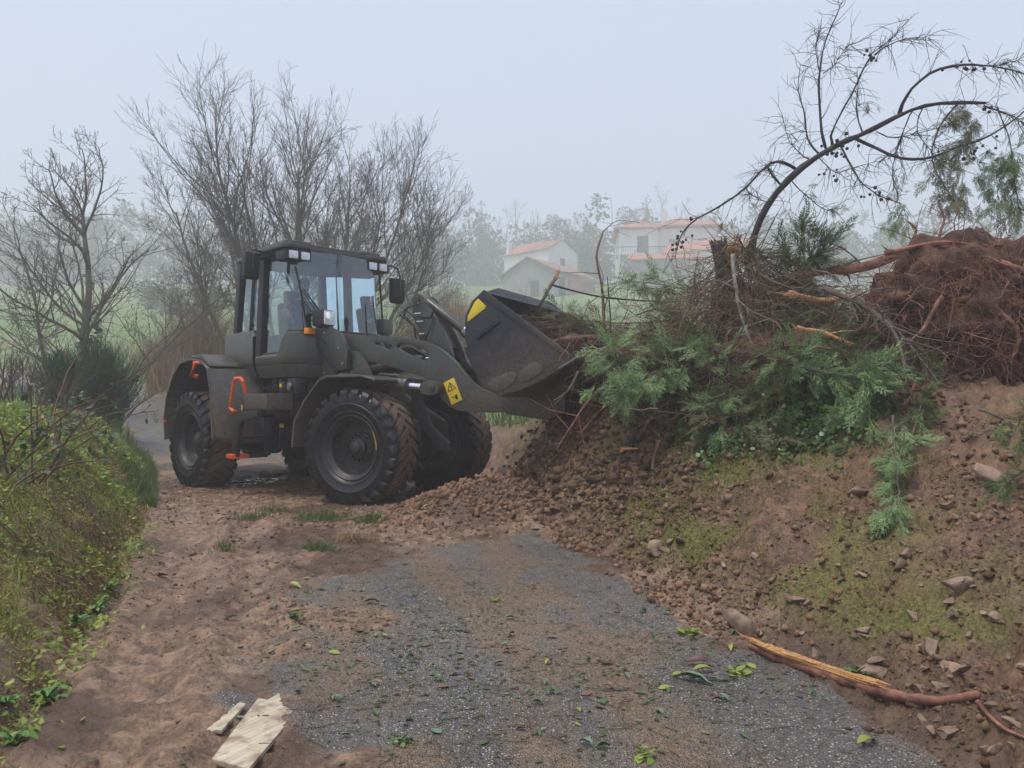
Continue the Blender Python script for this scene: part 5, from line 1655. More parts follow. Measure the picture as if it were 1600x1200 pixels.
# one continuous body; skin shows on head, forearms and hands through the material
BODY, nt, b = new_mat("person_skin_and_shirt")
co = coords(nt); sx = N(nt, 'ShaderNodeSeparateXYZ'); nt.links.new(co, sx.inputs[0])
headm = mathn(nt, 'GREATER_THAN', sx.outputs[2], .67)
armm = mathn(nt, 'MULTIPLY', mathn(nt, 'GREATER_THAN', sx.outputs[0], .20), mathn(nt, 'GREATER_THAN', sx.outputs[2], .30))
sm2 = mathn(nt, 'MAXIMUM', headm, armm)
nz = noise(nt, co, 8, 4)
nt.links.new(mixc(nt, sm2, ramp(nt, nz, [(.3, (.018, .02, .023)), (.7, (.03, .033, .035))]), ramp(nt, nz, [(.3, (.52, .31, .23)), (.7, (.62, .39, .29))])), b.inputs['Base Color'])
b.inputs['Roughness'].default_value = .7
skin_body("body", [(*sh(v), *v[3:]) for v in pv], pe, BODY, drv)
hm_ = MB()
for px_, py_, pz_, r_ in ((-.33, 0, 3.145, .105),):
    for i in range(7):
        for j in range(12): pass
    vs = []
    for i in range(8):
        a = math.pi * .5 * i / 7
        for j in range(14):
            q = 2 * math.pi * j / 14
            back_ = .03 if math.cos(q) < 0 else 0
            vs.append((px_ + (r_ + .006) * math.cos(a) * math.cos(q) * 1.02, py_ + r_ * math.cos(a) * math.sin(q) * .92, pz_ - .03 - (.06 if math.cos(q) < .2 else 0) * (1 - i / 7) + r_ * math.sin(a)))
    fs = [(i * 14 + j, i * 14 + (j + 1) % 14, (i + 1) * 14 + (j + 1) % 14, (i + 1) * 14 + j) for i in range(7) for j in range(14)]
    hm_._add([sh(v) for v in vs], fs)
hm_.build("hair", HAIR, drv, 0, 60)
fc = MB()
hx, hz_ = -.215, 3.07
fc._add([sh(v) for v in [(hx - .01, -.014, hz_ + .02), (hx - .01, .014, hz_ + .02), (hx + .022, 0, hz_ - .02), (hx - .012, -.018, hz_ - .028), (hx - .012, .018, hz_ - .028)]], [(0, 2, 1), (0, 3, 2), (1, 2, 4), (2, 3, 4)])
fc.build("nose", SKINM, drv, 0, 60)
ey = MB()
for sy in (-1, 1): ey.cyl(sh((hx - .02, sy * .034, hz_ + .025)), sh((hx + .002, sy * .033, hz_ + .025)), .011, .007, 8)
ey.cyl(sh((hx - .02, -.022, hz_ - .052)), sh((hx - .001, .022, hz_ - .052)), .006, .006, 6)
ey.build("eyes_and_mouth", HAIR, drv, 0, 60)
# fingers: five per hand, curled over lever and wheel rim
for name, wr, dr, sd in (("hand", (.06, -.44, 2.58), Vector((.5, .15, -.85)), -1), ("hand", (.08, .13, 2.62), Vector((.6, -.6, -.5)), 1)):
    hp = MB(); dr.normalize(); side = dr.cross(Vector((0, 0, 1))).normalized()
    w0 = Vector(sh(wr))
    hp.tube([w0 - dr * .03, w0 + dr * .03, w0 + dr * .075], [.028, .036, .030], 8)
    for k in range(4):
        b0 = w0 + dr * .07 + side * (.021 * (k - 1.5))
        L = (.030, .036, .034, .026)[k]
        hp.tube([b0, b0 + dr * L, b0 + dr * L * 1.5 + Vector((-.01, 0, -.022)), b0 + dr * L * 1.2 + Vector((-.022, 0, -.036))], [.0095, .009, .0085, .007], 6)
    t0 = w0 + dr * .02 + side * sd * .032
    hp.tube([t0, t0 + side * sd * .022 + dr * .02, t0 + side * sd * .02 + dr * .05], [.011, .010, .008], 6)
    hp.build(name, SKINM, drv, 0, 60)
# ================================================================== slipped bank: stones, brush, roots
from mathutils import noise as mnoise
SOILB = mat_simple("lumpy_soil", (.055, .030, .021), (.16, .09, .06), .9, 7, 45, .9, .02, world=True)
DARKSOIL = mat_simple("dark_root_soil", (.042, .021, .014), (.17, .085, .056), .95, 7, 45, .9, .02, world=True)
ROCKM = mat_simple("brown_stone", (.12, .078, .052), (.33, .225, .155), .8, 9, 70, .6, .006, world=True)
REDROOT = mat_simple("red_root_bark", (.12, .05, .034), (.38, .175, .118), .8, 9, 70, .4, .004, world=True)
GREYTW = mat_simple("grey_brown_twig", (.07, .052, .040), (.17, .13, .10), .85, 6, 60, .2, .003, world=True)
STRAW = mat_leaf("brown_brush_twig", [(.1, (.06, .042, .028)), (.5, (.17, .12, .08)), (.9, (.34, .26, .185))], .85, 0, .2, 3)
SPLIT, nt, b = new_mat("fresh_split_wood")
co = coords(nt); mp = N(nt, 'ShaderNodeMapping'); mp.inputs['Scale'].default_value = (3, 26, 26); nt.links.new(co, mp.inputs[0])
nz = noise(nt, mp.outputs[0], 3.0, 5, .65, .4)
nt.links.new(ramp(nt, nz, [(.28, (.20, .075, .025)), (.5, (.48, .24, .085)), (.75, (.66, .42, .19))]), b.inputs['Base Color'])
b.inputs['Roughness'].default_value = .75
nt.links.new(bump(nt, nz, .8, .01), b.inputs['Normal'])
DARKBARK = mat_simple("dark_wet_bark", (.016, .012, .011), (.05, .036, .03), .7, 12, 70, .6, .006, world=True)
PALEB = mat_simple("pale_grey_bark", (.17, .155, .13), (.36, .33, .29), .8, 14, 60, .4, .004, world=True)
CYP = mat_leaf("cypress_green", [(.1, (.04, .062, .02)), (.45, (.105, .155, .05)), (.75, (.18, .25, .085)), (.95, (.25, .31, .12))], .6, .2, .3, 2.2)
CYPL = mat_leaf("cypress_light_green", [(.1, (.10, .165, .06)), (.5, (.225, .34, .135)), (.9, (.37, .48, .23))], .6, .25, .3, 2.2)
CYPG = mat_leaf("cypress_grey_green", [(.1, (.09, .09, .045)), (.5, (.18, .18, .09)), (.9, (.28, .27, .15))], .7, .2, .2, 2.2)
CYPD = mat_leaf("dead_brown_cypress", [(.1, (.05, .034, .02)), (.5, (.14, .095, .055)), (.9, (.25, .18, .11))], .8, .1, .2, 2.2)
CONE = mat_simple("dark_cone", (.018, .013, .012), (.04, .03, .027), .8, 20, 60, .3, .004)


def ico(sub):
    bm = bmesh.new(); bmesh.ops.create_icosphere(bm, subdivisions=sub, radius=1.0)
    bm.verts.ensure_lookup_table()
    v = np.array([x.co[:] for x in bm.verts]); f = np.array([[q.index for q in x.verts] for x in bm.faces]); bm.free()
    return v, f


ICO1, ICO1F = ico(1); ICO2, ICO2F = ico(2); ICO3, ICO3F = ico(3); ICO4, ICO4F = ico(4); ICO5, ICO5F = ico(5)


def stone_mesh(name, seed, mat, flat=.6):
    """angular stone: a sphere sliced by random planes"""
    rng = np.random.default_rng(seed); v = ICO3.copy()
    for k in range(14):
        n = rng.normal(0, 1, 3) * np.array([1, 1, 1.3]); n /= np.linalg.norm(n); h = rng.uniform(.28, .72)
        d = v @ n; over = d > h; v[over] -= np.outer(d[over] - h, n)
    v += rng.normal(0, .022, v.shape); v *= np.array([1.1, rng.uniform(.75, 1.0), flat * 1.2])
    return np_mesh(name, v, [ICO3F], mat)


def blob(c, rad, amp, freq, sub, mat, name, parent=None, seed=0):
    v, f = (ICO5.copy(), ICO5F) if sub >= 5 else ((ICO4.copy(), ICO4F) if sub == 4 else (ICO2.copy(), ICO2F))
    v = v * np.array(rad); out = []
    for p in v:
        q = Vector(p) * freq + Vector((seed * 3.1, seed, -seed))
        k = 1 + amp * (mnoise.fractal(q, 1.0, 2.0, 5) * .9 + .35 * mnoise.noise(q * 4))
        out.append(p * k)
    me = np_mesh(name, np.array(out), [f], mat, True)
    return link(name, me, parent, c)


# ---------------------------------------------------------------- loose stones and clods
rng = np.random.default_rng(41)
LOOSE = []
CLT = []; CLS = []
for _q in range(4):
    _r = np.random.default_rng(820 + _q); _v = ICO2.copy()
    for _k in range(12):
        _n = _r.normal(0, 1, 3); _n /= np.linalg.norm(_n); _h = _r.uniform(.35, .75); _d = _v @ _n; _o = _d > _h; _v[_o] -= np.outer(_d[_o] - _h, _n)
    CLS.append(ICO1 * (1 + .2 * _r.normal(0, 1, (len(ICO1), 1))) * np.array([1.2, 1, .8]))
    CLT.append((_v + _r.normal(0, .05, _v.shape)) * np.array([1.2, 1, .8]))


def clods(pos, s, rng, tilt=1.0):
    V, F, n0 = [], [], 0
    for q in range(4):
        k = np.arange(len(pos)) % 4 == q
        for tv_, tf_, kk in ((CLT[q], ICO2F, k & (s > .035)), (CLS[q], ICO1F, k & (s <= .035))):
            if not kk.any(): continue
            v, f = merge(tv_, tf_, pos[kk], rots(int(kk.sum()), rng, tilt), s[kk]); V.append(v); F.append(f + n0); n0 += len(v)
    return np.concatenate(V), np.concatenate(F)


STONES = [stone_mesh("loose_stone", 500 + i, ROCKM, .45 + .1 * (i % 4)) for i in range(8)]
px = rng.uniform(640, 1600, 1400); py = rng.uniform(700, 1195, 1400)
gh = ground_hits(px, py)
ok = (gh[:, 1] < 10.5) & (s_right(gh[:, 0], gh[:, 1]) > 0) & ~((px < 1150) & (rng.uniform(0, 1, 1400) < .55)) & ~((px > 1050) & (px < 1330) & (py < 860) & (rng.uniform(0, 1, 1400) < .8))
spots = [Vector(g) for g in gh[ok][:125]]
for i, g in enumerate(spots):
    s = float(np.clip(rng.lognormal(-3.35, .42), .018, .075))
    o = link("loose_stone", STONES[i % 8], None, (g.x, g.y, g.z - s * .04), (rng.normal(0, .4), rng.normal(0, .4), rng.uniform(0, 6.28)))
    o.scale = (s * rng.uniform(.8, 1.4), s, s)
    LOOSE.append((o, "stone", "loose stones on the slipped bank"))
for k, (px, py, s, lab) in enumerate([(1160, 985, .15, "largest rough brown rock at the road edge beside the split branch"), (1085, 105 + 760, .0, ""), (1025, 858, .10, "upright brown slab of stone at the foot of the mossy bank"), (1345, 778, .085, "rounded pale stone just left of the hanging cypress tip"), (1555, 750, .11, "big pale flat stone on the slope at the right edge"), (1500, 925, .08, "lone tan stone on bare soil right of the moss"), (838, 828, .07, "tan block of stone at the top of the asphalt by the spoil heap"), (1408, 890, .07, "pair-topped tan stone below the hanging cypress tip")]):
    if not lab: continue
    g = ground_hit(px, py)
    o = link("rock", stone_mesh("rock", 600 + k, ROCKM, .7), None, (g.x, g.y, g.z + s * .25), (R.uniform(-.5, .5), R.uniform(-.5, .5), R.uniform(0, 6)))
    o.scale = (s * 1.35, s, s * .9)
    tag(o, lab, "stone")
# small clods and chips, uncountable
n = 150000
x = rng.uniform(-3.0, 6.5, n); y = 2.0 + 9 * rng.uniform(0, 1, n) ** 1.2
sr = s_right(x, y)
cov = fbm(x * 1.2 + 2, y * 1.2, 4, 43) + .16 * np.exp(-((sr - .1) / .35) ** 2) + .12 * np.exp(-(((x - .1) / 1.2) ** 2 + ((y - 8.9) / .9) ** 2))
k = (sr > -.25) & (rng.uniform(.42, .78, n) < cov); x, y = x[k], y[k]
s = np.clip(rng.lognormal(-4.7, .65, len(x)), .004, .05) * np.clip(y / 5, .7, 1.6)
pos = np.stack([x, y, H(x, y) + s * .2], -1)
tv = ICO1 * (1 + .25 * np.random.default_rng(1).normal(0, 1, (len(ICO1), 1))) * np.array([1, .8, .65])
OCT = np.array([[1, 0, 0], [-.9, .15, 0], [0, .85, .1], [.1, -.8, 0], [0, .1, .62], [0, 0, -.6]]); OCTF = np.array([[0, 2, 4], [2, 1, 4], [1, 3, 4], [3, 0, 4], [2, 0, 5], [1, 2, 5], [3, 1, 5], [0, 3, 5]])
v, f = merge(OCT, OCTF, pos, rots(len(x), rng, .8), s)
CLOD = mat_leaf("soil_clod", [(.1, (.07, .037, .022)), (.5, (.17, .096, .057)), (.9, (.33, .21, .135))], .95, 0, .2, 1.0)
tag(link("soil_clods", np_mesh("soil_clods", v, [f], CLOD)), "crumbled soil and stone chips over the slipped bank", "soil clods", None, 'stuff')
n = 26000
x = rng.uniform(-6, 1, n); y = 2.0 + 11 * rng.uniform(0, 1, n) ** 1.1
_, sr_, sl_ = coarse(x, y); _, md, _, _ = masks(x, y, sr_, sl_)
k = (sr_ < .1) & (sl_ < .1) & (md > rng.uniform(.25, 1.1, n)) & (fbm(x * 2, y * 2, 3, 47) > rng.uniform(.3, .6, n)); x, y = x[k], y[k]
s = np.clip(rng.lognormal(-4.9, .5, len(x)), .004, .03) * np.clip(y / 5, .7, 1.6)
v, f = merge(OCT, OCTF, np.stack([x, y, H(x, y) + s * .15], -1), rots(len(x), rng, .8), s)
MCLOD = mat_leaf("mud_crumb", [(.1, (.09, .056, .037)), (.5, (.20, .13, .088)), (.9, (.34, .24, .165))], .9, 0, .2, 1.0)
tag(link("mud_crumbs", np_mesh("mud_crumbs", v, [f], MCLOD)), "crumbs of mud left on the lane by the tyres", "mud crumbs", None, 'stuff')
# fresh spoil lumps beside the front wheel
SPOIL = mat_simple("fresh_spoil", (.11, .058, .032), (.30, .175, .10), .92, 8, 50, .8, .015, world=True)
n = 1500
cx = np.concatenate([rng.normal(.1, .75, n), rng.normal(-.9, .5, n // 2)]); cy = np.concatenate([rng.normal(8.75, .42, n), rng.normal(8.6, .25, n // 2)])
s = np.clip(rng.lognormal(-4.0, .6, len(cx)), .008, .085)
v, f = clods(np.stack([cx, cy, H(cx, cy) + s * .12], -1), s, rng)
tag(link("spoil_lumps", np_mesh("spoil_lumps", v, [f], SPOIL)), "orange brown lumps of fresh spoil by the front wheel", "spoil", None, 'stuff')

# crumbling cut face below the bucket
fp = ground_hits(rng.uniform(745, 1100, 1700), rng.uniform(600, 800, 1700))
fp = fp[(fp[:, 1] < 13) & (s_right(fp[:, 0], fp[:, 1]) > -.1)]; s = np.clip(rng.lognormal(-4.1, .75, len(fp)), .006, .12)
v, f = clods(fp + rng.normal(0, .01, fp.shape), s, rng)
FACE = mat_simple("cut_face_soil", (.055, .032, .020), (.20, .118, .072), .95, 6, 50, .9, .02, world=True)
tag(link("cut_face_clods", np_mesh("cut_face_clods", v, [f], FACE)), "dark crumbling clods of the cut face below the bucket", "soil clods", None, 'stuff')

# ---------------------------------------------------------------- moss, herbs and ivy on the right bank
x = rng.uniform(.2, 4.5, 190000); y = rng.uniform(3.2, 9.5, 190000)
sr = s_right(x, y)
zone = np.exp(-(((x - 1.75) / .95) ** 2 + ((y - 6.9) / 1.3) ** 2)) * .42 + .20 * np.exp(-((sr - .25) / .35) ** 2) * (y < 7.5)
cov = fbm(x * 1.9 + 6, y * 1.9, 4, 45) + zone
k = (sr > .05) & (rng.uniform(.55, .92, len(x)) < cov); x, y = x[k], y[k]
pos, B, sc = leaf_mat_on(x, y, .014 * np.clip(y / 5, .8, 1.5), rng, .6, .008)
v, f = merge(TUFT_T, TUFT_F, pos, B, sc)
MOSSR = mat_leaf("slope_moss_tuft", [(.15, (.06, .065, .015)), (.5, (.15, .155, .035)), (.85, (.25, .235, .06))], .8, .15, .2, 2.5)
tag(link("slope_moss", np_mesh("slope_moss", v, [f], MOSSR)), "yellow green moss on the slipped bank", "moss", None, 'stuff')
gp_ = ground_hits(np.concatenate([rng.normal(1245, 65, 600), rng.normal(1120, 50, 200)]), np.concatenate([rng.normal(668, 26, 600), rng.normal(690, 14, 200)]))
gp_ = gp_[gp_[:, 1] < 10.5][:, :2]
gp_ = np.repeat(gp_, 3, 0) + rng.normal(0, .05, (len(gp_) * 3, 2)); x, y = gp_[:, 0], gp_[:, 1]
pos, B, sc = leaf_mat_on(x, y, .042, rng, .9, .06)
v, f = merge(LEAF_T * np.array([1, 1.5, 1]), LEAF_F, pos, B, sc)
tag(link("ivy_patch", np_mesh("ivy_patch", v, [f], IVY)), "glossy green ivy and weeds on the bank below the cypress branches", "ivy", None, 'stuff')
x = rng.uniform(-.4, 9, 16000); y = rng.uniform(9.3, 15, 16000); k = (s_right(x, y) > 1.0); x, y = x[k], y[k]
v, f4, f3 = blades(np.stack([x, y, H(x, y) - .02], -1), .014, rng.uniform(.12, .45, len(x)), rng, .5)
tag(link("crest_grass", np_mesh("crest_grass", v, [f4, f3], GRASS)), "rough grass along the crest behind the bucket", "grass", None, 'stuff')

# ---------------------------------------------------------------- cypress branches
def spray_template():
    V = []; F = []
    def blade(p, d, L, w_, z, fine=False):
        d = np.array([math.cos(d), math.sin(d), 0]); n = np.array([-d[1], d[0], 0])
        a = np.array([p[0], p[1], z]); i = len(V)
        if fine:
            V.extend([a - n * w_, a + d * L + np.array([0, 0, -.04 * L]), a + n * w_]); F.append((i, i + 1, i + 2)); return
        V.extend([a - n * w_, a + d * L * .55 - n * w_ * .8, a + d * L + np.array([0, 0, -.04 * L]), a + d * L * .55 + n * w_ * .8, a + n * w_])
        F.extend([(i, i + 1, i + 3), (i, i + 3, i + 4), (i + 1, i + 2, i + 3)])
    rg = np.random.default_rng(9)
    blade((0, 0), 0, 1.0, .010, 0)
    for k in range(9):
        t = .08 + .88 * k / 9
        for s_ in (-1, 1):
            L = .50 * (1 - t * .72) * rg.uniform(.45, 1.25); a = s_ * rg.uniform(.28, .68)
            z = rg.normal(0, .03); blade((t, 0), a, L, .011, z)
            for q in (.45, .8):
                bx_, by_ = t + math.cos(a) * L * q, math.sin(a) * L * q
                for s2 in (-1, 1): blade((bx_, by_), a + s2 * rg.uniform(.25, .65), L * .5 * (1.1 - q * .5), .0135, z + rg.normal(0, .02), True)
    return np.array(V), np.array(F)


SPR, SPRF = spray_template()


def clear_path(pxs, ds, gap=.10):
    """points on the lines of sight, brought forward where the bank would swallow them"""
    ds = ds if hasattr(ds, '__len__') else [ds] * len(pxs)
    gh = ground_hits([q[0] for q in pxs], [q[1] for q in pxs])
    return [at(a, b_, min(d, g[1] - gap) if g[1] < 13 else d) for (a, b_), d, g in zip(pxs, ds, gh)]


def smooth_path(pts, n=14):
    P = np.array([tuple(p) for p in pts], float); t = np.linspace(0, len(P) - 1, n)
    out = []
    for u in t:
        i = min(int(u), len(P) - 2); f = u - i
        p0 = P[max(i - 1, 0)]; p1 = P[i]; p2 = P[i + 1]; p3 = P[min(i + 2, len(P) - 1)]
        out.append(.5 * ((2 * p1) + (-p0 + p2) * f + (2 * p0 - 5 * p1 + 4 * p2 - p3) * f * f + (-p0 + 3 * p1 - 3 * p2 + p3) * f ** 3))
    return np.array(out)


def cypress(label, pxs, ds, r0, nspray, ssize, mat, seed, droop=.35, spread=.16, twigs=14, name="cypress_branch", grp="cypress branches torn down on the bank", bark=None, start=.1):
    rng = np.random.default_rng(seed)
    ds = ds if hasattr(ds, '__len__') else [ds] * len(pxs)
    P = smooth_path(clear_path(pxs, ds), 16)
    base = P[0].copy(); P = P - base
    root = empty(name, tuple(base)); tag(root, label, "branch", grp)
    t = Tubes(); t.add(P, np.linspace(r0, r0 * .25, len(P)), 7)
    nodes = []
    for k in range(twigs):
        u = rng.uniform(start, .97); j = int(u * (len(P) - 1)); p = P[j]; tg = P[min(j + 1, len(P) - 1)] - P[max(j - 1, 0)]; tg /= np.linalg.norm(tg)
        d = tg * .8 + rng.normal(0, .6, 3); d /= np.linalg.norm(d); L = spread * rng.uniform(1.0, 2.6)
        q = [p, p + d * L * .5, p + d * L + np.array([0, 0, -droop * L * .4])]
        t.add(q, [r0 * .35, r0 * .25, r0 * .12], 4, False); q = np.array(q)
        for w_ in np.linspace(.25, 1, 5):
            pt = q[0] * (1 - w_) + q[2] * w_; nodes.append((pt, d))
    for j in range(int(start * len(P)), len(P)):
        tg = P[min(j + 1, len(P) - 1)] - P[max(j - 1, 0)]; nodes.append((P[j], tg / np.linalg.norm(tg)))
    t.build("stem", bark or GREYTW, root)
    if nspray:
        idx = rng.integers(0, len(nodes), nspray)
        pos = np.array([nodes[i][0] for i in idx]) + rng.normal(0, .02, (nspray, 3))
        dr = np.array([nodes[i][1] for i in idx]) + rng.normal(0, .55, (nspray, 3)) + np.array([0, 0, -droop])
        B = basis(dr, np.array([0, -.3, 1.0]) + rng.normal(0, .45, (nspray, 3)))
        v, f = merge(SPR, SPRF, pos, B, ssize * rng.uniform(.6, 1.25, nspray))
        link("foliage", np_mesh("foliage", v, [f], mat), root)
    return root


CB = [
    ("light green cypress spray pointing left beside the bucket", [(1100, 555), (1045, 575), (975, 600)], [8.2, 7.8, 7.5], .012, 90, .32, CYPL, .25, .14),
    ("upper light green cypress spray nearest the bucket lip", [(1075, 545), (1010, 560), (945, 572)], [8.3, 8.1, 7.9], .012, 80, .32, CYPL, .2, .14),
    ("drooping cypress spray below the light green ones", [(1110, 540), (1075, 575), (1045, 610)], [8.2, 8.0, 7.8], .012, 60, .22, CYP, .5, .12),
    ("long grey green cypress branch slanting down left of the ivy", [(1190, 500), (1120, 560), (1060, 590)], [8.4, 8.1, 7.9], .016, 80, .24, CYPG, .35, .14),
    ("dense dark green cypress top right of the stump", [(1195, 470), (1240, 425), (1275, 405)], [9.0, 8.8, 8.6], .02, 260, .24, CYP, .25, .19),
    ("dark green cypress bough hanging in front of the dense top", [(1220, 440), (1265, 450), (1290, 480)], [9.0, 8.8, 8.6], .018, 130, .26, CYP, .5, .17),
    ("dark cypress bough in the middle of the pile", [(1190, 500), (1240, 520), (1290, 510)], [8.6, 8.4, 8.3], .018, 120, .25, CYP, .4, .15),
    ("feathery green branch lying over the crest left of the stump", [(1120, 470), (1060, 450), (1000, 440)], [9.6, 9.6, 9.5], .014, 90, .30, CYPL, .1, .16),
    ("cypress branch lying low behind the bucket", [(1060, 500), (980, 505), (900, 500)], [9.8, 9.6, 9.5], .014, 90, .26, CYPG, .2, .16),
    ("green brush tangled on the rim of the bucket", [(960, 520), (910, 505), (870, 490)], [9.6, 9.7, 9.8], .012, 70, .24, CYP, .2, .15),
    ("green cypress brush on the crest right of the bucket", [(1100, 525), (1040, 510), (975, 530)], [9.2, 9.1, 9.0], .014, 90, .26, CYPG, .2, .16),
    ("broad blue green cypress fan sweeping right in mid pile", [(1200, 560), (1280, 580), (1375, 600)], [7.2, 6.7, 6.4], .016, 140, .30, CYPL, .35, .19),
    ("cypress fan just under the broad one", [(1215, 590), (1290, 615), (1350, 630)], [7.2, 6.9, 6.7], .014, 90, .24, CYP, .35, .15),
    ("grey cypress bough trailing down over the ivy", [(1260, 540), (1240, 610), (1190, 690)], [7.7, 7.3, 7.0], .016, 110, .24, CYPG, .6, .14),
    ("dark cypress bough leaning against the root mass", [(1330, 500), (1300, 560), (1275, 620)], [7.8, 7.4, 7.1], .016, 110, .24, CYP, .6, .15),
    ("grey green cypress bough in front of the root mass", [(1390, 530), (1350, 570), (1300, 590)], [7.4, 7.1, 6.9], .014, 90, .24, CYPG, .4, .15),
    ("long cypress tip hanging down the bare soil", [(1395, 650), (1398, 720), (1412, 815)], [5.9, 5.6, 5.2], .010, 75, .17, CYPL, .8, .07),
    ("short cypress tip above the long hanging one", [(1440, 630), (1425, 680), (1400, 730)], [6.2, 5.9, 5.7], .010, 50, .17, CYP, .8, .08),
    ("cypress sprig at the right edge on the stony slope", [(1530, 640), (1570, 655), (1610, 680)], [6.0, 5.8, 5.6], .010, 60, .18, CYP, .4, .12),
    ("small green sprig low at the right edge", [(1600, 735), (1580, 750), (1560, 765)], [5.0, 5.0, 4.9], .008, 30, .12, CYP, .4, .08),
    ("olive cypress bough lying left of the ivy on the moss", [(1200, 620), (1140, 650), (1090, 680)], [7.8, 7.5, 7.3], .014, 80, .22, CYPG, .5, .12),
    ("green bough between the stump and the red root", [(1300, 455), (1270, 470), (1225, 480)], [8.9, 8.8, 8.7], .014, 90, .24, CYP, .4, .15),
]
for i, (lab, pxs, ds, r0, ns_, sz, mt, dr, spd) in enumerate(CB):
    cypress(lab, pxs, ds, r0, int(ns_ * .9), sz * (1.25 if sz < .3 else 1.0), mt, 700 + i, dr + .12, spd)
# more boughs heaped between the stump and the root mass
rb2 = np.random.default_rng(97); BOUGHS = []
for i in range(30):
    cx, cy = rb2.uniform(990, 1420), rb2.uniform(470, 640)
    if cx < 1100 and cy > 600: cy -= 60
    if cx > 1090 and cy < 535: cy += 75
    a = rb2.normal(.35, .6) + (math.pi if rb2.uniform() < .5 else 0); L = rb2.uniform(50, 110)
    d = 8.9 - (cx - 990) * .0030 - (cy - 470) * .0045 + rb2.normal(0, .15)
    q = [(cx, cy), (cx + L * .5 * math.cos(a), cy + L * .5 * math.sin(a)), (cx + L * math.cos(a), cy + L * math.sin(a) * .9 + 18)]
    o = cypress("cypress bough", q, [d, d - .1, d - .2], .010, int(rb2.uniform(28, 60)), rb2.uniform(.16, .24), (CYPD, CYPL, CYPG, CYPD, CYP)[i % 5], 760 + i, .35, .12, 10)
    BOUGHS.append((o, cx, cy))
BM_ = {"the broken stump": (1135, 380), "the broad blue green fan": (1290, 585), "the orange split branch on the pile": (1290, 520), "the bucket lip": (920, 560), "the dead twiggy branch": (1405, 540), "the pale grey peeled branch": (1158, 480)}
bb = {}
for o, cx, cy in BOUGHS:
    k = min(BM_, key=lambda q: (BM_[q][0] - cx) ** 2 + (BM_[q][1] - cy) ** 2); bb.setdefault(k, []).append(((BM_[k][0] - cx) ** 2 + (BM_[k][1] - cy) ** 2, o))
for k, l_ in bb.items():
    for i, (_, o) in enumerate(sorted(l_, key=lambda t: t[0])):
        o["label"] = "small torn cypress bough %s to %s" % (["nearest", "second nearest", "third nearest", "fourth nearest", "fifth nearest", "sixth nearest", "seventh nearest", "eighth nearest", "ninth nearest", "tenth nearest", "eleventh nearest", "twelfth nearest", "thirteenth nearest", "fourteenth nearest", "fifteenth nearest", "sixteenth nearest", "seventeenth nearest", "eighteenth nearest", "nineteenth nearest", "twentieth nearest"][min(i, 19)], k)


# ---------------------------------------------------------------- sticks
def stick(label, pxs, ds, r0, mat, r1=None, split=None, side=0, seed=0, name="broken_branch", cat="branch", grp=None):
    rng = np.random.default_rng(seed + 900)
    ds = ds if hasattr(ds, '__len__') else [ds] * len(pxs)
    P = smooth_path(clear_path(pxs, ds, r0 + .03), 18)
    P = P + np.cumsum(rng.normal(0, r0 * .18, P.shape), 0) * .5
    base = P[0].copy(); P -= base
    root = empty(name, tuple(base)); tag(root, label, cat, grp)
    t = Tubes(); rad = np.linspace(r0, r1 or r0 * .4, len(P)) * (1 + .12 * rng.normal(0, 1, len(P))); t.add(P, rad, 8)
    for k in range(side):
        j = rng.integers(3, len(P) - 1); tg = P[j] - P[j - 1]; tg /= np.linalg.norm(tg)
        d = tg * .7 + rng.normal(0, .7, 3); d /= np.linalg.norm(d); L = rng.uniform(.1, .5) * (1.4 if r0 > .02 else 1)
        d2 = d + rng.normal(0, .3, 3); q = [P[j], P[j] + d * L * .5, P[j] + d * L * .5 + d2 * L * .5]
        t.add(q, [rad[j] * .45, rad[j] * .3, .002], 4, False)
    t.build("bark", mat, root)
    if split:
        s = MB()
        for k in range(7):
            o_ = rng.normal(0, r0 * .45, 3); dd = (P[0] - P[1]) / np.linalg.norm(P[0] - P[1]) if split > 0 else (P[-1] - P[-2]) / np.linalg.norm(P[-1] - P[-2])
            p0 = (P[0] if split > 0 else P[-1]) + o_ - dd * .05; L = abs(split) * rng.uniform(.4, 1)
            s.tube([p0, p0 + dd * L * .6 + rng.normal(0, .01, 3), p0 + dd * L + rng.normal(0, .02, 3)], [r0 * .45, r0 * .3, .002], 5)
        s.build("splinters", SPLIT, root, 0, 0)
    return root


stick("short upright branch with orange splintered end above the bucket", [(868, 434), (855, 455), (842, 478)], [9.8, 9.7, 9.6], .024, GREYTW, .018, .22, 1, 1)
stick("dark thin branch running from the splintered end towards the stump", [(858, 444), (930, 462), (1010, 470), (1090, 470)], 9.9, .014, DARKBARK, .008, None, 8, 2)
stick("upright orange brown broken stem standing left of the stump", [(945, 520), (940, 450), (932, 400), (942, 362)], [9.6, 9.7, 9.7, 9.8], .022, CANE, .010, None, 3, 3)
stick("thin stem arching over from the upright broken one", [(942, 362), (965, 345), (1000, 348)], 9.8, .006, GREYTW, .003, None, 5, 31)
stick("thin dark stem beside the upright broken one", [(955, 530), (952, 470), (948, 430)], 9.5, .012, DARKBARK, .006, None, 4, 4)
stick("pale grey peeled branch leaning on the twig heap", [(1145, 398), (1150, 440), (1158, 490), (1185, 560)], [8.1, 8.0, 7.9, 7.7], .026, PALEB, .010, None, 6, 5)
stick("long thin green brown stem slanting from crest down left", [(1085, 455), (1060, 500), (1030, 545)], [8.9, 8.7, 8.5], .012, BARK_MOSS, .006, None, 2, 6)
stick("brown fallen trunk end splintered orange right of the pale branch", [(1235, 462), (1290, 468), (1330, 462)], [8.0, 8.1, 8.3], .05, SPLIT, .03, .18, 0, 7)
stick("split orange branch lying across the green boughs", [(1245, 513), (1290, 520), (1332, 535)], [7.1, 7.0, 6.9], .026, SPLIT, .018, .10, 1, 8)
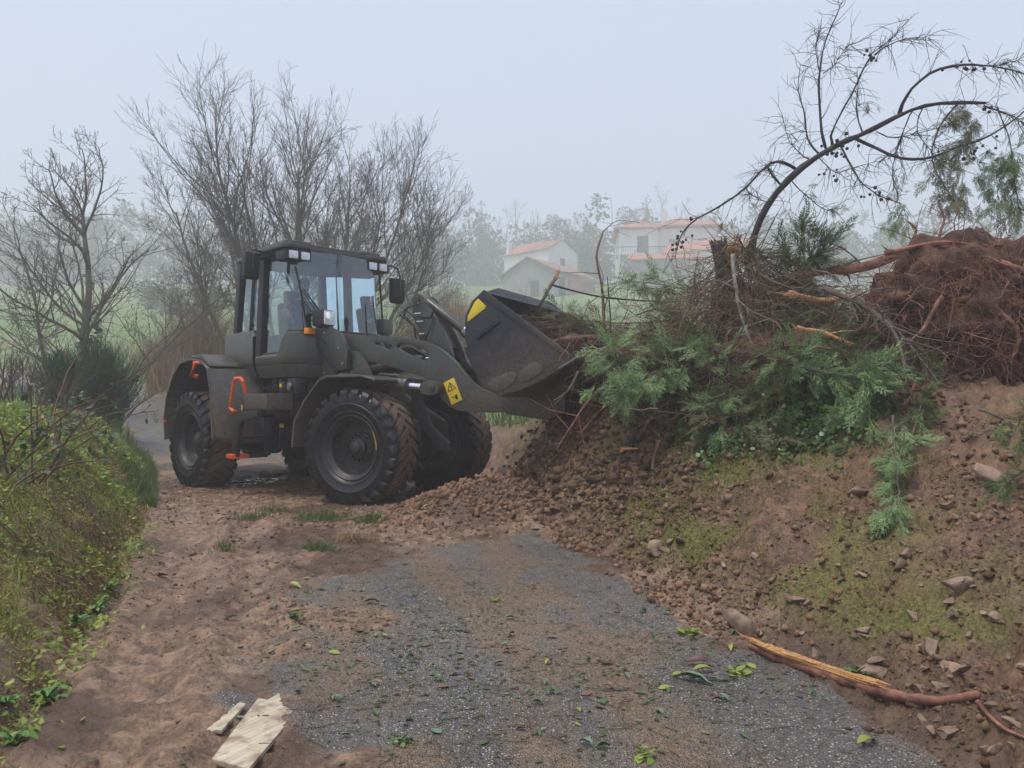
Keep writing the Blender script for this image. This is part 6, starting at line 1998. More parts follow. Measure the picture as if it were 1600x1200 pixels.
stick("dead grey branch with many twigs drooping from the crest", [(1290, 450), (1370, 490), (1405, 540), (1415, 620)], [7.5, 6.9, 6.6, 6.4], .030, GREYTW, .008, None, 46, 9)
stick("second dead twiggy branch right of the first", [(1370, 480), (1420, 540), (1465, 600)], [6.9, 6.6, 6.3], .018, GREYTW, .006, None, 36, 10)
stick("thin dead branch crossing below the orange split one", [(1180, 560), (1230, 540), (1300, 545), (1360, 560)], [7.2, 6.8, 6.7, 6.6], .014, GREYTW, .006, None, 30, 11)
stick("curved red root running down from the bucket lip", [(960, 590), (920, 625), (892, 665), (870, 700)], [8.2, 8.2, 8.2, 8.3], .022, REDROOT, .010, None, 6, 12, "hanging_root", "root")
stick("pale stick sticking out below the bucket lip", [(905, 580), (890, 608), (868, 625)], [8.0, 8.0, 8.1], .016, BARK_MOSS, .010, None, 2, 13)
stick("red brown root curling under the overhanging sods", [(1060, 590), (1000, 600), (940, 640), (905, 680)], [8.0, 8.0, 8.1, 8.2], .018, REDROOT, .006, None, 10, 14, "hanging_root", "root")
stick("short orange brown stake stuck in the bare face", [(1030, 690), (1022, 715), (1018, 735)], [7.6, 7.5, 7.4], .022, CANE, .012, .08, 0, 15)
stick("small broken orange stake in the spoil near the wheel", [(893, 718), (890, 735), (890, 748)], [8.4, 8.4, 8.4], .018, CANE, .014, .08, 0, 16)
stick("small splintered chip lying on the bare face", [(970, 702), (985, 701), (998, 700)], 7.8, .018, SPLIT, .008, .05, 0, 17)
stick("thick red root log lying across the crest into the root mass", [(1225, 434), (1300, 424), (1350, 420), (1420, 398), (1490, 390)], [8.6, 8.5, 8.4, 8.2, 8.0], .045, REDROOT, .06, None, 6, 18, "root_log", "root")
stick("thin upright reddish root stub on top of the root log", [(1440, 400), (1428, 375), (1432, 358), (1420, 345)], 8.1, .018, REDROOT, .008, None, 4, 19)
stick("upright dead stem above the root mass", [(1470, 395), (1468, 370), (1475, 340), (1466, 320)], 8.0, .020, REDROOT, .006, None, 8, 20)
stick("bare twig arching up left of the root log", [(1345, 412), (1320, 390), (1288, 378)], 8.4, .010, REDROOT, .003, None, 6, 21)
stick("long fibrous root hanging down beside the cypress tip", [(1430, 600), (1410, 640), (1370, 680), (1330, 690)], [6.6, 6.5, 6.4, 6.4], .012, REDROOT, .004, None, 8, 22, "hanging_root", "root")

# ---------------------------------------------------------------- twig heap and broken stump
hp = at(1165, 470, 8.8)
rng = np.random.default_rng(55)
t = Tubes()
for i in range(1700):
    a = rng.uniform(0, 6.28); h = rng.uniform(0, 1) ** 1.3; rr = (1 - h) ** .8 * .78 * rng.uniform(.4, 1.15)
    p = np.array([math.cos(a) * rr * 1.1 - .12 * (1 - h), math.sin(a) * rr * .8, -.55 + h * 1.2]) + rng.normal(0, .07, 3)
    d = np.array([math.cos(a) * .8 + rng.normal(0, .5), math.sin(a) * .8 + rng.normal(0, .5), rng.normal(-.4, .7)]); d /= np.linalg.norm(d)
    L = rng.uniform(.10, .75) ; r_ = rng.lognormal(-5.6, .5)
    t.add([p, p + d * L * .5 + rng.normal(0, .02, 3), p + d * L + np.array([0, 0, -.05])], [r_, r_, r_ * .5], 3, False)
me = t.mesh("brush_heap", STRAW)
tag(link("brush_heap", me, None, tuple(hp)), "tangled heap of brown twigs under the leaning tree", "brush heap", None, 'stuff')
blob(tuple(hp + Vector((0, .15, -.25))), (.40, .34, .50), .35, 2.2, 4, DARKSOIL, "soil_mound")
tag(bpy.data.objects["soil_mound"], "dark soil mound inside the twig heap", "soil mound", None, 'structure')
sb_ = at(1128, 420, 8.9)
stump = empty("broken_stump", tuple(sb_)); tag(stump, "dark jagged broken stump with orange splinters left of the leaning tree", "stump")
t = Tubes(); t.add([(0.05, 0, -.25), (.02, 0, 0), (-.04, 0, .22), (-.05, 0, .32)], [.12, .10, .075, .05], 10)
for k in range(7):
    a = k * .9; t.add([(.06 * math.cos(a), .06 * math.sin(a), .1), (.08 * math.cos(a) - .03, .07 * math.sin(a), .28), (.10 * math.cos(a) - .05, .08 * math.sin(a), .30 + .1 * R.random())], [.03, .022, .004], 5)
t.build("bark", DARKBARK, stump)
m = MB()
for k in range(9):
    x = .03 + .015 * k; m.tube([(x - .02, -.06, .02), (x + .02, -.075, .22), (x + .06 + R.uniform(-.03, .03), -.06, .36 + R.uniform(-.12, .10))], [.022, .018, .003], 5)
m.build("splinters", SPLIT, stump, 0, 0)

# ---------------------------------------------------------------- leaning dead tree
def cp(cx, cy): return (1040 + .35 * cx, .35 * cy)
lean = None
rng = np.random.default_rng(63)
LB = {
    'trunk': ([(372, 1210), (380, 1120), (395, 1045), (440, 940), (520, 830), (640, 720), (780, 640), (880, 600), (1040, 520), (1160, 475), (1290, 465), (1420, 470)], 9.0, 8.6, .055, .020),
    'b1': ([(585, 760), (520, 725), (460, 740), (340, 860), (220, 940), (120, 1000), (70, 1070), (50, 1150)], 8.9, 8.2, .026, .006),
    'b1b': ([(515, 820), (480, 780), (450, 735)], 8.95, 8.7, .02, .012),
    'b2': ([(690, 690), (640, 620), (625, 500), (600, 400), (605, 290)], 8.9, 9.3, .020, .005),
    'b3': ([(715, 660), (695, 560), (685, 400), (690, 300), (715, 180), (770, 50), (785, 10)], 8.9, 9.0, .028, .004),
    'b3b': ([(690, 310), (675, 220), (680, 160), (695, 120)], 8.95, 9.2, .010, .003),
    'b3c': ([(700, 330), (750, 290), (790, 230), (820, 195)], 8.95, 8.7, .008, .003),
    'b4': ([(745, 650), (745, 590), (830, 420), (880, 320), (930, 240), (1010, 180), (1095, 90)], 8.9, 8.4, .022, .004),
    'b4b': ([(930, 245), (1000, 200), (1080, 180), (1165, 175)], 8.6, 8.2, .012, .003),
    'b5': ([(880, 600), (850, 500), (855, 400), (850, 330)], 8.85, 9.2, .016, .004),
    'b6': ([(1045, 515), (1060, 460), (1110, 390), (1200, 320), (1310, 295), (1400, 295), (1500, 305), (1610, 335)], 8.8, 8.2, .034, .006),
    'b6b': ([(1400, 295), (1500, 290), (1580, 265)], 8.4, 8.3, .008, .003),
    'b7': ([(850, 620), (940, 660), (1040, 705), (1140, 710), (1230, 690), (1320, 650), (1420, 620), (1520, 560), (1610, 490)], 8.85, 8.0, .026, .010),
    'b8': ([(780, 650), (830, 740), (880, 820), (950, 870), (1030, 900), (1060, 930)], 8.9, 8.3, .016, .005),
    'b9': ([(650, 715), (600, 690), (545, 620), (520, 510)], 8.95, 9.3, .012, .003),
    'b10': ([(1300, 468), (1230, 560), (1190, 700), (1250, 830), (1340, 980)], 8.65, 8.2, .016, .005),
    'b11': ([(1420, 470), (1500, 500), (1560, 530), (1600, 560)], 8.6, 8.3, .016, .005),
    'b12': ([(1100, 500), (1060, 600), (1030, 700), (1020, 800), (1050, 880)], 8.7, 8.9, .012, .004),
    'b13': ([(560, 800), (640, 880), (720, 930), (770, 935)], 8.9, 8.5, .010, .003),
    'b14': ([(680, 700), (760, 770), (880, 740), (1000, 715)], 8.9, 9.2, .009, .003),
    'b15': ([(1150, 480), (1130, 580), (1180, 660), (1230, 740)], 8.7, 8.9, .010, .003),
    'b16': ([(1480, 480), (1540, 640), (1560, 800), (1590, 960)], 8.5, 8.0, .012, .004),
    'b17': ([(500, 880), (440, 900), (370, 870)], 8.95, 8.7, .008, .003),
    'b18': ([(940, 590), (1000, 615), (1100, 600), (1250, 560), (1320, 480)], 8.8, 8.5, .010, .004),
}
base = np.array(at(*cp(372, 1210), 9.0))
lean = empty("leaning_dead_tree", tuple(base)); tag(lean, "dark leaning half-dead cypress arching right over the bank", "tree")
twg = Tubes(); lim = Tubes(); nodes = []
for nm, (cps, d0, d1, r0, r1) in LB.items():
    dsl = np.linspace(d0, d1, len(cps))
    P = smooth_path([at(*cp(*c), d) for c, d in zip(cps, dsl)], 22 if nm == 'trunk' else 16) - base
    P = P + np.cumsum(rng.normal(0, .006, P.shape), 0) * .6
    rad = np.linspace(r0, r1, len(P)) * (1 + .12 * rng.normal(0, 1, len(P))) * (.9 if nm == 'trunk' else .72)
    if nm == 'trunk':
        tt = Tubes(); tt.add(P, rad, 10); tt.build("trunk", DARKBARK, lean)
    else: lim.add(P, rad, 6)
    nk = int(len(P) * 1.9)
    for k in range(nk):
        j = rng.integers(3, len(P)); tg = P[j] - P[j - 1]; tg /= np.linalg.norm(tg)
        d = tg * rng.uniform(.2, .9) + rng.normal(0, .7, 3) + np.array([0, 0, -.05]); d /= np.linalg.norm(d); L = rng.uniform(.10, .42)
        q = [P[j]]
        for s_ in range(4):
            d = d + rng.normal(0, .24, 3) + np.array([0, 0, .07 if nm in ('b2', 'b3', 'b4') else -.14]); d /= np.linalg.norm(d); q.append(q[-1] + d * L / 4)
        twg.add(q, np.linspace(.0042, .0014, 5), 3, False); nodes.append(q[-1])
        if rng.uniform() < .6:
            d2 = d + rng.normal(0, .5, 3); twg.add([q[2], q[2] + d2 * L * .3, q[2] + d2 * L * .5 + np.array([0, 0, -.02])], [.003, .002, .0015], 3, False)
tag(lim.build("limbs", DARKBARK, lean), None, None, None, "stuff"); tag(twg.build("twigs", DARKBARK, lean), None, None, None, "stuff")
# cones
cn = Tubes(); cv = []
for cx, cy, n, sp in ((930, 255, 7, 25), (1340, 297, 9, 45), (775, 640, 9, 40), (1400, 680, 16, 60), (760, 690, 8, 30), (720, 780, 5, 40), (80, 1060, 6, 25), (1440, 490, 3, 20), (60, 1110, 5, 20), (940, 880, 8, 40), (115, 975, 2, 8)):
    for k in range(n):
        p = np.array(at(*cp(cx + rng.normal(0, sp), cy + rng.normal(0, sp * .5)), 8.5 + rng.normal(0, .08))) - base
        cv.append(p)
cv = np.array(cv); v, f = merge(ICO1, ICO1F, cv, rots(len(cv), rng, 1), rng.uniform(.014, .026, len(cv)))
tag(link("cones", np_mesh("cones", v, [f], CONE), lean), None, None, None, 'stuff')
# surviving foliage that hangs at the right
def hang(cents, n, size, mat, seed):
    rng = np.random.default_rng(seed); pos = []
    for k in range(n):
        cx, cy, sx_, sy_, d = cents[rng.integers(0, len(cents))]
        pos.append(np.array(at(*cp(rng.normal(cx, sx_), rng.normal(cy, sy_)), d + rng.normal(0, .12))) - base)
    pos = np.array(pos)
    dr = np.array([0, 0, -1.0]) + rng.normal(0, .55, (n, 3)); B = basis(dr, np.array([0, -1.0, .2]) + rng.normal(0, .5, (n, 3)))
    v, f = merge(SPR, SPRF, pos, B, size * rng.uniform(.6, 1.3, n))
    link("foliage", np_mesh("foliage", v, [f], mat), lean)
hang([(1330, 530, 40, 35, 8.5), (1370, 570, 28, 35, 8.5), (1300, 640, 42, 40, 8.45), (1270, 700, 35, 40, 8.4), (1230, 760, 30, 45, 8.35), (1300, 780, 40, 45, 8.4), (1320, 870, 30, 40, 8.3), (1250, 900, 28, 35, 8.3)], 150, .20, CYPG, 1)
hang([(1440, 780, 50, 45, 8.3), (1500, 730, 45, 40, 8.3), (1450, 870, 40, 45, 8.2), (1540, 720, 25, 35, 8.2), (1530, 830, 25, 50, 8.2), (1550, 930, 18, 40, 8.15)], 110, .20, CYP, 2)
hang([(1060, 920, 28, 30, 8.4), (1080, 970, 25, 25, 8.4), (1010, 990, 18, 18, 8.4), (1380, 1020, 22, 35, 8.1), (1420, 1050, 18, 20, 8.1), (1560, 960, 18, 40, 8.1)], 60, .16, CYPL, 3)
hang([(930, 480, 18, 14, 8.7), (1030, 780, 20, 40, 8.6), (1040, 840, 20, 20, 8.6), (650, 850, 30, 25, 8.7), (740, 925, 18, 8, 8.6), (330, 1000, 35, 22, 8.8), (280, 990, 15, 15, 8.8)], 36, .11, CYPG, 4)

# ---------------------------------------------------------------- uprooted root mass at the right
rc = at(1545, 488, 7.4)
rm = empty("root_mass", tuple(rc)); tag(rm, "big reddish uprooted root mass full of earth at the right edge", "root mass")
blob((0, .1, -.05), (1.10, .62, .72), .30, 2.8, 5, DARKSOIL, "root_soil", rm, 6)
rng = np.random.default_rng(71)
tA, tB = Tubes(), Tubes()
for i in range(3000):
    a = rng.uniform(0, 6.28); ph = math.asin(rng.uniform(-.8, 1)); nrm_ = np.array([math.cos(a) * math.cos(ph), -abs(math.sin(a)) * math.cos(ph) if rng.uniform() < .8 else math.sin(a) * math.cos(ph), math.sin(ph)])
    p = nrm_ * np.array([1.12, .62, .74]) * rng.uniform(.85, 1.06) + np.array([0, .1, -.05])
    d = np.cross(nrm_, rng.normal(0, 1, 3)) + nrm_ * rng.uniform(0, .8) + np.array([rng.normal(-.2, .3), 0, -.35]); d /= np.linalg.norm(d)
    L = rng.uniform(.12, .75) ** 1.2; q = [p]; n = 6
    for s_ in range(n):
        d = d + rng.normal(0, .28, 3) + np.array([0, 0, -.06]); d /= np.linalg.norm(d); q.append(q[-1] + d * L / n)
    r_ = rng.lognormal(-5.95, .55)
    (tA if i % 7 else tB).add(q, np.linspace(r_ * (1 if i % 7 else 2.2), r_ * .35, n + 1), 4, False)
tag(tA.build("fine_roots", REDROOT, rm), None, None, None, 'stuff'); tag(tB.build("thick_roots", REDROOT, rm), None, None, None, 'stuff')
# thick roots one by one
for k, pts in enumerate([[(-1.05, -.1, .55), (-.6, -.2, .62), (-.1, -.25, .58), (.4, -.2, .62)], [(-.2, -.5, .4), (.2, -.6, .2), (.6, -.62, .15), (1.0, -.5, .2)], [(-.3, -.55, .0), (-.1, -.62, -.25), (-.15, -.6, -.5)], [(.1, -.5, .55), (.5, -.45, .60), (.9, -.35, .5)], [(-.7, -.45, .1), (-.9, -.5, -.2), (-1.15, -.55, -.4)], [(.3, -.62, -.1), (.6, -.66, -.25), (.9, -.6, -.2)]]):
    t = Tubes(); P = smooth_path(pts, 12); P += np.cumsum(rng.normal(0, .006, P.shape), 0); t.add(P, np.linspace(.026, .008, 12) * (1 + .15 * rng.normal(0, 1, 12)), 7); t.build("root", REDROOT, rm)

# earth clinging in lumps between the roots
n = 260; a_ = rng.uniform(0, 6.28, n); ph_ = np.arcsin(rng.uniform(-.9, .9, n))
pp = np.stack([np.cos(a_) * np.cos(ph_), -np.abs(np.sin(a_)) * np.cos(ph_), np.sin(ph_)], -1) * np.array([1.0, .6, .68]) * rng.uniform(.9, 1.03, n)[:, None] + np.array([0, .1, -.05])
v, f = clods(pp, np.clip(rng.lognormal(-3.0, .45, n), .02, .13), rng)
tag(link("earth_lumps", np_mesh("earth_lumps", v, [f], DARKSOIL), rm), None, None, None, 'stuff')
# overhanging sods between bucket and pile
for k, (px, py, d, rad, lab) in enumerate([(985, 566, 8.6, (.52, .38, .17), "overhanging sod of dark soil right of the bucket"), (1085, 590, 8.2, (.42, .36, .15), "overhanging sod of soil under the light green sprays"), (905, 545, 9.0, (.36, .42, .16), "clod of rooty soil caught on the bucket lip"), (1180, 560, 8.1, (.45, .45, .28), "soil mound beneath the middle cypress boughs"), (1330, 560, 7.9, (.7, .5, .35), "soil shoulder between boughs and root mass")]):
    p = at(px, py, d)
    o = blob(tuple(p), rad, .38, 2.6, 4, DARKSOIL if k != 1 else SOILB, "soil_sod", None, 10 + k)
    tag(o, lab, "soil")
rng = np.random.default_rng(72)
tF = Tubes()
for i in range(420):
    px = rng.uniform(890, 1130); p = np.array(at(px, 555 + (px - 890) * .12 + rng.normal(0, 16), 8.35 - (px - 890) * .0012 + rng.normal(0, .12)))
    d = np.array([rng.normal(-.2, .6), rng.normal(-.3, .3), rng.normal(-.6, .5)]); d /= np.linalg.norm(d); L = rng.uniform(.08, .40); q = [p]
    for s_ in range(5):
        d = d + rng.normal(0, .25, 3) + np.array([0, 0, -.10]); d /= np.linalg.norm(d); q.append(q[-1] + d * L / 5)
    r_ = rng.uniform(.0015, .005); tF.add(q, np.linspace(r_, r_ * .4, 6), 3, False)
tag(tF.build("root_fringe", STRAW), "fringe of fine roots hanging under the overhanging sods", "roots", None, 'stuff')
# loose twigs through the pile
tG = Tubes()
for i in range(2000):
    px = rng.uniform(960, 1500); py = rng.uniform(430, 650); p = np.array(at(px, py, 8.4 - (px - 1000) * .0022 - (py - 440) * .003 + rng.normal(0, .2)))
    d = rng.normal(0, 1, 3) * np.array([1, .6, .6]) + np.array([0, 0, -.3]); d /= np.linalg.norm(d); L = rng.uniform(.08, .8) ** 1.3; q = [p]
    for s_ in range(4):
        d = d + rng.normal(0, .22, 3); d /= np.linalg.norm(d); q.append(q[-1] + d * L / 4)
    r_ = rng.lognormal(-5.9, .45); tG.add(q, np.linspace(r_, r_ * .4, 5), 3, False)
tag(tG.build("loose_twigs", STRAW), "loose dead twigs tangled through the pile of branches", "twigs", None, 'stuff')
# brush inside the bucket
tK = Tubes()
for i in range(260):
    p = np.array(at(rng.uniform(800, 905), rng.uniform(492, 540), 9.3 + rng.normal(0, .25)))
    d = np.array([rng.normal(-.3, .8), rng.normal(0, .5), rng.normal(.1, .4)]); d /= np.linalg.norm(d); L = rng.uniform(.1, .6); q = [p]
    for s_ in range(4):
        d = d + rng.normal(0, .2, 3); d /= np.linalg.norm(d); q.append(q[-1] + d * L / 4)
    r_ = rng.uniform(.0015, .004); tK.add(q, np.linspace(r_, r_ * .4, 5), 3, False)
tag(tK.build("bucket_brush", CANE), "thin reddish twigs spilling over the bucket rim", "twigs", None, 'stuff')
# ================================================================== foreground
PALEWOOD, nt, b = new_mat("pale_sawn_wood")
co = coords(nt); mp = N(nt, 'ShaderNodeMapping'); mp.inputs['Scale'].default_value = (2, 24, 24); nt.links.new(co, mp.inputs[0])
nz = noise(nt, mp.outputs[0], 2.2, 5, .6, .3); nd = noise(nt, co, 9, 5, .6)
c_ = ramp(nt, nz, [(.3, (.36, .30, .20)), (.55, (.55, .48, .35)), (.8, (.66, .60, .47))])
c_ = mixc(nt, ramp(nt, nd, [(.46, (0, 0, 0)), (.66, (.85, .85, .85))]), c_, (.19, .12, .075))
nt.links.new(c_, b.inputs['Base Color']); b.inputs['Roughness'].default_value = .75
nt.links.new(bump(nt, nz, .4, .004), b.inputs['Normal'])


def board(label, pxs, thick, ang):
    P = [ground_hit(*p) for p in pxs]
    c = sum(P, Vector()) / len(P); zt = max(p.z for p in P)
    Rm = Matrix.Rotation(-ang, 4, 'Z')
    loc = [Rm @ (p - c) for p in P]
    m = MB().slab([(p.x, p.y) for p in loc], 0, thick)
    o = m.build("broken_board", PALEWOOD, None, .003, 30)
    o.location = (c.x, c.y, c.z - .004); o.rotation_euler = (.03, .02, ang)
    tag(o, label, "board"); return o


board("larger pale broken board lying on the lane edge", [(330, 1212), (403, 1098), (418, 1100), (436, 1089), (442, 1104), (463, 1112), (388, 1212)], .022, 1.05)
board("smaller pale broken board beside the larger one", [(318, 1146), (326, 1134), (374, 1104), (384, 1112), (346, 1152), (336, 1148)], .018, .75)

# split branch lying at the edge of the lane
rng = np.random.default_rng(81)
PX = [(1172, 1018), (1215, 1034), (1262, 1052), (1330, 1076), (1400, 1096), (1465, 1107), (1532, 1114)]
G = [ground_hit(*p) + Vector((0, 0, .035)) for p in PX]
base = G[0].copy(); P = smooth_path([g - base for g in G], 26)
lg = empty("split_branch", tuple(base)); tag(lg, "long red barked branch split to orange wood lying along the lane edge", "branch")
t = Tubes(); rad = np.concatenate([np.linspace(.016, .032, 10), np.linspace(.032, .016, 16)]) * (1 + .13 * rng.normal(0, 1, 26)); t.add(P + np.array([0, .01, -.012]), rad, 9); t.build("bark", REDROOT, lg)
m = MB()
for k in range(20):
    j0 = int(rng.integers(0, 5)); j1 = int(rng.integers(10, 18)); off = np.array([rng.normal(0, .006), rng.normal(-.004, .010), rng.uniform(.012, .032)])
    q = P[j0:j1] + off + np.cumsum(rng.normal(0, .0012, P[j0:j1].shape), 0); r_ = np.concatenate([[.001], np.full(len(q) - 2, rng.uniform(.008, .014)), [.001]])
    m.tube(q, r_, 5)
m.tube([P[0] + np.array([.02, 0, .02]), P[0] + np.array([-.03, .01, .035]), P[0] + np.array([-.07, .03, .06])], [.010, .007, .001], 5)
m.build("split_wood", SPLIT, lg, 0, 40)
t = Tubes(); Q = smooth_path([ground_hit(*p) - base + Vector((0, 0, .015)) for p in [(1528, 1112), (1545, 1135), (1572, 1150), (1615, 1172)]], 12); t.add(Q, np.linspace(.012, .005, 12), 6); t.build("side_shoot", REDROOT, lg)

# ---------------------------------------------------------------- fallen leaves
def leaf_mesh(name, mat, seed, wd=.42, curl=.12):
    rng = np.random.default_rng(seed); n = 7; V = []; F = []
    for i in range(n):
        t = i / (n - 1); w_ = wd * .5 * math.sin(math.pi * min(1, t ** .8)) ** .8 + (.012 if i in (0, n - 1) else 0)
        z = curl * math.sin(t * 3.1 + rng.uniform(-.4, .4)) * .5
        for s_ in (-1, 0, 1): V.append((t - .5, s_ * w_, z + (abs(s_) * curl * .6 * w_ / wd * 2)))
    for i in range(n - 1):
        for s_ in (0, 1): a = i * 3 + s_; F.append((a, a + 1, a + 4, a + 3))
    k = len(V); V += [(-.72, .012, 0), (-.72, -.012, 0)]; F.append((0, 2, k, k + 1))
    return np_mesh(name, np.array(V), [np.array(F)], mat, True)


def leafm(nm, c1, c2):
    return mat_simple(nm, c1, c2, .4, 14, 60, .2, .002)


LK = [("green", leafm("green_fallen_leaf", (.045, .10, .03), (.09, .155, .05))), ("grey green", leafm("grey_green_leaf", (.10, .16, .10), (.17, .23, .16))), ("yellow green", leafm("yellow_leaf", (.20, .24, .04), (.32, .33, .07))), ("brown", leafm("brown_leaf", (.12, .06, .035), (.22, .115, .07))), ("dark red brown", leafm("dark_red_leaf", (.06, .022, .022), (.11, .045, .04)))]
LM = [[leaf_mesh("fallen_leaf", m_, 10 * i + j, .30 + .1 * j, .05 + .14 * (j % 3)) for j in range(4)] for i, (_, m_) in enumerate(LK)]
areas = [(44, 640, 1030, 110, 40), (30, 560, 990, 90, 40), (26, 1130, 1060, 90, 35), (22, 960, 1070, 90, 40), (36, 760, 960, 240, 90), (16, 480, 960, 60, 60), (22, 800, 1130, 250, 50), (8, 1000, 930, 60, 40)]
cnt = 0
for n, cx, cy, sx_, sy_ in areas:
    px_, py_ = rng.normal(cx, sx_, n), rng.normal(cy, sy_, n)
    for (px, py), g in zip(zip(px_, py_), ground_hits(px_, py_)):
        if not (360 < px < 1400 and 850 < py < 1195): continue
        g = Vector(g)
        if float(s_right(np.array([g.x]), np.array([g.y]))[0]) > .1: continue
        c = int(rng.choice(5, p=[.38, .2, .14, .18, .10])); s = rng.uniform(.03, .075)
        o = link("fallen_leaf", LM[c][int(rng.integers(0, 4))], None, (g.x, g.y, g.z + .006 + s * .05), (rng.normal(0, .14), rng.normal(0, .14), rng.uniform(0, 6.28)))
        o.scale = (s, s, s)
        LOOSE.append((o, LK[c][0] + " fallen leaf", "fallen %s leaves" % LK[c][0])); cnt += 1
for px, py, s, c, lab in [(1085, 1068, .20, 1, "longest pale grey green leaf beside the dark heap of leaves"), (1100, 1052, .13, 2, "bright yellow leaf on top of the dark leaves near the split branch"), (1095, 1040, .17, 4, "big dark red leaf under the yellow one"), (362, 972, .09, 2, "lone yellow leaf on the left mud edge"), (462, 918, .12, 2, "curled olive leaf on the mud left of the asphalt"), (580, 944, .13, 1, "long grey green leaf on the asphalt behind the leaf drift"), (590, 1072, .07, 3, "upright brown leaf at the near end of the leaf drift"), (1355, 1165, .13, 2, "curled olive leaf at the bottom right of the lane"), (255, 905, .15, 3, "long tan dead leaf at the foot of the left bank")]:
    g = ground_hit(px, py); o = link("fallen_leaf", LM[c][1], None, (g.x, g.y, g.z + .012), (rng.normal(0, .2), rng.normal(0, .2), rng.uniform(-.5, .5))); o.scale = (s, s * .8, s)
    tag(o, lab, "leaf")
# crumbs of leaf and twig
n = 11000
x = rng.uniform(-1.8, 2.0, n); y = 2.4 + 6 * rng.uniform(0, 1, n) ** 1.2; k = (s_right(x, y) < .1) & (fbm(x * 1.5, y * 1.5, 3, 58) > rng.uniform(.38, .62, n)); x, y = x[k], y[k]
gl_ = ground_hits(np.concatenate([rng.normal(640, 130, 700), rng.normal(1080, 110, 350), rng.normal(760, 220, 450)]), np.clip(np.concatenate([rng.normal(1015, 55, 700), rng.normal(1050, 45, 350), rng.normal(1000, 90, 450)]), 850, 1195))
x = np.concatenate([x, gl_[:, 0]]); y = np.concatenate([y, gl_[:, 1]])
pos = np.stack([x, y, H(x, y) + .004], -1)
v, f = merge(LEAF_T, LEAF_F, pos, rots(len(x), rng, .2), np.concatenate([rng.lognormal(-4.4, .5, len(x) - 1500), rng.lognormal(-3.8, .4, 1500)]))
LITT = mat_leaf("leaf_litter", [(.1, (.03, .025, .018)), (.35, (.06, .085, .03)), (.6, (.11, .15, .05)), (.8, (.16, .09, .05)), (.95, (.30, .26, .16))], .6, .1, .4, 1)
tag(link("leaf_litter", np_mesh("leaf_litter", v, [f], LITT)), "scraps of leaf and needle strewn on the asphalt", "leaf litter", None, 'stuff')
t = Tubes()
for g in ground_hits(rng.uniform(400, 1300, 260), rng.uniform(880, 1190, 260)):
    a = rng.uniform(0, 6.28); L = rng.uniform(.04, .20)
    dv = np.array([math.cos(a), math.sin(a), 0]); p = np.array(g) + np.array([0, 0, .008]); t.add([p, p + dv * L * .5 + rng.normal(0, .008, 3) * np.array([1, 1, .4]), p + dv * L], .002, 3, False)
tag(t.build("twig_litter", GREYTW), "thin twigs strewn on the asphalt", "twig litter", None, 'stuff')
# sprigs of fresh green on the asphalt
for k, (px, py, s, lab) in enumerate([(462, 965, .07, "dark green sprig on the left of the asphalt"), (1075, 990, .09, "flattened green sprig at the right edge of the asphalt"), (1010, 1185, .07, "light green sprig near the bottom of the lane"), (630, 1162, .05, "small dark sprig at the bottom of the lane"), (1150, 1055, .08, "green sprig beside the dark leaves"), (1340, 1055, .07, "dark green ivy sprig behind the split branch"), (775, 940, .05, "tiny sprig in the middle of the asphalt")]):
    g = ground_hit(px, py); r2_ = np.random.default_rng(820 + k); n = 16
    B = rots(n, r2_, .5); v, f = merge(LEAF_T, LEAF_F, r2_.normal(0, s * .3, (n, 3)) * np.array([1, 1, .12]) + np.array([0, 0, .015]), B, s * r2_.uniform(.5, 1, n))
    sp_ = empty("green_sprig", tuple(g)); tag(sp_, lab, "sprig")
    tag(link("leaves", np_mesh("leaves", v, [f], IVY if k in (0, 3, 5) else HERB), sp_), None, None, None, 'stuff')
# ---------------------------------------------------------------- grass sods torn onto the mud
for k, (px, py, w_, n, lab) in enumerate([(505, 812, .42, 700, "largest torn green sod in front of the front wheel"), (582, 815, .22, 420, "leaning tuft of green grass right of the largest sod"), (395, 812, .22, 260, "small green tuft left of the largest sod"), (500, 858, .22, 220, "flattened green tuft at the edge of the asphalt"), (350, 858, .15, 120, "tiny pale tuft on the mud left of the sods"), (430, 800, .25, 260, "dull green tuft behind the sods"), (560, 845, .28, 200, "brown grassy sod on the lip of the asphalt"), (560, 840, .0, 0, "")]):
    if not lab: continue
    g = ground_hit(px, py); r2_ = np.random.default_rng(840 + k)
    pos = np.stack([r2_.normal(0, w_ * .4, n), r2_.normal(0, w_ * .22, n), np.full(n, -.01)], -1)
    zz = H(g.x + pos[:, 0], g.y + pos[:, 1]) - g.z; pos[:, 2] = zz - .005
    v, f4, f3 = blades(pos, .007, r2_.uniform(.05, .13, n), r2_, .85)
    root = empty("grass_tuft", tuple(g)); tag(root, lab, "grass tuft", "torn sods on the mud")
    tag(link("blades", np_mesh("blades", v, [f4, f3], DRYL if k == 6 else GRASS), root), None, None, None, 'stuff')
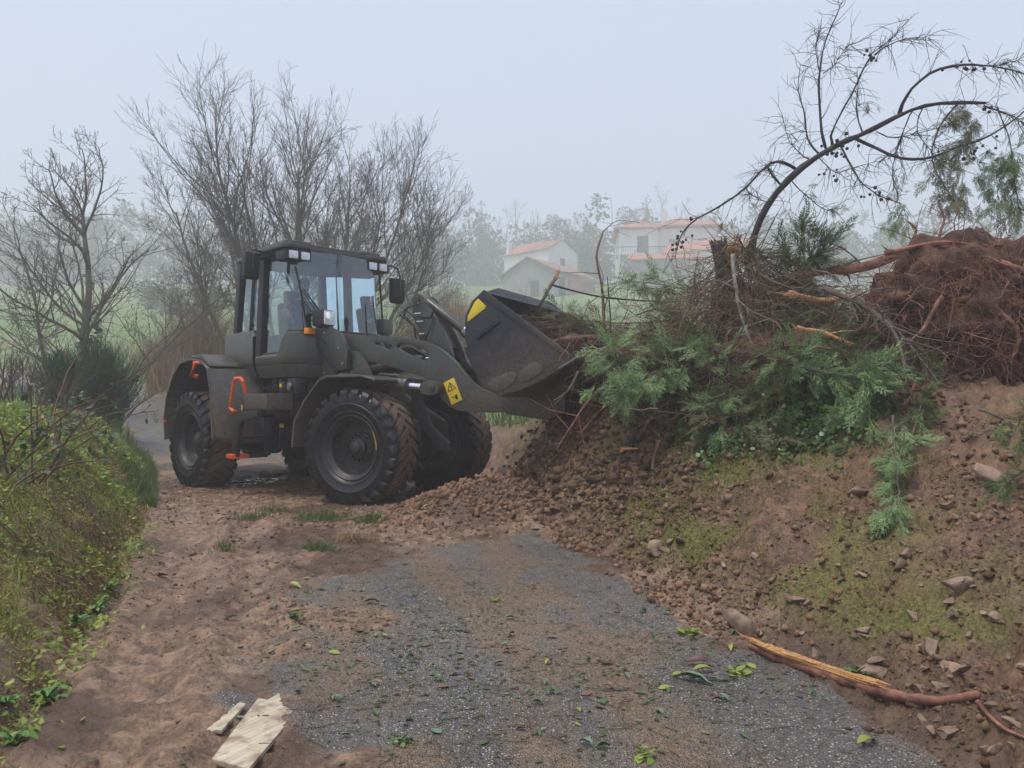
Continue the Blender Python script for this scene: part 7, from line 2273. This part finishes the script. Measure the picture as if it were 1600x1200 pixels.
# ---------------------------------------------------------------- dandelions and weeds at the left toe
def rosette(label, px, py, r, n, seed, mat=None):
    g = ground_hit(px, py); rng = np.random.default_rng(seed)
    root = empty("weed_plant", tuple(g)); tag(root, label, "plant", "leafy weeds at the foot of the left bank")
    base_me = []
    for q in range(3):
        V = []; F = []; m = 9
        for i in range(m):
            t = i / (m - 1); w_ = (.05 + .17 * t ** .8 * (1 - t ** 5)) * (1 if i % 2 else .55)
            zz = .42 * math.sin(t * 2.3) * (.7 + .2 * q); xx = t * (1 - .15 * t)
            V += [(xx, -w_, zz + .03), (xx, 0, zz), (xx, w_, zz + .03)]
        for i in range(m - 1):
            for s_ in (0, 1): a = i * 3 + s_; F.append((a, a + 1, a + 4, a + 3))
        base_me.append(np_mesh("leaf", np.array(V), [np.array(F)], mat or WEEDG, True))
    for i in range(n):
        o = link("leaf", base_me[i % 3], root, (0, 0, .005), (rng.normal(0, .15), rng.uniform(-.25, .3), i * 2.4 + rng.normal(0, .3)))
        s = r * rng.uniform(.6, 1.1); o.scale = (s, s, s)


WEEDG = mat_simple("fresh_weed_leaf", (.055, .15, .02), (.11, .24, .04), .45, 12, 60, .2, .002, world=True)
rosette("bright green dandelion at the foot of the bank near the lower left", 72, 1100, .13, 15, 1)
rosette("dandelion cut by the lower left corner", 22, 1160, .12, 14, 2)
rosette("small dandelion in the lower left below the others", 10, 1105, .08, 10, 3)
rosette("leafy weed at the bank foot in the middle of the left side", 150, 955, .13, 14, 4)
rosette("leafy weed just above the middle one at the bank foot", 170, 925, .12, 12, 5)
rosette("weed at the bank foot beside the dead leaves", 120, 975, .11, 12, 6)
rosette("tiny weed on the mud in front of the bank foot", 195, 905, .08, 9, 7)
n = 2600
sl_s = rng.normal(.05, .13, n); y = rng.uniform(2.3, 8.5, n); x = xl(y) - sl_s; k = fbm(x * 1.4 + 30, y * 1.4, 3, 64) > rng.uniform(.42, .62, n); x, y = x[k], y[k]
pos, B, sc = leaf_mat_on(x, y, .034, rng, .7, .02)
v, f = merge(LEAF_T, LEAF_F, pos, B, sc)
tag(link("toe_herbs", np_mesh("toe_herbs", v, [f], HERB)), "bright herbs along the foot of the left bank", "herbs", None, 'stuff')

# ---------------------------------------------------------------- labels for the loose pieces: counted outwards from what lies nearest
MARKS = {"the larger pale board": (400, 1150), "the split orange branch": (1340, 1075), "the curled olive leaf at bottom right": (1355, 1165), "the largest torn sod": (505, 812), "the big dark red leaf": (1095, 1040), "the curled olive leaf on the left mud": (462, 918), "the upright brown leaf": (590, 1072), "the largest brown rock": (1160, 985), "the pale flat stone at right": (1555, 750), "the hanging cypress tip": (1410, 810), "the lone tan stone": (1500, 925), "the spoil by the front wheel": (800, 790), "the upright slab of stone": (1025, 858)}
MP = {k: ground_hit(*q) for k, q in MARKS.items()}
ORD = ["nearest", "second nearest", "third nearest", "fourth nearest", "fifth nearest", "sixth nearest", "seventh nearest", "eighth nearest", "ninth nearest", "tenth nearest", "eleventh nearest", "twelfth nearest", "thirteenth nearest", "fourteenth nearest", "fifteenth nearest", "sixteenth nearest", "seventeenth nearest", "eighteenth nearest", "nineteenth nearest", "twentieth nearest"] + ["%dth nearest" % i for i in range(21, 60) if i % 10 not in (1, 2, 3)]
bins = {}
for o, what, grp in LOOSE:
    best = min(MP, key=lambda k: (MP[k] - o.location).length)
    bins.setdefault((what, grp, best), []).append(((MP[best] - o.location).length, o.name, o))
for (what, grp, mk_), lst in bins.items():
    for i, (_, _, o) in enumerate(sorted(lst)):
        w1 = "loose brown stone" if what == "stone" else what
        tag(o, "%s %s to %s" % (w1, ORD[min(i, len(ORD) - 1)], mk_), "stone" if what == "stone" else "leaf", grp)
# ================================================================== mist
hz = MB().box(-330, 330, -30, 300, -4, 58).build("haze", None, None, 0, 0)
hm = bpy.data.materials.new("mist"); hm.use_nodes = True
hn = hm.node_tree; hn.nodes.clear()
ho = hn.nodes.new('ShaderNodeOutputMaterial'); hv = hn.nodes.new('ShaderNodeVolumePrincipled')
hv.inputs['Color'].default_value = (1, 1, 1, 1)
hv.inputs['Density'].default_value = HAZE_DENSITY
hv.inputs['Anisotropy'].default_value = 0.2
hn.links.new(hv.outputs[0], ho.inputs['Volume'])
hz.data.materials.append(hm)
tag(hz, "pale grey mist hanging over the hillside", "mist", None, 'stuff')
